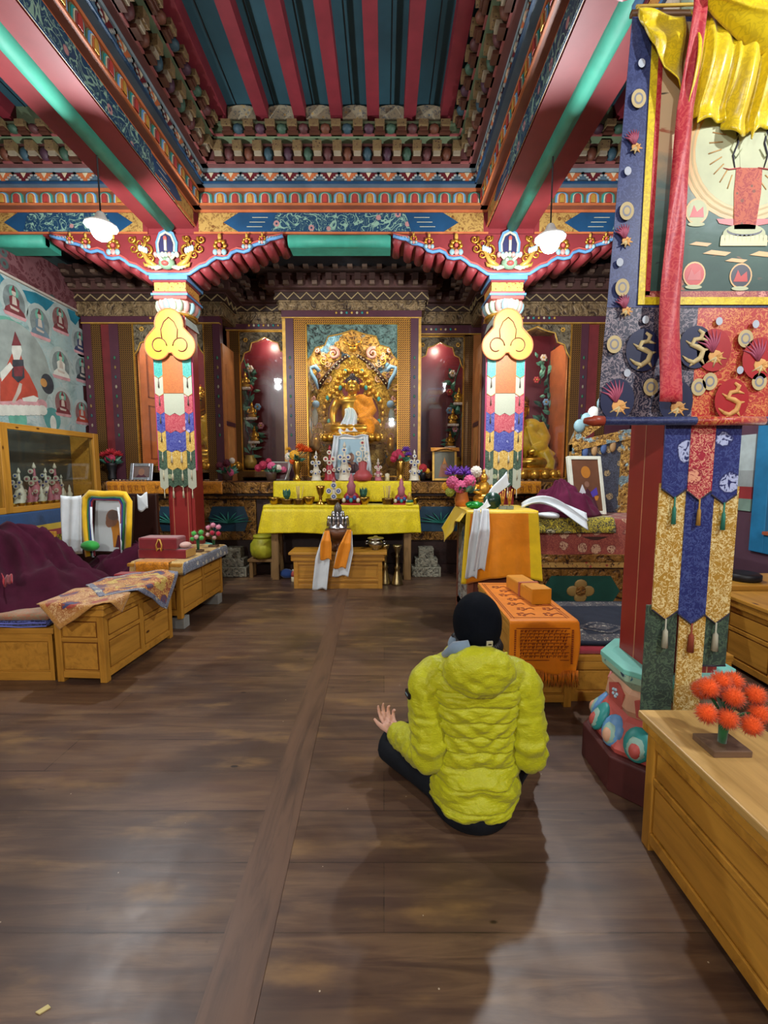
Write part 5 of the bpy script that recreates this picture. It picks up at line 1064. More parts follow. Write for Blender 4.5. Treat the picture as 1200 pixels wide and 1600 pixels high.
# striped valance below the case
t = thing('striped_valance', 'blue, yellow and red striped valance hung below the glass case', 'cloth', (CX, 4.1, .35)); m = MB()
VB, VY, VR = cloth('valance blue', '#14406e', .7), cloth('valance yellow', '#c7a92a', .6), cloth('valance red', '#8a1a22', .7); VYS = scroll('valance script', '#a8932c', '#4a4212', '#6b5a1a', 16, .06, .7)
vv = [0, .27, .39, .50, 1.0]
def f(u, v): return (CX+.03+.012*math.sin(u*46)*v+.008*math.sin(u*21+2), CY0+.02+(CY1-CY0-.06)*u, CZ0-.055-.62*v)
m.sheet(f, 90, 28, VB, lambda u, v: VB if v < .24 else VY if v < .35 else VR if v < .46 else VYS); m.build('cloth_sheet', t, solid=.004)

# ------------------------------------------------------------ mural side: benches, tables, robes, portrait
bench(-3.35, -2.2, 2.76, 4.75, .36, 'long pine bench under the heaped maroon robes and blue mats', 2)
for i, (z, mt, lb) in enumerate(((.36, cloth('navy mat', '#1c2450', .8, tint='#6a78c0'), 'folded dark blue mat lying directly on the bench'), (.40, cloth('patterned mat', '#8a7a5e', .8, .3, tint='#b0542e'), 'thin patterned mat on top of the blue mat'))):
    t = thing('seat_mat', lb, 'mat', (-2.8, 2.75, z)); m = MB()
    def f(u, v): return (-3.33+1.1*u, 2.755+.0*i+1.1*v, z+.03+.006*nz((u*3, v*3, i), 2))
    m.sheet(f, 20, 20, mt); m.build('mat_sheet', t, solid=.034, bevel=0)
    m = MB()
    if i == 0:
        for q in range(2): m.tube([(-3.33+1.1*j/12, 2.748, z+.012+.022*q+.004*math.sin(j*1.7+q)) for j in range(13)], .005, paint('mat piping', '#6f7ad0', .7), 5)
        m.build('piping', t)
ROBE = cloth('maroon wool', '#3d1024', .9, .2, .05, 500, .1); ROBER = cloth('maroon wool bright', '#8f1a24', .8, .15, .3)
heap('maroon_robe', 'large heap of maroon robes on the long bench at the edge of the view', 'robe', -2.82, 3.28, .435, .66, .54, .50, ROBE, 2., 1.25, .24, (-.34, .10), [(.12, -.28, .22, .26, -.5, ROBER), (.42, -.28, .05, .2, .3, ROBER)], 80, 34, 5.)
heap('maroon_robe', 'maroon robe laid in front of the draped monk portrait', 'robe', -2.44, 4.06, .40, .46, .30, .24, ROBE, 7., 2.2, .12, (.1, .03), None, 72, 26, 6.)
low_table((-2.17, 2.73, 0), -.06, .34, .80, .535, 'pine panelled low table with two brocade cloths, nearest on the mural side', 2)
BC1 = brocade('apricot brocade', '#a8692f', '#e3c48c', '#a02a20', 6.5, .6, .8); BC2 = brocade('russet patch brocade', '#96401f', '#dcb45a', '#2c3a66', 5.5, .6, 1.)
T1 = Matrix.Translation((-2.17, 2.73, 0)) @ Matrix.Rotation(-.06, 4, 'Z')
def diamond_cloth(name, label, c, rad, ang, mat, edge, ins, zt, lim, ph):
    """a square cloth thrown cornerwise on the table, its corners hanging over the edges"""
    t = thing(name, label, 'cloth', tuple(T1 @ Vector((c[0], c[1], zt)))); m = MB(T1)
    def f(u, v):
        a, b = (u-.5)*2*rad[0], (v-.5)*2*rad[1]; x = c[0]+a*math.cos(ang)-b*math.sin(ang); y = c[1]+a*math.sin(ang)+b*math.cos(ang)
        dx = max(0, x-lim[1], lim[0]-x); dy = max(0, lim[2]-y, y-lim[3]); d = dx+dy
        xx = min(max(x, lim[0]), lim[1])+(.035+.1*dx if x > lim[1] else (-.03 if x < lim[0] else 0)); yy = min(max(y, lim[2]), lim[3])-(.035+.1*dy if y < lim[2] else 0)
        if d < .06: xx, yy = xx+(x-xx)*max(0, 1-d/.06)*.5, yy+(y-yy)*max(0, 1-d/.06)*.5
        return (xx, yy, zt+.012+.016*max(0, nz((x*3+ph, y*3, 0), 2)+.3)-max(0, d-.02)*.92)
    def mf(u, v):
        e = min(u, v, 1-u, 1-v); return edge if e < .07 else (ins if .2 < e < .30 else mat)
    m.sheet(f, 44, 44, mat, mf); m.build('cloth_sheet', t, solid=.005)
diamond_cloth('brocade_cloth', 'apricot brocade cloth with its corner hanging over the end of the nearest pine table', (.15, .11), (.24, .24), PI/4-.1, BC1, brocade('ochre hem', '#a8702a', '#d8ae62', '#8a4a1c', 14, .6, .6, False), BC2, .535, (-.03, .37, -.03, .83), 0)
diamond_cloth('brocade_cloth', 'russet and blue brocade cloth hanging over the front edge of the nearest pine table', (.25, .52), (.31, .27), PI/4+.05, BC2, brocade('slate hem', '#4c5470', '#a9b0b8', '#cfcab0', 9, .6, .6), brocade('yellow patch', '#b8962f', '#e0cc82', '#a8502a', 8, .6, .7), .54, (-.03, .37, -.03, .83), 4)
low_table((-2.19, 3.67, .10), -.045, .42, .86, .50, 'pine panelled low table on concrete blocks, carrying the maroon book box', 2, .10)
T2 = Matrix.Translation((-2.19, 3.67, .1)) @ Matrix.Rotation(-.045, 4, 'Z')
spread('table_cloth', 'yellow and blue brocade cloth on the far pine table, hanging over its edges', 'cloth', T2, .45, .89, .505, brocade('straw brocade', '#b8934a', '#dcc486', '#7f5a2c', 9, .55, .5), (.02, .10, .11, .02), .01, 30, 36, .005, (lambda u, v: u > .83, brocade('slate fringe', '#3f4c66', '#b0b8c0', '#d0cdbc', 12, .6, .7)))
t = thing('table_runner', 'orange satin strip over the end of the far pine table', 'cloth', (-1.98, 3.63, .5)); m = MB(T2)
m.sheet(lambda u, v: (.05+.30*u, (-.045-.004*math.sin(u*20)) if v > .5 else .12-.33*v, .515-(.13*(v-.5)*2 if v > .5 else 0)), 16, 12, OCL); m.build('cloth_sheet', t, solid=.004)
t = thing('book_box', 'maroon velvet wrapped book stack with golden clasp on the far pine table', 'book', (-1.96, 3.86, .613), -.045); T3 = MW[t]; VEL = cloth('crimson velvet', '#7d0f1e', .7, .12, .6)
m = MB(T3); m.box(-.24, .20, -.09, .09, .0, .085, VEL); m.build('lower_volume', t, bevel=.012); m = MB(T3); m.box(-.23, .12, -.095, .085, .085, .19, VEL); m.build('upper_volume', t, bevel=.014)
m = MB(T3)
for e in (-1, 1): m.tube([(-.03+.004*e, -.1, .18), (-.03+e*.025, -.108, .13), (-.03+e*.02, -.108, .075), (-.03+e*.006, -.104, .1)], .010, GOLDP, 6, True, .5)
m.build('golden_clasp', t)
m = MB(T3); m.box(.2, .205, -.085, .085, .01, .08, brocade('book end brocade', '#b8862f', '#e0c070', '#9a3320', 14)); m.build('end_label', t)
t = thing('rolled_scarf', 'pale folded scarf lying on the maroon book box', 'scarf', (-1.86, 3.9, .72)); m = MB(); m.ell((-1.80, 3.84, .728), (.05, .06, .028), cloth('blush silk', '#c9a59a', .6), 12, 7); m.build('scarf_cloth', t)
def pompom(m, c, r, mat, n=110, seed=1):
    r2 = random.Random(seed); m.ell(c, r*.66, mat, 10, 7)
    for i in range(n):
        z = 1-2*(i+.5)/n; a = i*2.39996; d = Vector((math.cos(a)*math.sqrt(1-z*z), math.sin(a)*math.sqrt(1-z*z), z)); s = d.cross(Vector((.3, .5, .8))).normalized(); q = d.cross(s); L = r*r2.uniform(.86, 1.12); w = r*(.085 if n < 200 else .05); b = d*r*.5; tip = d*L+s*r*r2.uniform(-.2, .2)+q*r*r2.uniform(-.2, .2)
        v = [c+b+s*w, c+b-s*w*.5+q*w*.8, c+b-s*w*.5-q*w*.8, c+tip]; m.add(v, [(0, 1, 3), (1, 2, 3), (2, 0, 3)], mat, True)
def pom_flower(x, y, z, pts, label, stem_h, base=True, grp=None, lean=(0, 0), br=.06):
    t = thing('pompom_flower', label, 'flower', (x, y, z), 0, grp); G = cloth('green felt', '#1c5a2e', .8)
    if base:
        m = MB(); m.box(x-br, x+br, y-br*.8, y+br*.8, z, z+.022, wood('grey block', '#6b5340', '#4a382a', 0)); m.build('wooden_base', t, bevel=.003)
    m = MB(); m.tube([(x, y, z+.01), (x+lean[0]*.4, y+lean[1]*.4, z+stem_h*.5), (x+lean[0], y+lean[1], z+stem_h)], [.012, .013, .017], G, 10)
    for (dx, dy, dz, r, mt, nn) in pts: m.tube([(x+lean[0], y+lean[1], z+stem_h*.9), (x+dx*.6, y+dy*.6, z+dz*.95), (x+dx, y+dy, z+dz)], .005, G, 5)
    m.build('stem', t)
    for i, (dx, dy, dz, r, mt, nn) in enumerate(pts): m = MB(); pompom(m, Vector((x+dx, y+dy, z+dz)), r, mt, nn, i); m.build('pompom', t)
PG, PP, PRD2 = cloth('lime wool', '#4fae4a', .9), cloth('pink wool', '#d68aa0', .9), cloth('cherry wool', '#b3203c', .9); PPL = cloth('blush wool', '#d9aea8', .9)
pom_flower(-1.80, 4.10, .613, [(-.035, 0, .18, .035, PG, 40), (.03, .01, .19, .035, PG, 40), (0, -.03, .15, .03, PPL, 40), (.045, -.02, .14, .033, PG, 40), (-.04, -.03, .13, .03, PG, 40)], 'green pompom flower on a block beside the maroon book box', .12, True, None, (0, 0), .045)
pom_flower(-1.76, 4.38, .613, [(-.05, 0, .2, .035, PP, 40), (0, 0, .225, .036, PP, 40), (.055, 0, .205, .036, PP, 40), (.06, -.02, .14, .035, PRD2, 40), (0, -.03, .15, .035, PRD2, 40), (-.045, -.03, .13, .03, PPL, 40), (.02, -.03, .10, .03, PPL, 40)], 'pink and red pompom flower at the far end of the pine table', .1, True, None, (0, 0), .045)
# draped portrait of a monk
def framed(name, label, c, w, h, lean, rz, frame_mat, fw, pic, parts, backd=.025, cat='framed picture'):
    """picture standing on its lower edge at c, leaning back by lean, turned by rz; parts(m) adds painted shapes in (u,w) with frame fr"""
    t = thing(name, label, cat, c, rz); T = MW[t] @ Matrix.Rotation(-lean, 4, 'X')
    m = MB(T)
    for a, b, d, e in ((-w/2, -w/2+fw, 0, h), (w/2-fw, w/2, 0, h), (-w/2+fw, w/2-fw, 0, fw), (-w/2+fw, w/2-fw, h-fw, h)): m.box(a, b, -.012, backd*.6, d, e, frame_mat)
    m.build('frame', t, bevel=.005)
    m = MB(T); m.box(-w/2+fw*.9, w/2-fw*.9, -.004, .002, fw*.9, h-fw*.9, pic); fr = (T @ Vector((0, -.004, 0)), (T.to_3x3() @ U_), (T.to_3x3() @ Z_), (T.to_3x3() @ N_)); mm = MB(); mm.v, mm.f, mm.fm, mm.fs, mm.ms = m.v, m.f, m.fm, m.fs, m.ms
    if parts: parts(mm, fr)
    mm.build('picture', t)
    m = MB(T); m.box(-w/2+.01, w/2-.01, .003, backd, .01, h-.01, DARKW); m.build('back_board', t); return t
el = lambda cx, cz, rx, rz, n=20: [(cx+rx*math.cos(2*PI*i/n), cz+rz*math.sin(2*PI*i/n)) for i in range(n)]
SKINP = paint('printed skin', '#8a6450', .4); PHOTO = paint('printed pale', '#b9bfc0', .35, 0, .05); PMAR = paint('printed maroon', '#4a2230', .4); PSAF = paint('printed saffron', '#b5762a', .4)
def monk1(m, fr):
    m.frame(fr, el(-.01, .34, .065, .085), 0, .001, SKINP); m.frame(fr, el(-.035, .30, .04, .05), .001, .0015, SKINP); m.frame(fr, [(-.03, .30), (.06, .32), (.13, .2), (.16, .06), (.02, .06), (-.0, .2)], 0, .0008, PSAF); m.frame(fr, [(.06, .18), (.16, .14), (.16, .06), (.04, .06)], .001, .002, PMAR); m.frame(fr, el(.005, .37, .062, .05), .001, .0016, paint('printed grey hair', '#6a5a52', .5))
pc = at(176, 868, 4.12)
framed('framed_portrait', 'portrait of an old monk in profile, framed in a yellow and blue scarf', (-2.64, 4.10, .60), .42, .55, .14, -.12, paint('frame dark wood', '#2a1712', .4), .02, PHOTO, monk1, cat='framed picture')
t = thing('silk_scarf', 'yellow scarf with blue and red stripes draped round the monk portrait', 'scarf', (-2.64, 4.05, .6), -.12); T4 = MW[t] @ Matrix.Rotation(-.14, 4, 'X')
YS_, BS_, RS_ = cloth('bright yellow silk', '#e3b60c', .5, .1, .3), cloth('scarf blue', '#1d2f78', .6), cloth('scarf red', '#8f2030', .6)
def strip(m, pts, w0, w1, mat, y): # flat band following pts in (u,w) of the picture plane
    rs = []
    for i, (a, b) in enumerate(pts):
        p0 = Vector(pts[max(0, i-1)]); p1 = Vector(pts[min(len(pts)-1, i+1)]); d = (p1-p0).normalized(); nrm = Vector((-d.y, d.x)); rs.append([(a+nrm.x*w0, y, b+nrm.y*w0), (a+nrm.x*(w0+w1)/2, y-.015, b+nrm.y*(w0+w1)/2), (a+nrm.x*w1, y, b+nrm.y*w1)])
    m.rings(rs, mat, False, True, False)
path = [(-.165, -.02), (-.19, .1), (-.215, .25), (-.235, .4), (-.235, .53), (-.2, .565), (-.05, .555), (.08, .56), (.16, .555), (.2, .5), (.205, .3), (.205, .05)]
m = MB(T4); strip(m, path, .05, -.018, YS_, -.03); m.build('yellow_border', t, solid=.006)
m = MB(T4); strip(m, [(a*.86, b*.97) for a, b in path], .01, -.012, cloth('scarf green', '#1f6a3a', .6), -.034); strip(m, [(a*.80, b*.955) for a, b in path], .014, -.02, BS_, -.032); strip(m, [(a*.74, b*.94) for a, b in path[:6]+path[-4:]], .0, -.014, RS_, -.03); strip(m, [(-.125, -.03), (-.13, .1), (-.16, .3), (-.17, .45)], .008, -.008, WH, -.036); strip(m, [(.11, .45), (.14, .3), (.165, .1), (.17, .02)], .008, -.008, WH, -.036); m.build('striped_lining', t, solid=.004)
t = thing('silk_scarf', 'white silk scarf hanging over the chair back beside the monk portrait', 'scarf', (-2.98, 4.12, .62)); m = MB()
m.sheet(lambda u, v: (-3.08+.19*u-.012*v, 4.08-.012*math.sin(u*12+v*3)-.02*(1-abs(2*v-1))*0, 1.165-.56*v-.012*math.sin(u*3)), 16, 16, WH, None); m.build('scarf_cloth', t, solid=.005)
t = thing('high_backed_seat', 'dark wooden seat back behind the monk portrait, with pine side board', 'seat', (-2.75, 4.4, .36)); m = MB(); m.box(-3.12, -2.35, 4.42, 4.47, .36, 1.16, paint('dark seat wood', '#2a130e', .4)); m.build('back_board', t, bevel=.01); m = MB(); m.box(-3.11, -3.06, 4.13, 4.44, .36, 1.10, paint('dark seat wood', '#2a130e', .4)); m.build('arm_board', t, bevel=.008)
m = MB(); m.box(-3.34, -3.14, 4.05, 4.08, .36, .82, HONEYX); m.build('side_board', t, bevel=.006)
t = thing('silk_scarf', 'folded white lining of scarf behind the monk portrait, at its mural-far corner', 'scarf', (-2.42, 4.2, 1.1)); m = MB(); m.sheet(lambda u, v: (-2.46+.09*u, 4.27+.02*u, 1.165-.16*v-.02*math.sin(u*5)), 8, 8, WH); m.build('scarf_cloth', t, solid=.005)
t = thing('felt_ball', 'green felt bundle at the foot of the draped monk portrait', 'bundle', (-2.72, 3.98, .66)); m = MB(); m.ell((-2.74, 3.95, .70), (.085, .06, .05), cloth('green felt bright', '#2f9a3c', .8), 14, 8, None, lambda p: p*(1+.1*nz(p, 14))); m.build('felt_body', t)
t = thing('folded_cloth', 'small folded red cloth behind the brocade on the nearest pine table', 'cloth', (-2.0, 3.47, .54)); m = MB(); m.box(-2.2, -1.98, 3.42, 3.52, .535, .56, ROBER); m.build('cloth_fold', t, bevel=.01)
# ------------------------------------------------------------ altar table and its cloths
YCL = cloth('yellow altar brocade', '#e2cf0a', .5, .1, .2, 300, .4, '#c0a806')
ax0, ax1, ayf, ayb, az = -1.47, .40, 5.40, 5.69, .955
t = thing('altar_table', 'rough timber trestle table under the yellow altar cloth', 'table', ((ax0+ax1)/2, ayf, 0))
m = MB(); m.box(ax0, ax1, ayf, ayb, az-.03, az, ROUGH); m.build('tabletop', t)
for x in (ax0+.08, ax1-.1):
    for y in (ayf+.03, ayb-.06): m = MB(); m.box(x-.045, x+.045, y-.035, y+.035, 0, az-.03, ROUGH); m.build('leg', t, bevel=.004)
    m = MB(); m.box(x-.025, x+.025, ayf+.03, ayb-.06, .26, .32, ROUGH); m.build('stretcher', t, bevel=.003)
m = MB(); m.box(ax0+.1, ax1-.1, ayf+.02, ayf+.05, az-.12, az-.03, ROUGH); m.build('apron', t)
t = thing('altar_cloth', 'bright yellow brocade cloth hanging over the front of the altar table', 'cloth', ((ax0+ax1)/2, ayf-.02, .59)); m = MB()
def f(u, v):
    x = ax0-.05+(ax1-ax0+.09)*u
    if v < .25: q = v/.25; return (x, ayb-.01-(ayb-ayf)*q, az+.008+.004*nz((x*6, q*3, 0), 1))
    w = (v-.25)/.75; fl = (1-u)**8*.07-u**12*.03
    return (x-fl*w, ayf-.015-.045*w**.7-.016*math.sin(x*9+1)*w-.007*math.sin(x*31)*w+(.012 if .1 < w < .16 else 0), az+.006-.355*w+.012*math.sin(x*4)*w)
m.sheet(f, 90, 30, YCL); m.build('cloth_sheet', t, solid=.004)
t = thing('altar_cloth', 'yellow brocade cloth on the upper shelf behind the offering bowls', 'cloth', ((ax0+ax1)/2, 5.69, .99)); m = MB()
def f(u, v):
    x = -1.46+1.82*u
    if v < .3: return (x, 5.80-.13*v/.3, ZSH+.007)
    w = (v-.3)/.7; return (x, 5.666-.012*w-.009*math.sin(x*11)*w-.005*math.sin(x*37)*w, ZSH+.004-.265*w)
m.sheet(f, 70, 14, YCL); m.build('cloth_sheet', t, solid=.004)
# bowls and offerings on the table
def tx(px, Y=5.5): return (px-600)/FPX*(Y*.9954+.04)
for px, y, r, lb in ((427, 5.44, .058, 'brass bowl at the mural-side end of the yellow altar table'), (434, 5.57, .05, 'brass bowl standing behind the end bowl of the altar table'), (482, 5.43, .062, 'brass bowl between the seedling pot and the butter lamp'), (569, 5.43, .06, 'brass bowl in front of the pink tipped torma on the altar table'), (648, 5.5, .05, 'brass bowl half hidden behind the small green striped cone')): bowl(tx(px, y), y+.04, az+.012, r*1.25, lb, 'brass bowls on the altar table', hs=1.35)
def pot(px, y, r, h, label, kind, mat=BRONZE, z=None, x=None):
    x = tx(px, y) if x is None else x; z = az+.01 if z is None else z; t = thing('offering_pot', label, 'pot', (x, y, z)); m = MB(); m.lathe([(r*.85, z), (r*.9, z+h*.15), (r, z+h*.8), (r*1.06, z+h), (r*.9, z+h), (r*.86, z+h*.8)], (x, y, 0), mat, 18); m.lathe([(r*.9, z+h*.82), (r*.89, z+h*.84)], (x, y, 0), paint('grain', '#6b5838', .8), 14); m.build('pot_body', t)
    m = MB(); r2 = random.Random(px)
    if kind == 'incense':
        for i in range(9): a = r2.uniform(0, 6.28); d = r*.5*r2.random(); m.tube([(x+d*math.cos(a), y+d*math.sin(a), z+h*.8), (x+d*1.9*math.cos(a), y+d*math.sin(a), z+h+.16)], .0035, paint('incense', '#c2a878', .7), 5)
        m.build('incense_stick', t)
    elif kind == 'leaf':
        for i in range(7): a = i*.9; leaf(m, (x, y, z+h*.8), (.35*math.cos(a), -.3+.3*math.sin(a), 1), .15, .025, LF[i % 2])
        m.build('leaves', t)
    elif kind == 'offering':
        c = Vector((x, y-.0, z+h+.1))
        for u, w in ((0, .07), (-.06, 0), (.06, 0), (0, -.07)):
            fr = (c+Vector((u, -.03, w)), U_, Z_, N_); m.frame(fr, el(0, 0, .038, .038, 14), 0, .008, BUT); m.frame(fr, el(0, 0, .024, .024, 12), .008, .012, BBLU); m.frame(fr, el(0, 0, .009, .009, 8), .012, .015, BUT)
        m.box(x-.02, x+.02, y-.02, y, z+h*.8, z+h+.24, BUT); m.tube([(x, y-.01, z+h+.22), (x, y-.01, z+h+.28)], [.025, .004], BPK, 8); m.build('butter_ornament', t)
    return t
pot(449, 5.52, .085, .07, 'bronze pot of seedlings with leaf on the altar table', 'leaf'); pot(467, 5.47, .075, .075, 'bronze pot with incense sticks near the mural end of the altar table', 'incense')
pot(522, 5.48, .105, .075, 'wide bronze pan carrying a blue and white butter cross', 'offering'); pot(606, 5.5, .075, .08, 'bronze pot with incense sticks near the lectern end of the altar table', 'incense'); pot(568, 5.58, .05, .09, 'bronze pot with leafy sprigs behind the brass bowl', 'leaf')
def butter_lamp(x, y, z, h, label, mat=BRASS, grp=None, name='butter_lamp'):
    t = thing(name, label, 'lamp', (x, y, z), 0, grp); m = MB(); m.lathe([(h*.24, z), (h*.25, z+h*.05), (h*.1, z+h*.16), (h*.07, z+h*.3), (h*.1, z+h*.36), (h*.06, z+h*.43), (h*.16, z+h*.6), (h*.22, z+h*.85), (h*.25, z+h), (h*.2, z+h), (h*.12, z+h*.7)], (x, y, 0), mat, 18); m.build('lamp_body', t); return t
butter_lamp(tx(501, 5.48), 5.48, az+.01, .24, 'tall brass butter lamp left of the blue and white butter cross')
def figure_torma(px, y, s, label):
    x = tx(px, y); z = az+.01; t = thing('torma', label, 'offering cake', (x, y, z)); m = MB(); m.box(x-.12*s, x+.12*s, y-.06*s, y+.06*s, z, z+.02, BRD); m.ell((x, y, z+.09*s), (.1*s, .06*s, .08*s), BRD, 14, 9); m.lathe([(.06*s, z+.12*s), (.05*s, z+.2*s), (.06*s, z+.24*s), (.03*s, z+.29*s), (.035*s, z+.33*s), (.002, z+.4*s)], (x, y, 0), BPK, 12); m.build('body', t)
    for i in range(5):
        m = MB(); c = Vector((x+(i-2)*.045*s, y-.06*s, z+.06*s+.03*s*(i % 2))); m.ell(c, (.025*s, .02, .03*s), (BUT, BBLU, TEAL, BBLU, BUT)[i], 9, 6); m.build('butter_petal', t)
figure_torma(549, 5.47, 1., 'red and blue torma with pink tip, in the middle of the altar table'); figure_torma(627, 5.47, .85, 'white trimmed torma with pink tip, at the lectern end of the altar table')
x = tx(640, 5.42); t = thing('small_cone', 'small cone with green and yellow stripes at the front corner of the altar cloth', 'ornament', (x, 5.38, az)); m = MB(); y = 5.43; z = az+.01
m.lathe([(.055, z-.0), (.05, z+.03)], (x, y, 0), YCL, 14); m.lathe([(.05, z+.03), (.042, z+.065)], (x, y, 0), LEAF, 14); m.lathe([(.042, z+.065), (.02, z+.13), (.012, z+.16)], (x, y, 0), GOLDP, 14); m.build('cone_body', t)
# upper shelf
zs = ZSH+.012; ysf = 5.75
for px, h, s, lb in ((495, .40, 1, 'ringed torma with red centre discs, beside the orange flower vase'), (516, .48, 0, 'dark red ringed torma with tall red tip'), (539, .52, 1, 'tall cream ringed torma in front of the monk photograph'), (591, .30, 2, 'short ringed torma right of the pink offering cake'), ): torma(tx(px, ysf), ysf, zs, h, lb, None, s)
torma(tx(647, 5.8), 5.8, zs, .42, 'white ringed torma at the lectern end of the upper shelf', None, 1)
t = thing('offering_cake', 'pink tiered offering cake with ringed white top in front of the photograph', 'offering cake', (tx(567, ysf), ysf, zs)); x = tx(567, ysf); m = MB(); m.lathe([(.11, zs), (.12, zs+.04), (.13, zs+.07), (.10, zs+.1), (.09, zs+.12), (.05, zs+.15), (.06, zs+.24), (.03, zs+.27)], (x, ysf, 0), paint('cake coral', '#a8484a', .5), 16); m.build('body', t)
for u, w in ((0, .50), (-.05, .36), (.05, .36), (0, .42), (-.04, .28), (.04, .29)):
    m = MB(); fr = (Vector((x+u*1.1, ysf-.05, zs+w)), U_, Z_, N_); m.frame(fr, el(0, 0, .034, .034, 14), 0, .008, BUT); m.frame(fr, el(0, 0, .016, .016, 10), .008, .012, BRD if w > .45 else COOL); m.build('butter_disc', t)
m = MB(); m.tube([(x, ysf-.035, zs+.2), (x, ysf-.035, zs+.52)], .008, BUT, 6); m.build('stem', t)
def flowers(name, label, x, y, z, vase, blooms, leaves=10, lh=.1, spread_=.1, cat='flowers', vmat=None):
    """vase and bouquet; blooms = (dx,dy,dz,r,mat,kind)"""
    t = thing(name, label, cat, (x, y, z)); m = MB(); m.lathe([(a, z+b) for a, b in vase], (x, y, 0), vmat or BRASS, 18); m.build('vase', t); zt = z+vase[-1][1]; m = MB(); r2 = random.Random(int(abs(x)*1000))
    for b in blooms: m.tube([(x, y, zt-.03), (x+b[0]*.5, y+b[1]*.5, zt+b[2]*.6), (x+b[0], y+b[1], zt+b[2])], .004, LEAF, 5)
    m.build('stems', t); m = MB()
    for i in range(leaves): a = r2.uniform(0, 6.28); leaf(m, (x+.02*math.cos(a), y+.02*math.sin(a), zt), (math.cos(a), math.sin(a)-.2, r2.uniform(.1, 1.)), lh*r2.uniform(.8, 1.5), .022, LF[r2.randrange(4)])
    m.build('leaves', t)
    for dx, dy, dz, r, mt, kd in blooms:
        m = MB(); c = Vector((x+dx, y+dy, zt+dz)); n = 9 if kd == 'daisy' else 12
        if kd == 'spike':
            for i in range(26): a = i*2.4; q = i/26; leaf(m, c, (math.cos(a)*(.4+q), math.sin(a)*(.4+q)-.2, 1.1-q*1.2), r*1.25, r*.13, mt)
        else:
            for lay in range(3 if kd == 'rose' else 2):
                for i in range(n-3*lay): a = 2*PI*i/(n-3*lay)+lay*.5; q = r*(.72-.25*lay); m.ell(c+Vector((q*math.cos(a), -.012*lay-.2*r, q*math.sin(a))), (r*.34, r*.3, r*.34), mt, 7, 5)
            m.ell(c+Vector((0, -.35*r, 0)), r*.3, GOLDP if kd == 'daisy' else mt, 7, 5)
        m.build('blossom', t)
FO, FY, FW, FR, FP, FV = [paint('petals '+n, c, .6, 0, .25, 18) for n, c in (('orange', '#d9551a'), ('yellow', '#dba028'), ('white', '#d8d0c0'), ('crimson', '#9c2340'), ('rose', '#c0527a'), ('violet', '#6a3da0'))]
VS = [(.05, 0), (.06, .02), (.03, .06), (.035, .1), (.06, .18), (.045, .24), (.05, .27)]
flowers('flower_vase', 'brass vase of orange and yellow flowers on the upper altar shelf', tx(465, 5.78), 5.78, zs, VS, [(-.1, 0, .05, .055, FW, 'rose'), (-.02, -.04, .07, .065, FY, 'rose'), (.09, 0, .13, .075, FO, 'spike'), (.15, 0, .12, .06, FO, 'spike'), (.05, 0, .17, .06, FO, 'spike'), (-.05, 0, -.0, .05, FO, 'rose'), (-.11, 0, .14, .04, FY, 'spike')], 12, .12)
flowers('flower_vase', 'brass vase of violet and crimson flowers on the upper altar shelf', tx(626, 5.78), 5.78, zs, VS, [(-.07, 0, .07, .055, FR, 'rose'), (0, -.03, .05, .05, FR, 'rose'), (.07, 0, .13, .06, FV, 'spike'), (.1, 0, .07, .05, FV, 'spike'), (-.03, 0, .1, .05, FR, 'rose'), (-.1, 0, .02, .045, FR, 'rose')], 12, .1)
flowers('potted_flowers', 'pot of crimson and rose flowers at the mural-side end of the altar cloth', tx(425, 5.82), 5.82, zs, [(.06, 0), (.07, .08), (.08, .12)], [(-.17, 0, .05, .05, FR, 'rose'), (-.1, -.02, .09, .055, FR, 'rose'), (.02, -.04, .07, .06, FP, 'rose'), (.1, 0, .05, .045, FW, 'rose'), (.17, 0, .03, .04, FP, 'rose'), (-.03, 0, .14, .04, FR, 'rose')], 20, .14, vmat=paint('dark pot', '#4d3a30'))
flowers('potted_flowers', 'dim pot of dark red flowers between the pillar and the arched niche', tx(357, 5.85), 5.85, zs, [(.06, 0), (.07, .08), (.08, .1)], [(-.1, 0, .1, .05, paint('petals wine', '#5d1a2c', .6), 'rose'), (0, 0, .14, .05, paint('petals wine', '#5d1a2c', .6), 'rose'), (.07, 0, .17, .04, FW, 'rose'), (.05, -.03, .01, .05, FP, 'rose'), (-.05, 0, .05, .05, paint('petals wine', '#5d1a2c', .6), 'rose')], 18, .12, vmat=paint('dark pot', '#4d3a30'))
flowers('flower_vase', 'dark vase of red flowers at the mural end of the altar shelf', tx(178, 5.82), 5.82, zs, [(.05, 0), (.055, .04), (.04, .1), (.06, .2), (.07, .24)], [(-.09, 0, .09, .06, paint('petals scarlet', '#a8232c', .6), 'spike'), (.0, 0, .12, .07, paint('petals scarlet', '#a8232c', .6), 'spike'), (.09, 0, .1, .06, paint('petals scarlet', '#a8232c', .6), 'spike'), (.03, -.03, .06, .05, FR, 'rose'), (-.03, -.02, .04, .05, FR, 'rose')], 14, .1, vmat=BLACK)
flowers('small_vase', 'small dark cup with red, blue and yellow flowers beside the white torma', tx(660, 5.82), 5.82, zs, [(.035, 0), (.04, .07), (.05, .11)], [(0, -.02, .06, .055, paint('petals scarlet', '#a8232c', .6), 'rose'), (-.05, 0, .0, .04, BBLU, 'rose'), (.06, 0, .02, .035, FY, 'rose')], 4, .06, vmat=BLACK)
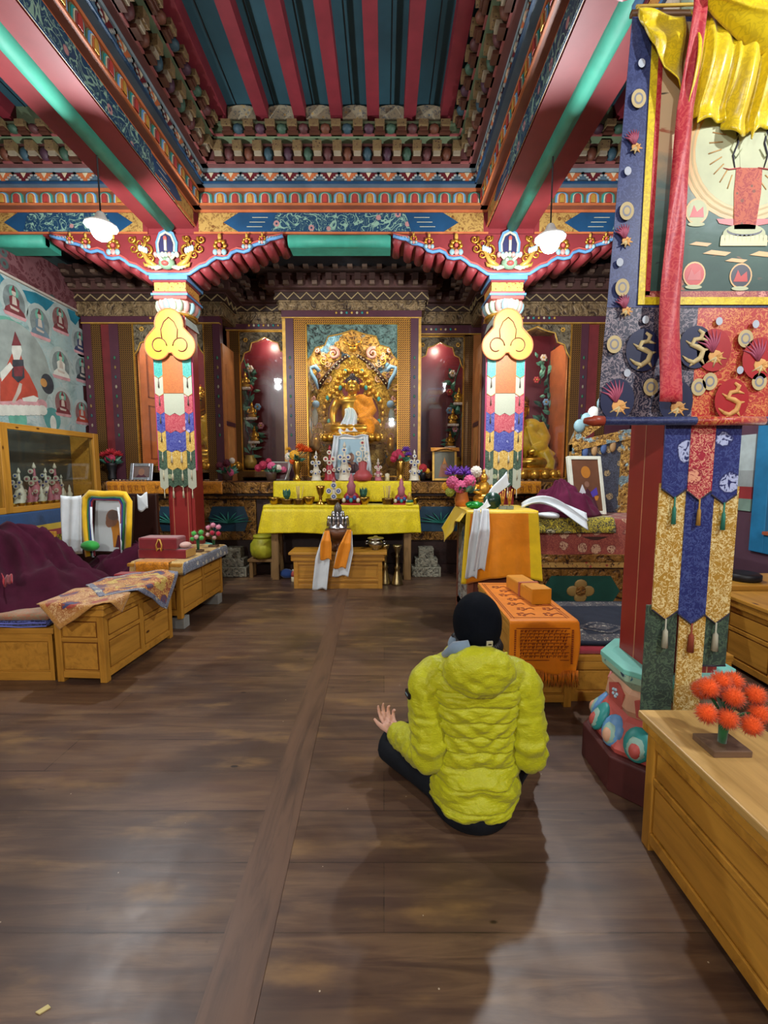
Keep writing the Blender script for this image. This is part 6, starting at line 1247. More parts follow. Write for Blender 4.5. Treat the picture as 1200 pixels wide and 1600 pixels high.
# photograph of a monk with white scarf
def monk2(m, fr):
    m.frame(fr, [(-.14, .04), (-.12, .18), (-.06, .25), (.06, .25), (.13, .17), (.15, .04)], 0, .001, PMAR); m.frame(fr, el(0, .315, .045, .06), .001, .002, SKINP); m.frame(fr, [(-.06, .24), (-.11, .13), (-.03, .1), (.0, .2)], .001, .002, PSAF); m.frame(fr, el(.02, .24, .03, .02), .002, .003, SKINP); m.frame(fr, el(-.02, .28, .03, .018), .002, .003, SKINP); m.tube([fr[0]+fr[1]*a+fr[2]*b+fr[3]*.003 for a, b in ((-.05, .24), (-.06, .12), (0, .09), (.05, .13), (.04, .22))], .004, paint('printed beads', '#2a1512'), 5)
pz = zs; yy = 5.92
framed('framed_photograph', 'framed photograph of a monk with hands raised, at the centre of the upper shelf', (tx(549, yy), yy, pz), .47, .60, .06, 0, WHITEP, .035, paint('printed sky blue', '#8fb0bd', .3, 0, .05), monk2)
t = thing('silk_scarf', 'white silk scarf draped over the monk photograph on the upper shelf', 'scarf', (tx(549, yy), yy-.02, pz)); x = tx(549, yy)
for e, w in ((-1, .07), (1, .06)): m = MB(); m.sheet(lambda u, v: (x+e*(.2+.05*v)+(u-.5)*w*(1+.5*v), yy-.035+.05*(1-v)-.02*math.sin(u*9+v*2), pz+.60-.55*v), 10, 20, WH); m.build('scarf_end', t, solid=.006)
m = MB(); m.sheet(lambda u, v: (x-.24+.48*u, yy-.01+.05*v-.01*math.sin(u*20), pz+.615-.04*v-.012*math.sin(u*13)), 24, 6, WH); m.build('scarf_top', t, solid=.006)
m = MB(); m.sheet(lambda u, v: (x-.22+.44*u, yy-.12-.02*math.sin(u*22), pz+.10-.09*v), 24, 6, scroll('lace frill', '#c9d0d4', '#9fb4c4', '#e2e6e8', 30, .15)); m.build('lace_frill', t, solid=.004)
# small framed pictures on the shelf
def thk(m, fr): m.frame(fr, [(-.08, .05), (-.05, .2), (0, .30), (.05, .2), (.08, .05)], 0, .001, paint('printed robe', '#7d4a30', .4)); m.frame(fr, el(0, .2, .03, .035), .001, .002, SKINP); m.frame(fr, [(-.025, .22), (0, .32), (.025, .22)], .001, .002, PSAF)
yy2 = 5.8; framed('framed_picture', 'small gold framed picture of a seated teacher with an orange drape, on the shelf', (tx(694, yy2), yy2, zs), .33, .42, .08, 0, GOLDP, .03, paint('printed brown green', '#5a5a48', .4), thk)
t = thing('picture_drape', 'small orange silk drape over the top of the gold framed picture', 'cloth', (tx(694, yy2), yy2-.02, zs+.3)); x = tx(694, yy2); m = MB(); m.sheet(lambda u, v: (x-.19+.38*u, yy2-.0-.05*v+.0, zs+.44-.03*(v > .3)*(1+.6*math.cos(2*PI*u)*1)*v), 22, 8, OCL); m.build('cloth_sheet', t, solid=.006)
def pale(m, fr): m.frame(fr, el(0, .12, .04, .05), 0, .001, SKINP); m.frame(fr, [(-.08, .04), (0, .12), (.08, .04)], 0, .0008, PMAR)
framed('framed_picture', 'small silver wrapped framed picture on the orange shelf cloth', (tx(222, 5.8), 5.8, zs), .30, .24, .25, .05, metalm('silver foil', '#b8bcc4', .35), .045, paint('printed dim', '#6d5a54', .4), pale)
framed('framed_picture', 'dim framed picture with white lace edging behind the rose flowers', (tx(437, 5.95), 5.95, zs), .28, .26, .1, 0, paint('lace white', '#a8a49c', .7), .02, paint('printed dark red', '#5a2028', .4), None)
t = thing('silk_scarf', 'thin pale scarf hanging beside the orange flower vase', 'scarf', (tx(452, 5.9), 5.9, zs)); x = tx(451, 5.9); m = MB(); m.sheet(lambda u, v: (x+.03*u+.03*math.sin(v*4)-.02*v, 5.88-.02*math.sin(u*5), zs+.36-.35*v), 6, 16, WH); m.build('scarf_cloth', t, solid=.004)
for i in range(12): px = 178+5.6*i if i < 10 else 316+6*(i-10); bowl(tx(px, 5.715), 5.722, ZSH+.012, .02, 'small silver water bowl in the row on the orange shelf cloth', 'silver water bowls on the orange shelf cloth', SILVER)
bowl(tx(326, 5.715), 5.722, ZSH+.012, .02, 'small silver water bowl in the row on the orange shelf cloth', 'silver water bowls on the orange shelf cloth', SILVER); bowl(tx(340, 5.715), 5.722, ZSH+.012, .024, 'silver water bowl at the pillar-far end of the orange shelf cloth', None, SILVER)
for i in range(4): bowl(tx(806+10*i, 5.715), 5.722, ZSH+.012, .02, 'small silver water bowl on the orange shelf cloth behind the lectern', 'silver water bowls behind the lectern', SILVER)
t = thing('tall_candle', 'cream butter candle beside the pink offering cake', 'candle', (tx(605, 5.78), 5.78, zs)); m = MB(); m.lathe([(.03, zs), (.03, zs+.09), (.01, zs+.1)], (tx(605, 5.78), 5.78, 0), CREAM, 12); m.build('candle_body', t)
# offering chest in front, shrine, scarves
t = thing('offering_chest', 'low pine chest in front of the altar table, under the silver shrine', 'chest', (-.54, 5.0, 0)); cx0, cx1, cy0, cy1, ch = -1.07, -.02, 5.0, 5.30, .44
m = MB(); m.box(cx0, cx1, cy0, cy1, 0, ch-.1, HONEYX); m.build('carcass', t); m = MB(); m.box(cx0-.03, cx1+.03, cy0-.025, cy1+.02, ch-.11, ch-.03, HONEYX); m.build('cornice', t, bevel=.012); m = MB(); m.box(cx0-.055, cx1+.055, cy0-.045, cy1+.03, ch-.03, ch, HONEYX); m.build('lid', t, bevel=.006)
m = MB(); fr = (Vector((cx0, cy0, 0)), U_, Z_, N_); L = cx1-cx0
for i, a in enumerate(((.05, L-.05, 0, .05), (.05, L-.05, .085, .11), (.05, L-.05, .29, .33), (0, .05, 0, .33), (L-.05, L, 0, .33), (L/2-.05, L/2+.05, .11, .29))): m.frame(fr, [(a[0], a[2]), (a[1], a[2]), (a[1], a[3]), (a[0], a[3])], 0, .012, HONEYX)
m.build('front_frame', t, bevel=.003)
for a, b in ((.07, L/2-.07), (L/2+.07, L-.07)): m = MB(); m.frame(fr, [(a, .13), (b, .13), (b, .27), (a, .27)], 0, .006, HONEYX); m.build('front_panel', t, bevel=.004)
sxx, syy = -.555, 5.14
t = thing('silver_shrine', 'small silver and crystal shrine on a carved wooden stand, on the pine chest', 'shrine', (sxx, syy, ch)); m = MB(); m.lathe([(.10, ch), (.11, ch+.03), (.07, ch+.06), (.07, ch+.12), (.13, ch+.16), (.165, ch+.2), (.16, ch+.25), (.14, ch+.27)], (sxx, syy, 0), wood('stand wood', '#6a3f22', '#3a2010', 0), 22); m.build('stand', t)
m = MB()
for i in range(13): a = 2*PI*i/13; m.lathe([(.022, ch+.27), (.024, ch+.34), (.015, ch+.37), (.02, ch+.39), (.004, ch+.42)], (sxx+.115*math.cos(a), syy+.1*math.sin(a), 0), SILVER, 8)
for i in range(8): a = 2*PI*i/8; m.lathe([(.02, ch+.34), (.022, ch+.43), (.012, ch+.46), (.003, ch+.48)], (sxx+.065*math.cos(a), syy+.06*math.sin(a), 0), SILVER, 8)
m.lathe([(.14, ch+.26), (.135, ch+.29), (.08, ch+.34), (.05, ch+.45)], (sxx, syy, 0), SILVER, 18); m.build('silver_figures', t)
m = MB(); m.lathe([(.03, ch+.44), (.05, ch+.49), (.045, ch+.53), (.02, ch+.565), (.004, ch+.58)], (sxx, syy, 0), paint('dark pewter', '#5a544c', .35), 14); m.build('finial', t)
def scarf_hang(label, x0, w0, z0, x1, w1, z1, y0, y1, mat, fr_=0.):
    t = thing('silk_scarf', label, 'scarf', (x1, y1, z1)); m = MB()
    def f(u, v): q = v; return (x0+(x1-x0)*q+(u-.5)*(w0+(w1-w0)*min(1, q*2.2)), y0+(y1-y0)*min(1, q*3)-.012*math.sin(u*6.5+q*2)-.004*math.sin(u*13+q), z0+(z1-z0)*q+.012*math.sin(u*7+q*3)*q)
    m.sheet(f, 18, 30, mat); m.build('scarf_cloth', t, solid=.005)
OS = cloth('orange silk', '#e08a1c', .5, .1, .2)
scarf_hang('white scarf hanging from the silver shrine down to the floor, mural side', sxx-.12, .06, ch+.24, sxx-.20, .17, .012, 4.98, 4.915, WH); scarf_hang('white fringed scarf hanging from the silver shrine, lectern side', sxx+.15, .06, ch+.25, sxx+.045, .19, .17, 4.98, 4.91, WH)
scarf_hang('orange scarf hanging on the mural side of the silver shrine', sxx-.11, .05, ch+.26, sxx-.12, .13, .37, 4.965, 4.90, OS); scarf_hang('orange scarf hanging on the lectern side of the silver shrine', sxx+.15, .05, ch+.27, sxx+.04, .14, .27, 4.965, 4.895, OS)
bx = tx(587, 5.15); t = thing('incense_burner', 'round silver incense burner with rim on the end of the pine chest', 'incense burner', (bx, 5.15, ch)); m = MB(); m.lathe([(.05, ch), (.045, ch+.02), (.08, ch+.05), (.098, ch+.085), (.07, ch+.115), (.06, ch+.125), (.10, ch+.135), (.1, ch+.145), (.05, ch+.14), (.02, ch+.17)], (bx, 5.15, 0), metalm('dull silver', '#a8a290', .35), 22); m.build('burner_body', t)
for e in (-1, 1): m = MB(); m.tube([(bx+e*.085, 5.15, ch+.11), (bx+e*.125, 5.15, ch+.1), (bx+e*.12, 5.15, ch+.07), (bx+e*.09, 5.15, ch+.075)], .008, SILVER, 6); m.build('handle', t)
for px, y, lb in ((602, 5.22, 'standing bell shaped oil lamp nearest the pine chest'), (621, 5.18, 'standing bell shaped oil lamp nearest the altar table leg')):
    x = tx(px, y); t = thing('oil_lamp', lb, 'lamp', (x, y, 0)); m = MB(); m.lathe([(.075, 0), (.07, .02), (.055, .08), (.03, .16), (.025, .19), (.04, .21), (.02, .24), (.018, .33), (.03, .35), (.018, .37), (.03, .42), (.05, .47), (.055, .49), (.04, .49)], (x, y, 0), metalm('pale brass', '#b8a878', .35), 18); m.build('lamp_body', t)
t = thing('lidded_jar', 'yellow green lidded pot on a small stool under the altar table', 'jar', (-1.62, 5.62, .24)); m = MB(); m.lathe([(.10, .25), (.15, .29), (.165, .36), (.16, .44), (.12, .5), (.11, .52)], (-1.60, 5.60, 0), paint('lime glaze', '#a9a82a', .5, 0, .12), 22); m.build('jar_body', t); m = MB(); m.lathe([(.12, .52), (.125, .535), (.12, .555), (.02, .57)], (-1.60, 5.60, 0), paint('lime glaze', '#a9a82a', .5, 0, .12), 22); m.build('lid', t)
t = thing('low_stool', 'small wooden stool under the yellow green pot', 'stool', (-1.6, 5.6, 0)); m = MB(); m.box(-1.78, -1.42, 5.50, 5.70, .21, .245, ROUGH); m.build('seat', t, bevel=.004)
for x in (-1.76, -1.48):
    for y in (5.51, 5.65): m = MB(); m.box(x, x+.04, y, y+.04, 0, .21, ROUGH); m.build('leg', t)
t = thing('cloth_bundle', 'blue cloth bundle on the floor under the altar table', 'bundle', (tx(445, 5.5), 5.5, 0)); m = MB(); m.ell((tx(445, 5.5), 5.5, .06), (.1, .08, .06), cloth('blue cotton', '#22407a', .8), 14, 9, None, lambda p: p*(1+.22*nz(p, 11))); m.build('bundle_body', t)
t = thing('small_bottle', 'small red and white bottle beside the pine chest', 'bottle', (tx(456, 5.35), 5.35, 0)); x = tx(456, 5.3); m = MB(); m.lathe([(.025, 0), (.028, .02), (.028, .07)], (x, 5.3, 0), CREAM, 12); m.lathe([(.028, .07), (.028, .11), (.012, .14)], (x, 5.3, 0), CORAL, 12); m.build('bottle_body', t); m = MB(); m.lathe([(.013, .14), (.013, .16)], (x, 5.3, 0), WHITEP, 10); m.build('cap', t)
# ------------------------------------------------------------ throne side: lectern table, throne, scripture table
YSAT = cloth('yellow lectern satin', '#e0bd0e', .36, .1, .2, 280, .5); OSAT = cloth('amber satin', '#dd8408', .34, .1, .2, 280, .5)
CPAN = carved('painted carved side', '#a8aba0', '#6b3a34', 20, .5, 0, .8, '#5f7f8c')
lx0, lx1, ly0, ly1, lz = .74, 1.30, 3.70, 4.30, 1.045
t = thing('lectern_table', 'tall carved table under the yellow satin cloth before the throne', 'table', ((lx0+lx1)/2, ly0, 0))
m = MB(); m.box(lx0+.02, lx1-.02, ly0+.02, ly1-.02, .08, lz-.03, paint('lectern timber', '#5d2f22', .5)); m.build('carcass', t); m = MB(); m.box(lx0, lx1, ly0, ly1, lz-.03, lz, HONEY); m.build('top', t)
for x in (lx0, lx1-.05):
    for y in (ly0, ly1-.05): m = MB(); m.box(x, x+.05, y, y+.05, 0, lz-.03, paint('lectern post', '#7d4a36', .5)); m.build('leg', t, bevel=.004)
for i in range(2): m = MB(); m.box(lx0+.005, lx0+.02, ly0+.07+.25*i, ly0+.28+.25*i, .16, .9, CPAN); m.build('side_panel', t); m = MB(); m.box(lx0, lx0+.02, ly0+.05, ly1-.05, .08, .13, CORAL); m.build('bottom_rail', t)
T5 = Matrix.Translation((lx0, ly0, 0))
t = thing('lectern_cloth', 'yellow and amber satin cloth draped over the tall lectern table', 'cloth', ((lx0+lx1)/2, ly0, .42)); m = MB()
def f(u, v):   # front fall with corners flaring, top, back
    x = lx0-.03+(lx1-lx0+.06)*u
    if v < .3: q = v/.3; return (x, ly1-(ly1-ly0)*q, lz+.008+.004*nz((x*5, q*3, 0), 1))
    w = (v-.3)/.7; fl = .055*w; return (x+(u-.5)*fl*1.6, ly0-.02-.03*w-.016*math.sin(u*13+1)*w-.006*math.sin(u*31)*w, lz+.006-.60*w-.03*w*math.cos(u*5))
m.sheet(f, 50, 40, YSAT, lambda u, v: OSAT if (.06 < u < .86 and v > .32) else YSAT); m.build('cloth_sheet', t, solid=.004)
m = MB()
def f(u, v): 
    y = ly0+.02+(ly1-ly0-.0)*u; w = v; tip = max(0, 1-abs(u-.72)*1.7)
    return (lx0-.015-.13*w*(.5+.6*u)-.015*math.sin(u*12)*w, y+.04*w*u, lz+.006-(.10+.26*tip)*w)
m.sheet(f, 30, 14, YSAT); m.build('side_fall', t, solid=.004)
scarf_hang('long white scarf hanging over the nave side of the lectern table, first fold', .80, .05, 1.07, .745, .10, .48, 3.675, 3.62, WH); scarf_hang('long white scarf hanging over the nave side of the lectern table, second fold', .87, .06, 1.07, .81, .10, .55, 3.672, 3.61, WH)
t = thing('silk_scarf', 'white scarf rising from the lectern table over the bouquet', 'scarf', (.95, 3.95, 1.06)); m = MB()
def f(u, v): return (.80+.33*v+.07*u*(1-.3*v)+.02*math.sin(v*8), 3.72+.32*v+.04*u, 1.058+.33*v**1.2-.05*math.sin(u*3)*v-.10*u*v)
m.sheet(f, 12, 26, WH); m.build('scarf_cloth', t, solid=.006)
def mtx(px, y): return (px-600)/FPX*(y*.9954+.03)
flowers('flower_bouquet', 'violet, rose and white bouquet in an orange vase on the lectern table', mtx(722, 4.1), 4.12, lz+.012, [(.06, 0), (.07, .06), (.055, .12), (.06, .14)], [(-.09, 0, .17, .075, FV, 'spike'), (.02, .02, .17, .07, FV, 'spike'), (.09, .02, .15, .06, FV, 'spike'), (-.1, -.04, .09, .06, FP, 'rose'), (-.03, -.06, .05, .06, FP, 'rose'), (.06, -.05, .1, .06, FP, 'rose'), (.13, 0, .19, .055, FW, 'rose'), (-.15, 0, .05, .045, FY, 'rose'), (-.12, -.03, .0, .045, paint('petals lime', '#8f9a3a', .6), 'rose'), (.21, .02, .13, .04, FP, 'rose')], 22, .12, vmat=paint('orange vase', '#b8672a', .5))
for px, y, r, lb in ((769, 3.86, .075, 'upright dark green round box on the lectern table'),):
    x = mtx(px, y); t = thing('round_box', lb, 'box', (x, y, lz+.012)); m = MB(); m.tube([(x, y-.03, lz+.085), (x, y+.03, lz+.085)], r, paint('bottle green', '#1f4a3a', .35), 22); m.tube([(x, y-.034, lz+.085), (x, y-.03, lz+.085)], r*.86, paint('dark green lid', '#173528', .3), 22); m.build('box_body', t)
x = mtx(742, 3.85); t = thing('crumpled_wrap', 'crumpled bright green foil on the lectern table', 'wrapping', (x, 3.85, lz+.012)); m = MB(); m.ell((x, 3.85, lz+.045), (.08, .05, .035), paint('green foil', '#1f8a3a', .25, .4), 16, 10, None, lambda p: p*(1+.3*nz(p, 40))); m.build('foil', t)
for i, px in enumerate((785, 796)):
    x = mtx(px, 3.82); t = thing('glass_stand', ('small glass stand of gold trinkets nearest the green round box', 'small glass stand of gold trinkets nearest the maroon robe')[i], 'ornament', (x, 3.82, lz+.012)); m = MB(); m.box(x-.03, x+.03, 3.79, 3.85, lz+.012, lz+.04, paint('grey glass', '#7d8a86', .15)); m.build('base', t); m = MB()
    for k in range(3): m.tube([(x, 3.82, lz+.04), (x+.012*(k-1), 3.82, lz+.10), (x+.02*(k-1), 3.82, lz+.15+.02*k)], [.008, .006, .004], GOLD, 6)
    m.build('gold_stem', t)
small_figure(mtx(757, 4.05), 4.1, lz+.012, .34, 'small gilt figure behind the green round box on the lectern table', 'gilt figure on the lectern')
# throne
tx0, tx1, ty0, ty1, tz = 1.34, 2.75, 3.86, 4.75, .80
t = thing('throne', 'carved throne platform with green medallion panel beside the lectern', 'throne', ((tx0+tx1)/2, ty0, 0)); m = MB(); m.box(tx0, tx1, ty0, ty1, 0, tz, paint('throne timber', '#3a2018', .5)); m.build('platform', t)
m = MB(); m.box(tx0-.0, tx1+.03, ty0-.05, ty0+.05, .58, .64, CARVD); m.box(tx0, tx1+.02, ty0-.03, ty0, .52, .58, scroll('throne band', '#3a1a16', '#b08a48', '#a84a3a', 18, .1)); m.build('band', t)
m = MB(); fr = (Vector((1.80, ty0, .30)), U_, Z_, N_); m.frame(fr, [(-.42, -.22), (.55, -.22), (.55, .2), (-.42, .2)], 0, .012, CARVD); m.frame(fr, [(-.36, 0), (-.27, .14), (.27, .14), (.36, 0), (.27, -.15), (-.27, -.15)], .012, .02, paint('panel green', '#14473c', .5)); GP = paint('dull gold medallion', '#9c8048', .5, .2)
for q in range(4): a = q*PI/2; m.ell(fr[0]+N_*.02+U_*.07*math.cos(a)+Z_*.06*math.sin(a), (.06, .008, .05), GP, 12, 6)
m.ell(fr[0]+N_*.025, (.05, .01, .05), CARVD, 12, 6); m.build('medallion_panel', t)
t = thing('throne_cushion', 'thick red brocade cushion on the throne with figured front', 'cushion', (1.9, ty0, tz)); RBR = brocade('brick brocade', '#7d2c24', '#b8694a', '#c09a78', 7, .7, .5); m = MB()
def f(u, v):
    a = v*PI*.62; x = 1.33+1.3*u
    if v < .5: q = v/.5; return (x, 4.6-(4.6-3.9)*q, .955+.012*nz((x*3, q*2, 1), 1))
    w = (v-.5)/.5; return (x, 3.9-.055*math.sin(w*PI*.5)-.012*math.sin(x*9)*w, .955-.32*w**1.3+.008*math.sin(x*14)*w)
m.sheet(f, 60, 40, RBR); m.box(1.34, 2.6, 3.9, 4.6, .80, .945, RBR); m.build('cushion_cover', t)
t = thing('throne_rug', 'yellow black patterned rug edge laid over the red throne cushion', 'rug', (1.75, 3.9, .96)); RUGY = brocade('yellow medallion rug', '#3a3620', '#c9b82c', '#b8b088', 6.5, .8, 1.); m = MB()
def f(u, v):
    x = 1.37+.72*u
    if v < .6: q = v/.6; return (x, 4.35-.46*q, .968+.010*nz((x*3, q*2, 1), 1))
    w = (v-.6)/.4; return (x, 3.885-.05*math.sin(w*PI*.5)-.012*math.sin(x*9)*w, .968-.13*w**1.3)
def mf(u, v): return RUGY
m.sheet(f, 40, 24, RUGY, mf); m.build('rug_sheet', t, solid=.014)
heap('maroon_robe', 'maroon robe folded in a heap on the throne cushion', 'robe', 1.73, 4.13, .97, .36, .26, .25, cloth('maroon wool light', '#541a34', .9, .2, .05, 500, .1), 11., 2.6, .16, (-.02, .06), None, 72, 28, 7.)
t = thing('silk_scarf', 'white scarf lying across the maroon robe on the throne', 'scarf', (1.6, 3.95, 1.0)); m = MB()
def f(u, v):
    p0, p1, p2, p3 = Vector((1.28, 4.02, 1.06)), Vector((1.47, 3.93, 1.20)), Vector((1.58, 3.87, 1.10)), Vector((1.80, 3.80, .955)); q = v; a = p0*(1-q)**3+p1*3*q*(1-q)**2+p2*3*q*q*(1-q)+p3*q**3; w = .05+.16*q**.7
    return a+Vector((.02*(u-.5), -.03*math.sin(u*9+v*2)*.5-.06*(1-u), (u-.5)*w*.55+.02*math.sin(u*8+v*5)))
m.sheet(f, 18, 30, WH); m.build('scarf_cloth', t, solid=.006)
t = thing('silk_scarf', 'crumpled end of white scarf on the yellow rug of the throne', 'scarf', (1.52, 3.93, .975)); m = MB(); m.ell((1.50, 3.87, .995), (.11, .06, .03), WH, 20, 10, None, lambda p: p*(1+.3*nz(p, 14))); m.build('scarf_cloth', t)
# throne back
t = thing('carved_screen', 'carved gilt throne back with dark brocade panel and cloud crest', 'screen', (2.2, 4.5, .96)); yb2 = 4.5; q = lambda px, py: at(px, py, yb2); GB = carved('throne gilding', '#cfa050', '#54301a', 26, .45, .4, 1., '#8fa8ac')
TL, BL = q(893, 690), q(896, 815); TR = q(985, 655); X0, X1, Z0, Z1 = TL.x, 2.85, .96, TL.z
m = MB(); m.prism([(X0+.1, Z0), (X1-.1, Z0), (X1-.1, Z1+.05), (X0+.1, Z1-.02)], yb2, yb2+.03, brocade('throne brocade', '#1e2330', '#5a6276', '#a58e62', 8, .6, .6)); m.build('brocade_panel', t)
m = MB(); m.box(X0, X0+.10, yb2-.02, yb2+.05, Z0, Z1, GB); m.build('side_frame', t); m = MB(); m.box(2.46, 2.56, yb2-.02, yb2+.05, Z0, Z1+.12, GB); m.build('side_frame', t)
m = MB(); m.prism([(X0, Z1-.1), (2.56, Z1+.03), (2.56, Z1+.13), (X0, Z1)], yb2-.03, yb2+.05, GB); m.build('top_rail', t)
m = MB(); cr = [q(890, 695), q(905, 690), q(975, 640), q(980, 540), q(968, 560), q(962, 590), q(955, 600), q(950, 622), q(930, 640), q(922, 652), q(908, 660), q(900, 672)]
m.prism([(p.x, p.z) for p in cr], yb2-.02, yb2+.04, GB); m.build('cloud_crest', t)
m = MB()
for a, b in zip(cr[3:], cr[4:]): m.ell(((a.x+b.x)/2, yb2-.02, (a.z+b.z)/2), (.06, .03, .07), (COOL, WHITEP, LOTUSC[1])[int(abs(a.x*100)) % 3], 10, 7)
m.build('cloud_scroll', t)
m = MB()
for i in range(4): m.ell((X0+.14+.095*i, yb2-.01, Z1-.10+.02*i), (.035, .02, .07), (paint('brocade blue tab', '#4a628f'), paint('brocade tan tab', '#a8865a'))[i % 2], 9, 7)
m.build('brocade_tab', t)
def teacher(m, fr): m.frame(fr, [(-.09, .06), (-.06, .2), (0, .26), (.06, .2), (.1, .06)], 0, .001, PMAR); m.frame(fr, el(0, .3, .025, .03), .001, .002, SKINP); m.frame(fr, [(-.1, .2), (-.05, .3), (-.02, .22), (-.06, .16)], .001, .002, paint('printed white', '#c8ccd0')); m.frame(fr, [(.03, .22), (.1, .27), (.11, .2), (.05, .17)], .001, .002, paint('printed violet', '#4a3a9a')); m.frame(fr, [(-.12, .18), (.0, .2), (.12, .18), (.1, .14), (-.1, .14)], 0, .0008, PSAF); m.frame(fr, el(0, .42, .05, .06), 0, .001, PSAF); m.frame(fr, [(-.05, .05), (.07, .05), (.07, .075), (-.05, .075)], .001, .002, paint('printed yellow', '#c8a828'))
framed('framed_portrait', 'portrait of a seated teacher in a padded white frame leaning on the throne back', (1.985, 4.12, .972), .36, .58, .22, .18, cloth('padded white', '#d6dac8', .6), .035, paint('printed brown', '#6a4630', .35), teacher, .05)
# scripture table with printed orange cloth
sx0, sx1, sy0, sy1, sz = .73, 1.11, 2.42, 3.22, .53
t = low_table((sx0, sy0, 0), 0, sx1-sx0, sy1-sy0, sz, 'pine scripture table under the printed orange cloth', 2, None, 'low_table', .01, .05)
OP = NT('orange prayer print'); co = OP.coord(); sp = OP.n('ShaderNodeSeparateXYZ'); OP.set(sp.inputs[0], co); n = OP.noise(co, 30, 2, 1.5); n2 = OP.noise(co, 8, 2, .5)
c = OP.mix(OP.math('MULTIPLY', OP.band(n, .5, .07), OP.step(n2, .42, .5)), hx('#e0820e'), hx('#8a3a08')); ORP = OP.fin(c, .5)
t = thing('printed_cloth', 'orange cloth printed with script and flowers over the scripture table, fringed end', 'cloth', ((sx0+sx1)/2, sy0, .2)); m = MB()
INK = paint('red brown ink', '#8a3c0c', .6); ORG = cloth('orange cotton', '#e0800e', .5, .1, .1, 300, .3)
def f(u, v):
    x = sx0-.006+(sx1-sx0+.02)*u
    if v < .55: return (x, sy1+.02-(sy1-sy0+.035)*(v/.55), sz+.006)
    w = (v-.55)/.45; return (x+.012*math.sin(w*4)*u, sy0-.022-.012*w-.008*math.sin(u*12)*w, sz+.004-.30*w+.015*math.sin(u*6)*w)
m.sheet(f, 40, 50, ORG); m.build('cloth_sheet', t, solid=.003)
m = MB(); r2 = random.Random(9); zt = sz+.009
for a, b in ((.03, .035), (.34, .345)): m.box(sx0+a, sx0+b, sy0+.02, sy1-.02, zt-.001, zt, INK)
for a in (sy0+.03, sy1-.03): m.box(sx0+.03, sx0+.345, a, a+.005, zt-.001, zt, INK)
for i in range(40): y = sy0+.03+.77*i/40; [m.box(x, x+.008, y, y+.009, zt-.001, zt, INK) for x in (sx0+.016, sx0+.353)]
for i in range(7):
    for j in range(2):
        c = Vector((sx0+.10+.16*j+.03*(i % 2), sy0+.09+.10*i, zt))
        for q in range(5): a = q*1.257+i; m.ell(c+Vector((.022*math.cos(a), .022*math.sin(a), -.001)), (.014, .012, .0016), INK, 7, 3)
        m.tube([c+Vector((.03, 0, 0)), c+Vector((.06, .015, 0)), c+Vector((.075, -.01, 0))], .003, INK, 4)
yf2 = sy0-.030
for i in range(11):
    z = sz-.035-.019*i; x = sx0+.055
    if i in (0, 10): m.box(sx0+.03, sx0+.34, yf2-.006, yf2-.004, z, z+.004, INK); continue
    while x < sx0+.32:
        w = r2.uniform(.008, .03); m.box(x, x+w, yf2-.009, yf2-.006, z+.009, z+.012, INK)
        for q in range(r2.randrange(1, 3)): m.box(x+w*.4*q, x+w*.4*q+.003, yf2-.009, yf2-.006, z-.002*r2.random(), z+.01, INK)
        x += w+r2.uniform(.003, .008)
for s in (0, 1):
    for i in range(16): m.box(sx0+.02+.33*s, sx0+.03+.33*s, yf2-.008, yf2-.004, sz-.05-.013*i, sz-.042-.013*i, INK)
m.build('printed_script', t)
m = MB()
for i in range(90): x = sx0-.005+.40*i/89; m.tube([(x, yf2-.004, sz-.285), (x+r2.uniform(-.006, .006), yf2-.012, sz-.33), (x+r2.uniform(-.01, .01), yf2-.01, sz-.365-r2.uniform(0, .02))], .0025, ORG, 3)
m.build('fringe', t)
t = thing('wrapped_scripture', 'scripture volume wrapped in amber cloth and tied, on the orange printed cloth', 'book', (.99, 2.9, sz+.01), .13); T6 = MW[t]; m = MB(T6); AMB = cloth('amber wrap', '#d08a16', .5, .12, .1, 300, .4)
m.box(-.065, .065, -.20, .21, 0, .095, AMB); m.build('wrapped_volume', t, bevel=.012); m = MB(T6); m.box(-.068, .068, -.03, .0, -.0, .098, cloth('wrap cord', '#a3441c', .6)); m.box(-.066, .066, -.205, -.198, .0, .1, AMB); m.build('tie_cord', t, bevel=.002); m = MB(T6); m.add([(-.066, -.2, .0965), (.066, -.2, .0965), (.066, -.10, .098), (0, -.06, .0985), (-.066, -.09, .098)], [(0, 1, 2, 3, 4)], AMB); m.build('wrap_flap', t, solid=.004)
# blue rug bench
bench(1.13, 2.1, 2.50, 3.34, .29, 'low pine bench under the dark blue rug behind the scripture table', 2)
t = thing('bench_cushion', 'pink edged cushion under the dark blue rug', 'cushion', (1.6, 2.5, .29)); m = MB(); m.box(1.15, 2.05, 2.49, 3.3, .29, .35, cloth('pink cushion', '#a83a44', .8)); m.build('cushion_cover', t, bevel=.025)
t = thing('blue_rug', 'dark blue patterned rug with white medallion on the low bench', 'rug', (1.6, 2.9, .352)); RB = brocade('rug border', '#6a6658', '#2a2a30', '#a09a80', 16, .9, .8, False); RBL = paint('rug navy', '#18202e', .9, 0, .2, 30); RIV = scroll('rug ivory', '#a8a392', '#3a3a40', '#5a4a44', 22, .12, .9); m = MB()
m.sheet(lambda u, v: (1.15+.9*u, 2.49+.8*v-.0, .366+.003*nz((u*4, v*4, 0), 2)-.02*(max(0, .04-v)*8)), 40, 40, RBL, lambda u, v: RIV if min(u, v, 1-u, 1-v) < .16 and min(u, v, 1-u, 1-v) > .03 else RBL); m.build('rug_sheet', t, solid=.02)
m = MB(); c = Vector((1.42, 2.72, .3785))
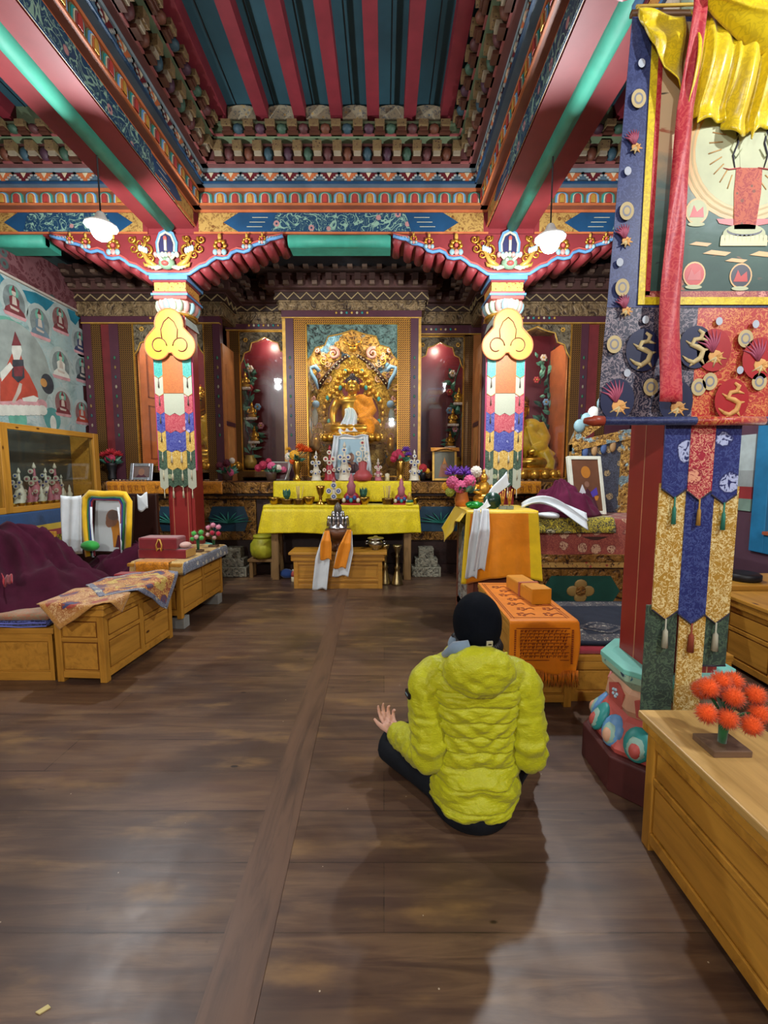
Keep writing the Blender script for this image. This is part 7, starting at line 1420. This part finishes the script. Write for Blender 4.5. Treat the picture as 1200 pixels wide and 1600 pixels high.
for k2, (rx, ry, mt) in enumerate(((.13, .09, RIV), (.10, .065, RBL), (.075, .045, RIV))): m.slabz([(c.x+rx*math.cos(2*PI*i/20)*(1+.12*math.cos(8*PI*i/20)), c.y+ry*math.sin(2*PI*i/20)*(1+.12*math.cos(8*PI*i/20))) for i in range(20)], c.z+.001*k2, c.z+.0012*k2+.001, mt)
m.build('rug_medallion', t)
framed('leaning_picture', 'white edged picture board leaning on the rug behind the nearest pillar', (1.86, 2.98, .39), .3, .40, .75, -1.15, WHITEP, .02, paint('printed plum', '#5a2a34', .4), None, .03, 'picture')
t = thing('red_case', 'flat dark red case lying on the blue rug behind the nearest pillar', 'case', (1.8, 2.75, .385)); m = MB(); m.box(1.64, 1.95, 2.64, 2.85, .387, .43, paint('red leather', '#6d1f1c', .4)); m.build('case_body', t, bevel=.012)
# right aisle: benches, black tray, window
low_table((2.45, 2.2, 0), -.03, .42, .84, .52, 'pine panelled table in the throne-side aisle under the window', 2); bench(2.55, 3.45, 3.12, 3.5, .55, 'pine bench at the end of the throne-side aisle', 1)
t = thing('round_tray', 'round black tray on the far bench in the throne-side aisle', 'tray', (2.8, 3.28, .55)); m = MB(); m.lathe([(.10, .55), (.115, .56), (.115, .60), (.10, .61), (.02, .605)], (2.8, 3.28, 0), BLACK, 24); m.build('tray_body', t)
t = thing('window_1', None, None, (XR, 3.5, .62)); t['kind'] = 'structure'; WB = paint('window blue', '#2a7aa8', .5); m = MB()
for a, b, c, d in ((2.9, 3.06, .62, 2.3), (3.99, 4.15, .62, 2.3), (3.06, 3.99, .62, .80), (3.06, 3.99, 2.16, 2.3)): m.box(XR-.03, XR+.1, a, b, c, d, WB)
m.build('window_frame', t, bevel=.006); m = MB(); m.box(XR+.02, XR+.06, 3.06, 3.99, .8, 2.16, paint('shutter terracotta', '#a8593a', .5)); m.build('shutter', t); m = MB(); m.box(XR-.05, XR+.02, 3.06, 3.99, .80, .83, paint('shutter terracotta', '#a8593a', .5)); m.build('window_sill', t)
t = thing('wall_poster', 'narrow pale printed cloth hanging beside the blue window frame', 'wall hanging', (XR-.02, 4.3, 1.0)); m = MB(); PX = [(1.0, 1.12, paint('poster green', '#7f9a8c')), (1.12, 1.24, paint('poster red', '#9c3a3c')), (1.24, 1.4, paint('poster grey', '#9fa8a8')), (1.4, 1.75, paint('poster pale', '#b9c8c8'))]
for a, b, mt in PX: m.box(XR-.015, XR, 4.18, 4.42, a, b, mt)
m.build('cloth_sheet', t)
# the nearest bench with its pompom flower
T7 = (.975, -1.2, 0); BL_ = 2.70
t = low_table(T7, 0, .315, BL_, .51, 'long pine bench table nearest the viewer, carrying the orange pompom flower', 2, None, 'bench_table', .025, .07, wood('worn pine top', '#c09a5a', '#96743c', 1, 5, .45))

c = onz(68, 1578); t = thing('leaf_scrap', 'small pale yellow leaf scrap lying on the floor boards', 'leaf', (c.x, c.y, 0)); m = MB(); m.slabz([(c.x-.016, c.y-.006), (c.x-.002, c.y-.010), (c.x+.016, c.y+.004), (c.x+.004, c.y+.010)], .0, .003, paint('dry leaf', '#c2b47a', .7)); m.build('leaf_blade', t)
ORW = cloth('orange wool', '#e2571c', .85, .12, .2, 300)
r2 = random.Random(4); pts = []
for dx, dy, dz in ((-.055, .0, .205), (-.0, .02, .215), (.045, .03, .21), (.085, -.01, .185), (-.07, -.02, .13), (-.02, -.04, .125), (.045, -.05, .11), (.085, -.03, .135), (.0, -.03, .19), (.03, .06, .15), (-.03, .06, .165)): pts.append((dx, dy, dz, .036, ORW, 420))
pom_flower(1.085, 1.30, .51, pts, 'orange wool pompom flower on a wooden block, on the nearest bench', .11, True, None, (.004, 0), .06)
# ------------------------------------------------------------ the person meditating on the floor
t = thing('person', 'person in yellow quilted jacket and black beanie sitting cross-legged on the floor', 'person', (.37, 1.7, 0))
SKIN = paint('skin', '#d9ab95', .5, 0, .08, 20); V = lambda *a: Vector(a)
HC = V(.385, 1.715, .765)
m = MB()
m.ell(HC, (.074, .093, .105), SKIN, 20, 14); m.ell(HC+V(0, .03, -.05), (.058, .065, .062), SKIN, 16, 10)                     # skull, jaw; looks towards +y
m.tube([HC+V(0, .088, .01), HC+V(0, .103, -.02), HC+V(0, .108, -.034)], [.008, .011, .014], SKIN, 8)
for e in (-1, 1):
    m.ell(HC+V(e*.077, -.005, -.012), (.008, .018, .03), SKIN, 10, 8); m.ell(HC+V(e*.03, .083, .008), (.016, .008, .006), SKIN, 8, 6)
m.ell(HC+V(0, .092, -.062), (.026, .012, .009), SKIN, 10, 6); m.ell(HC+V(0, .083, -.095), (.025, .018, .016), SKIN, 10, 7)
m.tube([HC+V(0, -.005, -.05), V(.375, 1.69, .60), V(.37, 1.685, .54)], [.052, .055, .07], SKIN, 14)
m.tube([V(.37, 1.69, .56), V(.365, 1.69, .42), V(.365, 1.69, .25), V(.365, 1.70, .12)], [.11, .125, .115, .13], SKIN, 16); m.tube([V(.22, 1.69, .565), V(.37, 1.685, .575), V(.52, 1.69, .565)], [.05, .07, .05], SKIN, 12)
ARMS = {-1: (V(.19, 1.68, .555), V(.185, 1.675, .27), V(.052, 1.885, .185)), 1: (V(.545, 1.68, .555), V(.585, 1.68, .27), V(.645, 1.895, .185))}
def hand(m, W, d, th, n, s=1.):
    """open hand: wrist W, finger direction d, thumb side th, palm normal n"""
    d = d.normalized(); th = (th-d*th.dot(d)).normalized(); n = (n-d*n.dot(d)-th*n.dot(th)).normalized()
    P = lambda a, b, c: W+(d*a+th*b+n*c)*s
    m.tube([P(-.03, 0, 0), P(.005, 0, 0)], [.024*s, .026*s], SKIN, 12, True, .8)
    for b, L in ((.027, .088), (.009, .092), (-.009, .088), (-.027, .080)): m.tube([P(-.005, b*.55, 0), P(.04, b*.95, -.004), P(L, b*1.12, .0)], [.014*s, .0145*s, .0105*s], SKIN, 10)
    m.ell(P(.035, .022, .012), (.02*s,)*3, SKIN, 10, 7); m.ell(P(.035, -.024, .008), (.016*s,)*3, SKIN, 10, 7)
    for i, (b, L0, f, c) in enumerate(((.031, .088, .066, .6), (.0105, .092, .074, .75), (-.0105, .088, .068, .9), (-.0315, .080, .052, 1.05))):
        p = P(L0-.004, b*1.08, 0); pts = [p]; a = .12+.1*i
        for k, q in enumerate((.45, .30, .25)):
            a += c*(.35, .75, .6)[k]; p = p+(d*math.cos(a)+n*math.sin(a)+th*(.14*b/.03)*.5)*f*q*s; pts.append(p)
        m.tube([pts[0], pts[0].lerp(pts[1], .85), pts[1], pts[2], pts[3]], [.0098*s, .0086*s, .0092*s, .0082*s, .0062*s], SKIN, 10); m.ell(pts[3], .0062*s, SKIN, 8, 6)
    q = [P(.012, .022, .006), P(.035, .048, .012), P(.058, .066, .018), P(.078, .076, .024)]; m.tube(q, [.015*s, .0135*s, .0105*s, .0075*s], SKIN, 10); m.ell(q[-1], .0075*s, SKIN, 8, 6)
for e, (S, E, Wr) in ARMS.items():
    m.tube([S, S.lerp(E, .5), E], [.048, .043, .037], SKIN, 12); m.tube([E, E.lerp(Wr, .4), Wr], [.038, .036, .026], SKIN, 12)
    hand(m, Wr+(Wr-E).normalized()*.02, V(e*.28, .62, .42), V(e*1., .1, .25), V(-e*.05, -.62, .75), .92)
KN = {-1: V(.025, 1.945, .098), 1: V(.685, 1.96, .098)}
for e in (-1, 1):
    hip = V(.365+e*.085, 1.70, .11); m.tube([hip, hip.lerp(KN[e], .5), KN[e]], [.075, .065, .048], SKIN, 12)
    ank = V(.365-e*.14, 2.05+.05*e, .07); m.tube([KN[e], KN[e].lerp(ank, .45), ank], [.048, .045, .03], SKIN, 12); m.tube([ank, ank+V(-e*.06, -.0, -.012), ank+V(-e*.15, -.03, -.02)], [.034, .036, .018], SKIN, 12)
m.build('body', t, remesh=.0042, smooth_it=3)
# trousers
TRO = cloth('black trousers', '#14191f', .8, .25, 0, 300, .2); m = MB()
m.ell(V(.367, 1.70, .068), (.180, .205, .10), TRO, 28, 18, None, lambda p: p if p.z > 0 else V(p.x, p.y, 0).normalized().to_3d()*0+V(p.x*(1-.22*(p.z/.1)**2)/max(.18, math.sqrt(max(0, 1-(p.z/.1)**2))), p.y*(1-.22*(p.z/.1)**2)/max(.18, math.sqrt(max(0, 1-(p.z/.1)**2))), max(p.z, -.064)))
for e in (-1, 1):
    hip = V(.365+e*.10, 1.70, .105); K = KN[e]
    m.tube([hip, hip.lerp(K, .35)+V(0, 0, .006), hip.lerp(K, .7), K, K+V(e*.012, .01, 0)], [.105, .098, .088, .08, .06], TRO, 18)
    ank = V(.365-e*.13, 2.05+.05*e, .075); m.tube([K+V(0, .01, 0), K.lerp(ank, .4)+V(0, .04, 0), ank], [.08, .072, .055], TRO, 16)
    for q in range(3): c = hip.lerp(K, .3+.2*q); m.tube([c+V(-.05*e, -.08, -.01), c+V(.0, -.07, .06), c+V(.06*e, -.01, .085)], [.004, .012, .004], TRO, 6)
o = m.build('trousers', t, remesh=.008, smooth_it=4)
# jacket
JT = NT('yellow quilted nylon'); co = JT.coord(); n1 = JT.noise(co, 22, 4, .8); n2 = JT.noise(JT.coord((1, 1, 2.2)), 60, 3, .6)
JT.bump(JT.math('ADD', n1, JT.math('MULTIPLY', n2, .45)), .55, .010); JAC = JT.fin(JT.mix(n1, hx('#a5a80c'), hx('#bdbf18')), .5, 0, .1, .35)
QZ = [.06, .10, .185, .25, .312, .372, .432, .492, .552, .61, .66]
def quilt(z, amp=.008):
    for a, b in zip(QZ, QZ[1:]):
        if a <= z <= b: return amp*(math.sin(PI*(z-a)/(b-a))**.4)
    return 0.
prof = [(.06, .176, .200), (.10, .184, .200), (.18, .180, .178), (.26, .166, .142), (.36, .162, .132), (.45, .176, .130), (.53, .196, .124), (.575, .20, .112), (.61, .175, .10), (.65, .115, .088), (.69, .085, .08)]
def pv(z):
    for (z0, a0, b0), (z1, a1, b1) in zip(prof, prof[1:]):
        if z <= z1: q = (z-z0)/(z1-z0); q = q*q*(3-2*q); return a0+(a1-a0)*q, b0+(b1-b0)*q
    return prof[-1][1:]
m = MB(); rings = []; NR, NA = 180, 110
for i in range(NR+1):
    z = .06+(.69-.06)*i/NR; a, b = pv(z); row = []; cx = .365+.01*math.sin(z*5); cy = 1.695+.01*math.cos(z*6)
    for j in range(NA):
        th = 2*PI*j/NA; sx_, sy_ = math.cos(th), math.sin(th); back = max(0, -sy_)
        zz = z+.010*abs(sx_)*(1 if .12 < z < .6 else 0)+.004*math.sin(th*5)
        r = quilt(min(.655, zz))*(1-.25*nz((sx_*2, zz*3, 1), 3)); wr = .0045*nz((sx_*2.4+z*5, sy_*2.4, z*24), 2.1, 3)+.0035*nz((sx_*5-z*9, sy_*5, z*46), 2.2, 5)-.0045*max((math.exp(-((zz-q)/.0042)**2) for q in QZ[1:-1]))
        vf = 0
        if z < .5: # sagging folds over the lower back
            vf = .013*back*math.sin((z+.10*abs(sx_)**1.3)*62+1.2)*max(0, 1-abs(z-.17)/.14)+.006*back*math.sin((z-.14*abs(sx_))*95)*max(0, 1-abs(z-.38)/.16)
        seam = -.006*math.exp(-((sx_-.02)/.045)**2)*back*(1 if .2 < z < .58 else 0)*0-.006*math.exp(-((abs(sx_)-.80)/.05)**2)*back
        e = 2.35; den = (abs(sx_)**e+abs(sy_)**e)**(1/e); d = r+wr+vf+seam
        row.append(V(cx+(a+d)*sx_/den, cy+(b+d)*sy_/den, z+(.012*sx_*sx_ if z < .08 else 0)))
    rings.append(row)
m.rings(rings, JAC, True); jk = m.build('jacket', t)
def sleeve(e):
    S, E, Wr = ARMS[e]; S = S+V(-e*.0, 0, .0); P = [V(.365+e*.11, 1.69, .60), S+V(e*.012, -.005, -.004), S.lerp(E, .5)+V(e*.012, -.012, 0), E+V(e*.004, -.03, -.012), E.lerp(Wr, .5)+V(0, 0, -.012), Wr]
    R = [.045, .068, .074, .068, .062, .045]; pts = []; rad = []
    for i in range(len(P)-1):
        p0, p1, p2, p3 = P[max(0, i-1)], P[i], P[i+1], P[min(len(P)-1, i+2)]
        for k in range(18):
            q = k/18; pts.append(.5*((2*p1)+(p2-p0)*q+(2*p0-5*p1+4*p2-p3)*q*q+(3*p1-p0-3*p2+p3)*q**3)); rad.append(R[i]+(R[i+1]-R[i])*q)
    pts.append(P[-1]); rad.append(R[-1]); n = 40; rs = []; ref = None; L = 0
    for i, p in enumerate(pts):
        tt = (pts[min(i+1, len(pts)-1)]-pts[max(i-1, 0)]).normalized(); L += (p-pts[i-1]).length if i else 0
        ref = ref or V(0, 1, 0); a = tt.cross(ref).normalized(); b = a.cross(tt).normalized(); ref = b; row = []
        for j in range(n):
            th = 2*PI*j/n; dr = .0055*abs(math.sin(PI*L/.075))**.55+.007*nz((math.cos(th)*1.6, math.sin(th)*1.6, L*14), 2., e)+.005*nz((math.cos(th)*3, math.sin(th)*3, L*30), 2., e+4)
            bend = max(0, 1-abs(i-54)/20); dr += .006*bend*math.sin(L*120+3*math.sin(th))
            row.append(p+(a*math.cos(th)+b*math.sin(th))*(rad[i]+dr*(1 if i < len(pts)-3 else .2)))
        rs.append(row)
    m = MB(); m.rings(rs, JAC, True); m.build('sleeve', jk)
for e in (-1, 1): sleeve(e)
m = MB()                             # hood lying on the back
def hoodf(p):
    x, y, z = p.x/.142, p.y/.075, p.z/.105
    w = 1-.34*max(0, -z)**1.5+.0*z; d = .11*nz((x*1.6, y*1.6, z*2.2), 1.6, 2)+.07*nz((x*4, y*3, z*4.5), 1.7, 8)+.05*math.sin(x*9+3*math.sin(z*4))*.6
    return V(p.x*w*(1+d*.35), p.y*(1+d)*(1+.25*max(0, -z)), p.z*(1+d*.2))
m.ell(V(.367, 1.585, .628), (.142, .075, .105), JAC, 64, 44, Matrix.Rotation(.22, 3, 'X'), hoodf)
m.tube([V(.367+.135*math.cos(a), 1.63+.055*math.sin(a), .685+.02*math.cos(a)**2) for a in [PI*1.2+PI*.6*i/24 for i in range(25)]], [.004+.014*math.sin(PI*i/24) for i in range(25)], JAC, 10)
m.build('hood', jk)
m = MB(); m.frame((V(.098, 1.655, .50), V(.25, -.97, 0).normalized(), V(.1, 0, 1).normalized(), V(-.97, -.25, .1).normalized()), [(-.022, -.012), (.022, -.012), (.022, .012), (-.022, .012)], -.004, .006, BLACK); m.frame((V(.0975, 1.655, .50), V(.25, -.97, 0).normalized(), V(.1, 0, 1).normalized(), V(-.97, -.25, .1).normalized()), [(-.014, -.003), (.014, -.003), (.014, .003), (-.014, .003)], .006, .0075, COOL); m.build('sleeve_label', jk)
m = MB(); m.tube([V(.367+.085*math.cos(a), 1.685+.078*math.sin(a), .685+.012*math.sin(a*3)) for a in [2*PI*i/28 for i in range(29)]], [.022]*29, cloth('grey fleece', '#6f8494', .9), 10); m.tube([V(.235, 1.63, .675), V(.275, 1.60, .715), V(.33, 1.60, .728)], [.012, .026, .02], cloth('grey fleece', '#6f8494', .9), 10); m.build('fleece_collar', t)
# beanie and hair
BEA = cloth('black knit', '#070b12', .9, .15, 0, 200, .1); m = MB()
def bf(p):
    z = p.z/.125; k = 1+.05*nz((p.x*9, p.y*9, p.z*9), 1, 4)+(.10*max(0, z-.55) if p.x > 0 else 0)
    return V(p.x*k, p.y*k, max(p.z, -.075)*(1+.04*nz((p.x*14, p.y*14, 0), 1, 2)))
m.ell(HC+V(-.002, -.004, .012), (.099, .115, .122), BEA, 40, 28, Matrix.Rotation(-.10, 3, 'X'), bf); bn = m.build('beanie', t)
m = MB(); m.frame((HC+V(.022, -.119, -.030), V(1, .12, 0).normalized(), V(0, -.18, 1).normalized(), V(.1, -1, -.15).normalized()), [(-.012, -.010), (.012, -.010), (.012, .010), (-.012, .010)], -.004, .003, paint('tag straw', '#a9a58a', .7)); m.frame((HC+V(.022, -.119, -.030), V(1, .12, 0).normalized(), V(0, -.18, 1).normalized(), V(.1, -1, -.15).normalized()), [(-.006, -.004), (.007, -.004), (.007, .001), (-.006, .001)], .003, .004, BLACK); m.build('tag', bn)
HAIR = paint('black hair', '#0c0a0a', .5); m = MB(); r2 = random.Random(2)
m.ell(HC+V(0, -.02, -.045), (.079, .082, .06), HAIR, 18, 10)
for i in range(26): a = PI*1.0+PI*1.0*i/25; p = HC+V(.08*math.cos(a), .085*math.sin(a), -.05); m.tube([p, p+V(.018*math.cos(a), .012*math.sin(a), -.03), p+V(.02*math.cos(a), .01*math.sin(a), -.055-.015*r2.random())], [.012, .010, .004], HAIR, 6)
m.ell(HC+V(-.088, .01, -.06), (.018, .026, .026), HAIR, 10, 8, None, lambda p: p*(1+.25*nz(p, 60))); m.build('hair', t)
m = MB()
for e in (-1, 1): ank = V(.365-e*.14, 2.05+.05*e, .07); m.tube([ank+V(e*.03, 0, 0), ank+V(-e*.06, -.0, -.012), ank+V(-e*.155, -.03, -.02)], [.042, .042, .022], cloth('dark socks', '#2a2c33', .9), 12)
m.build('socks', t, remesh=.006)
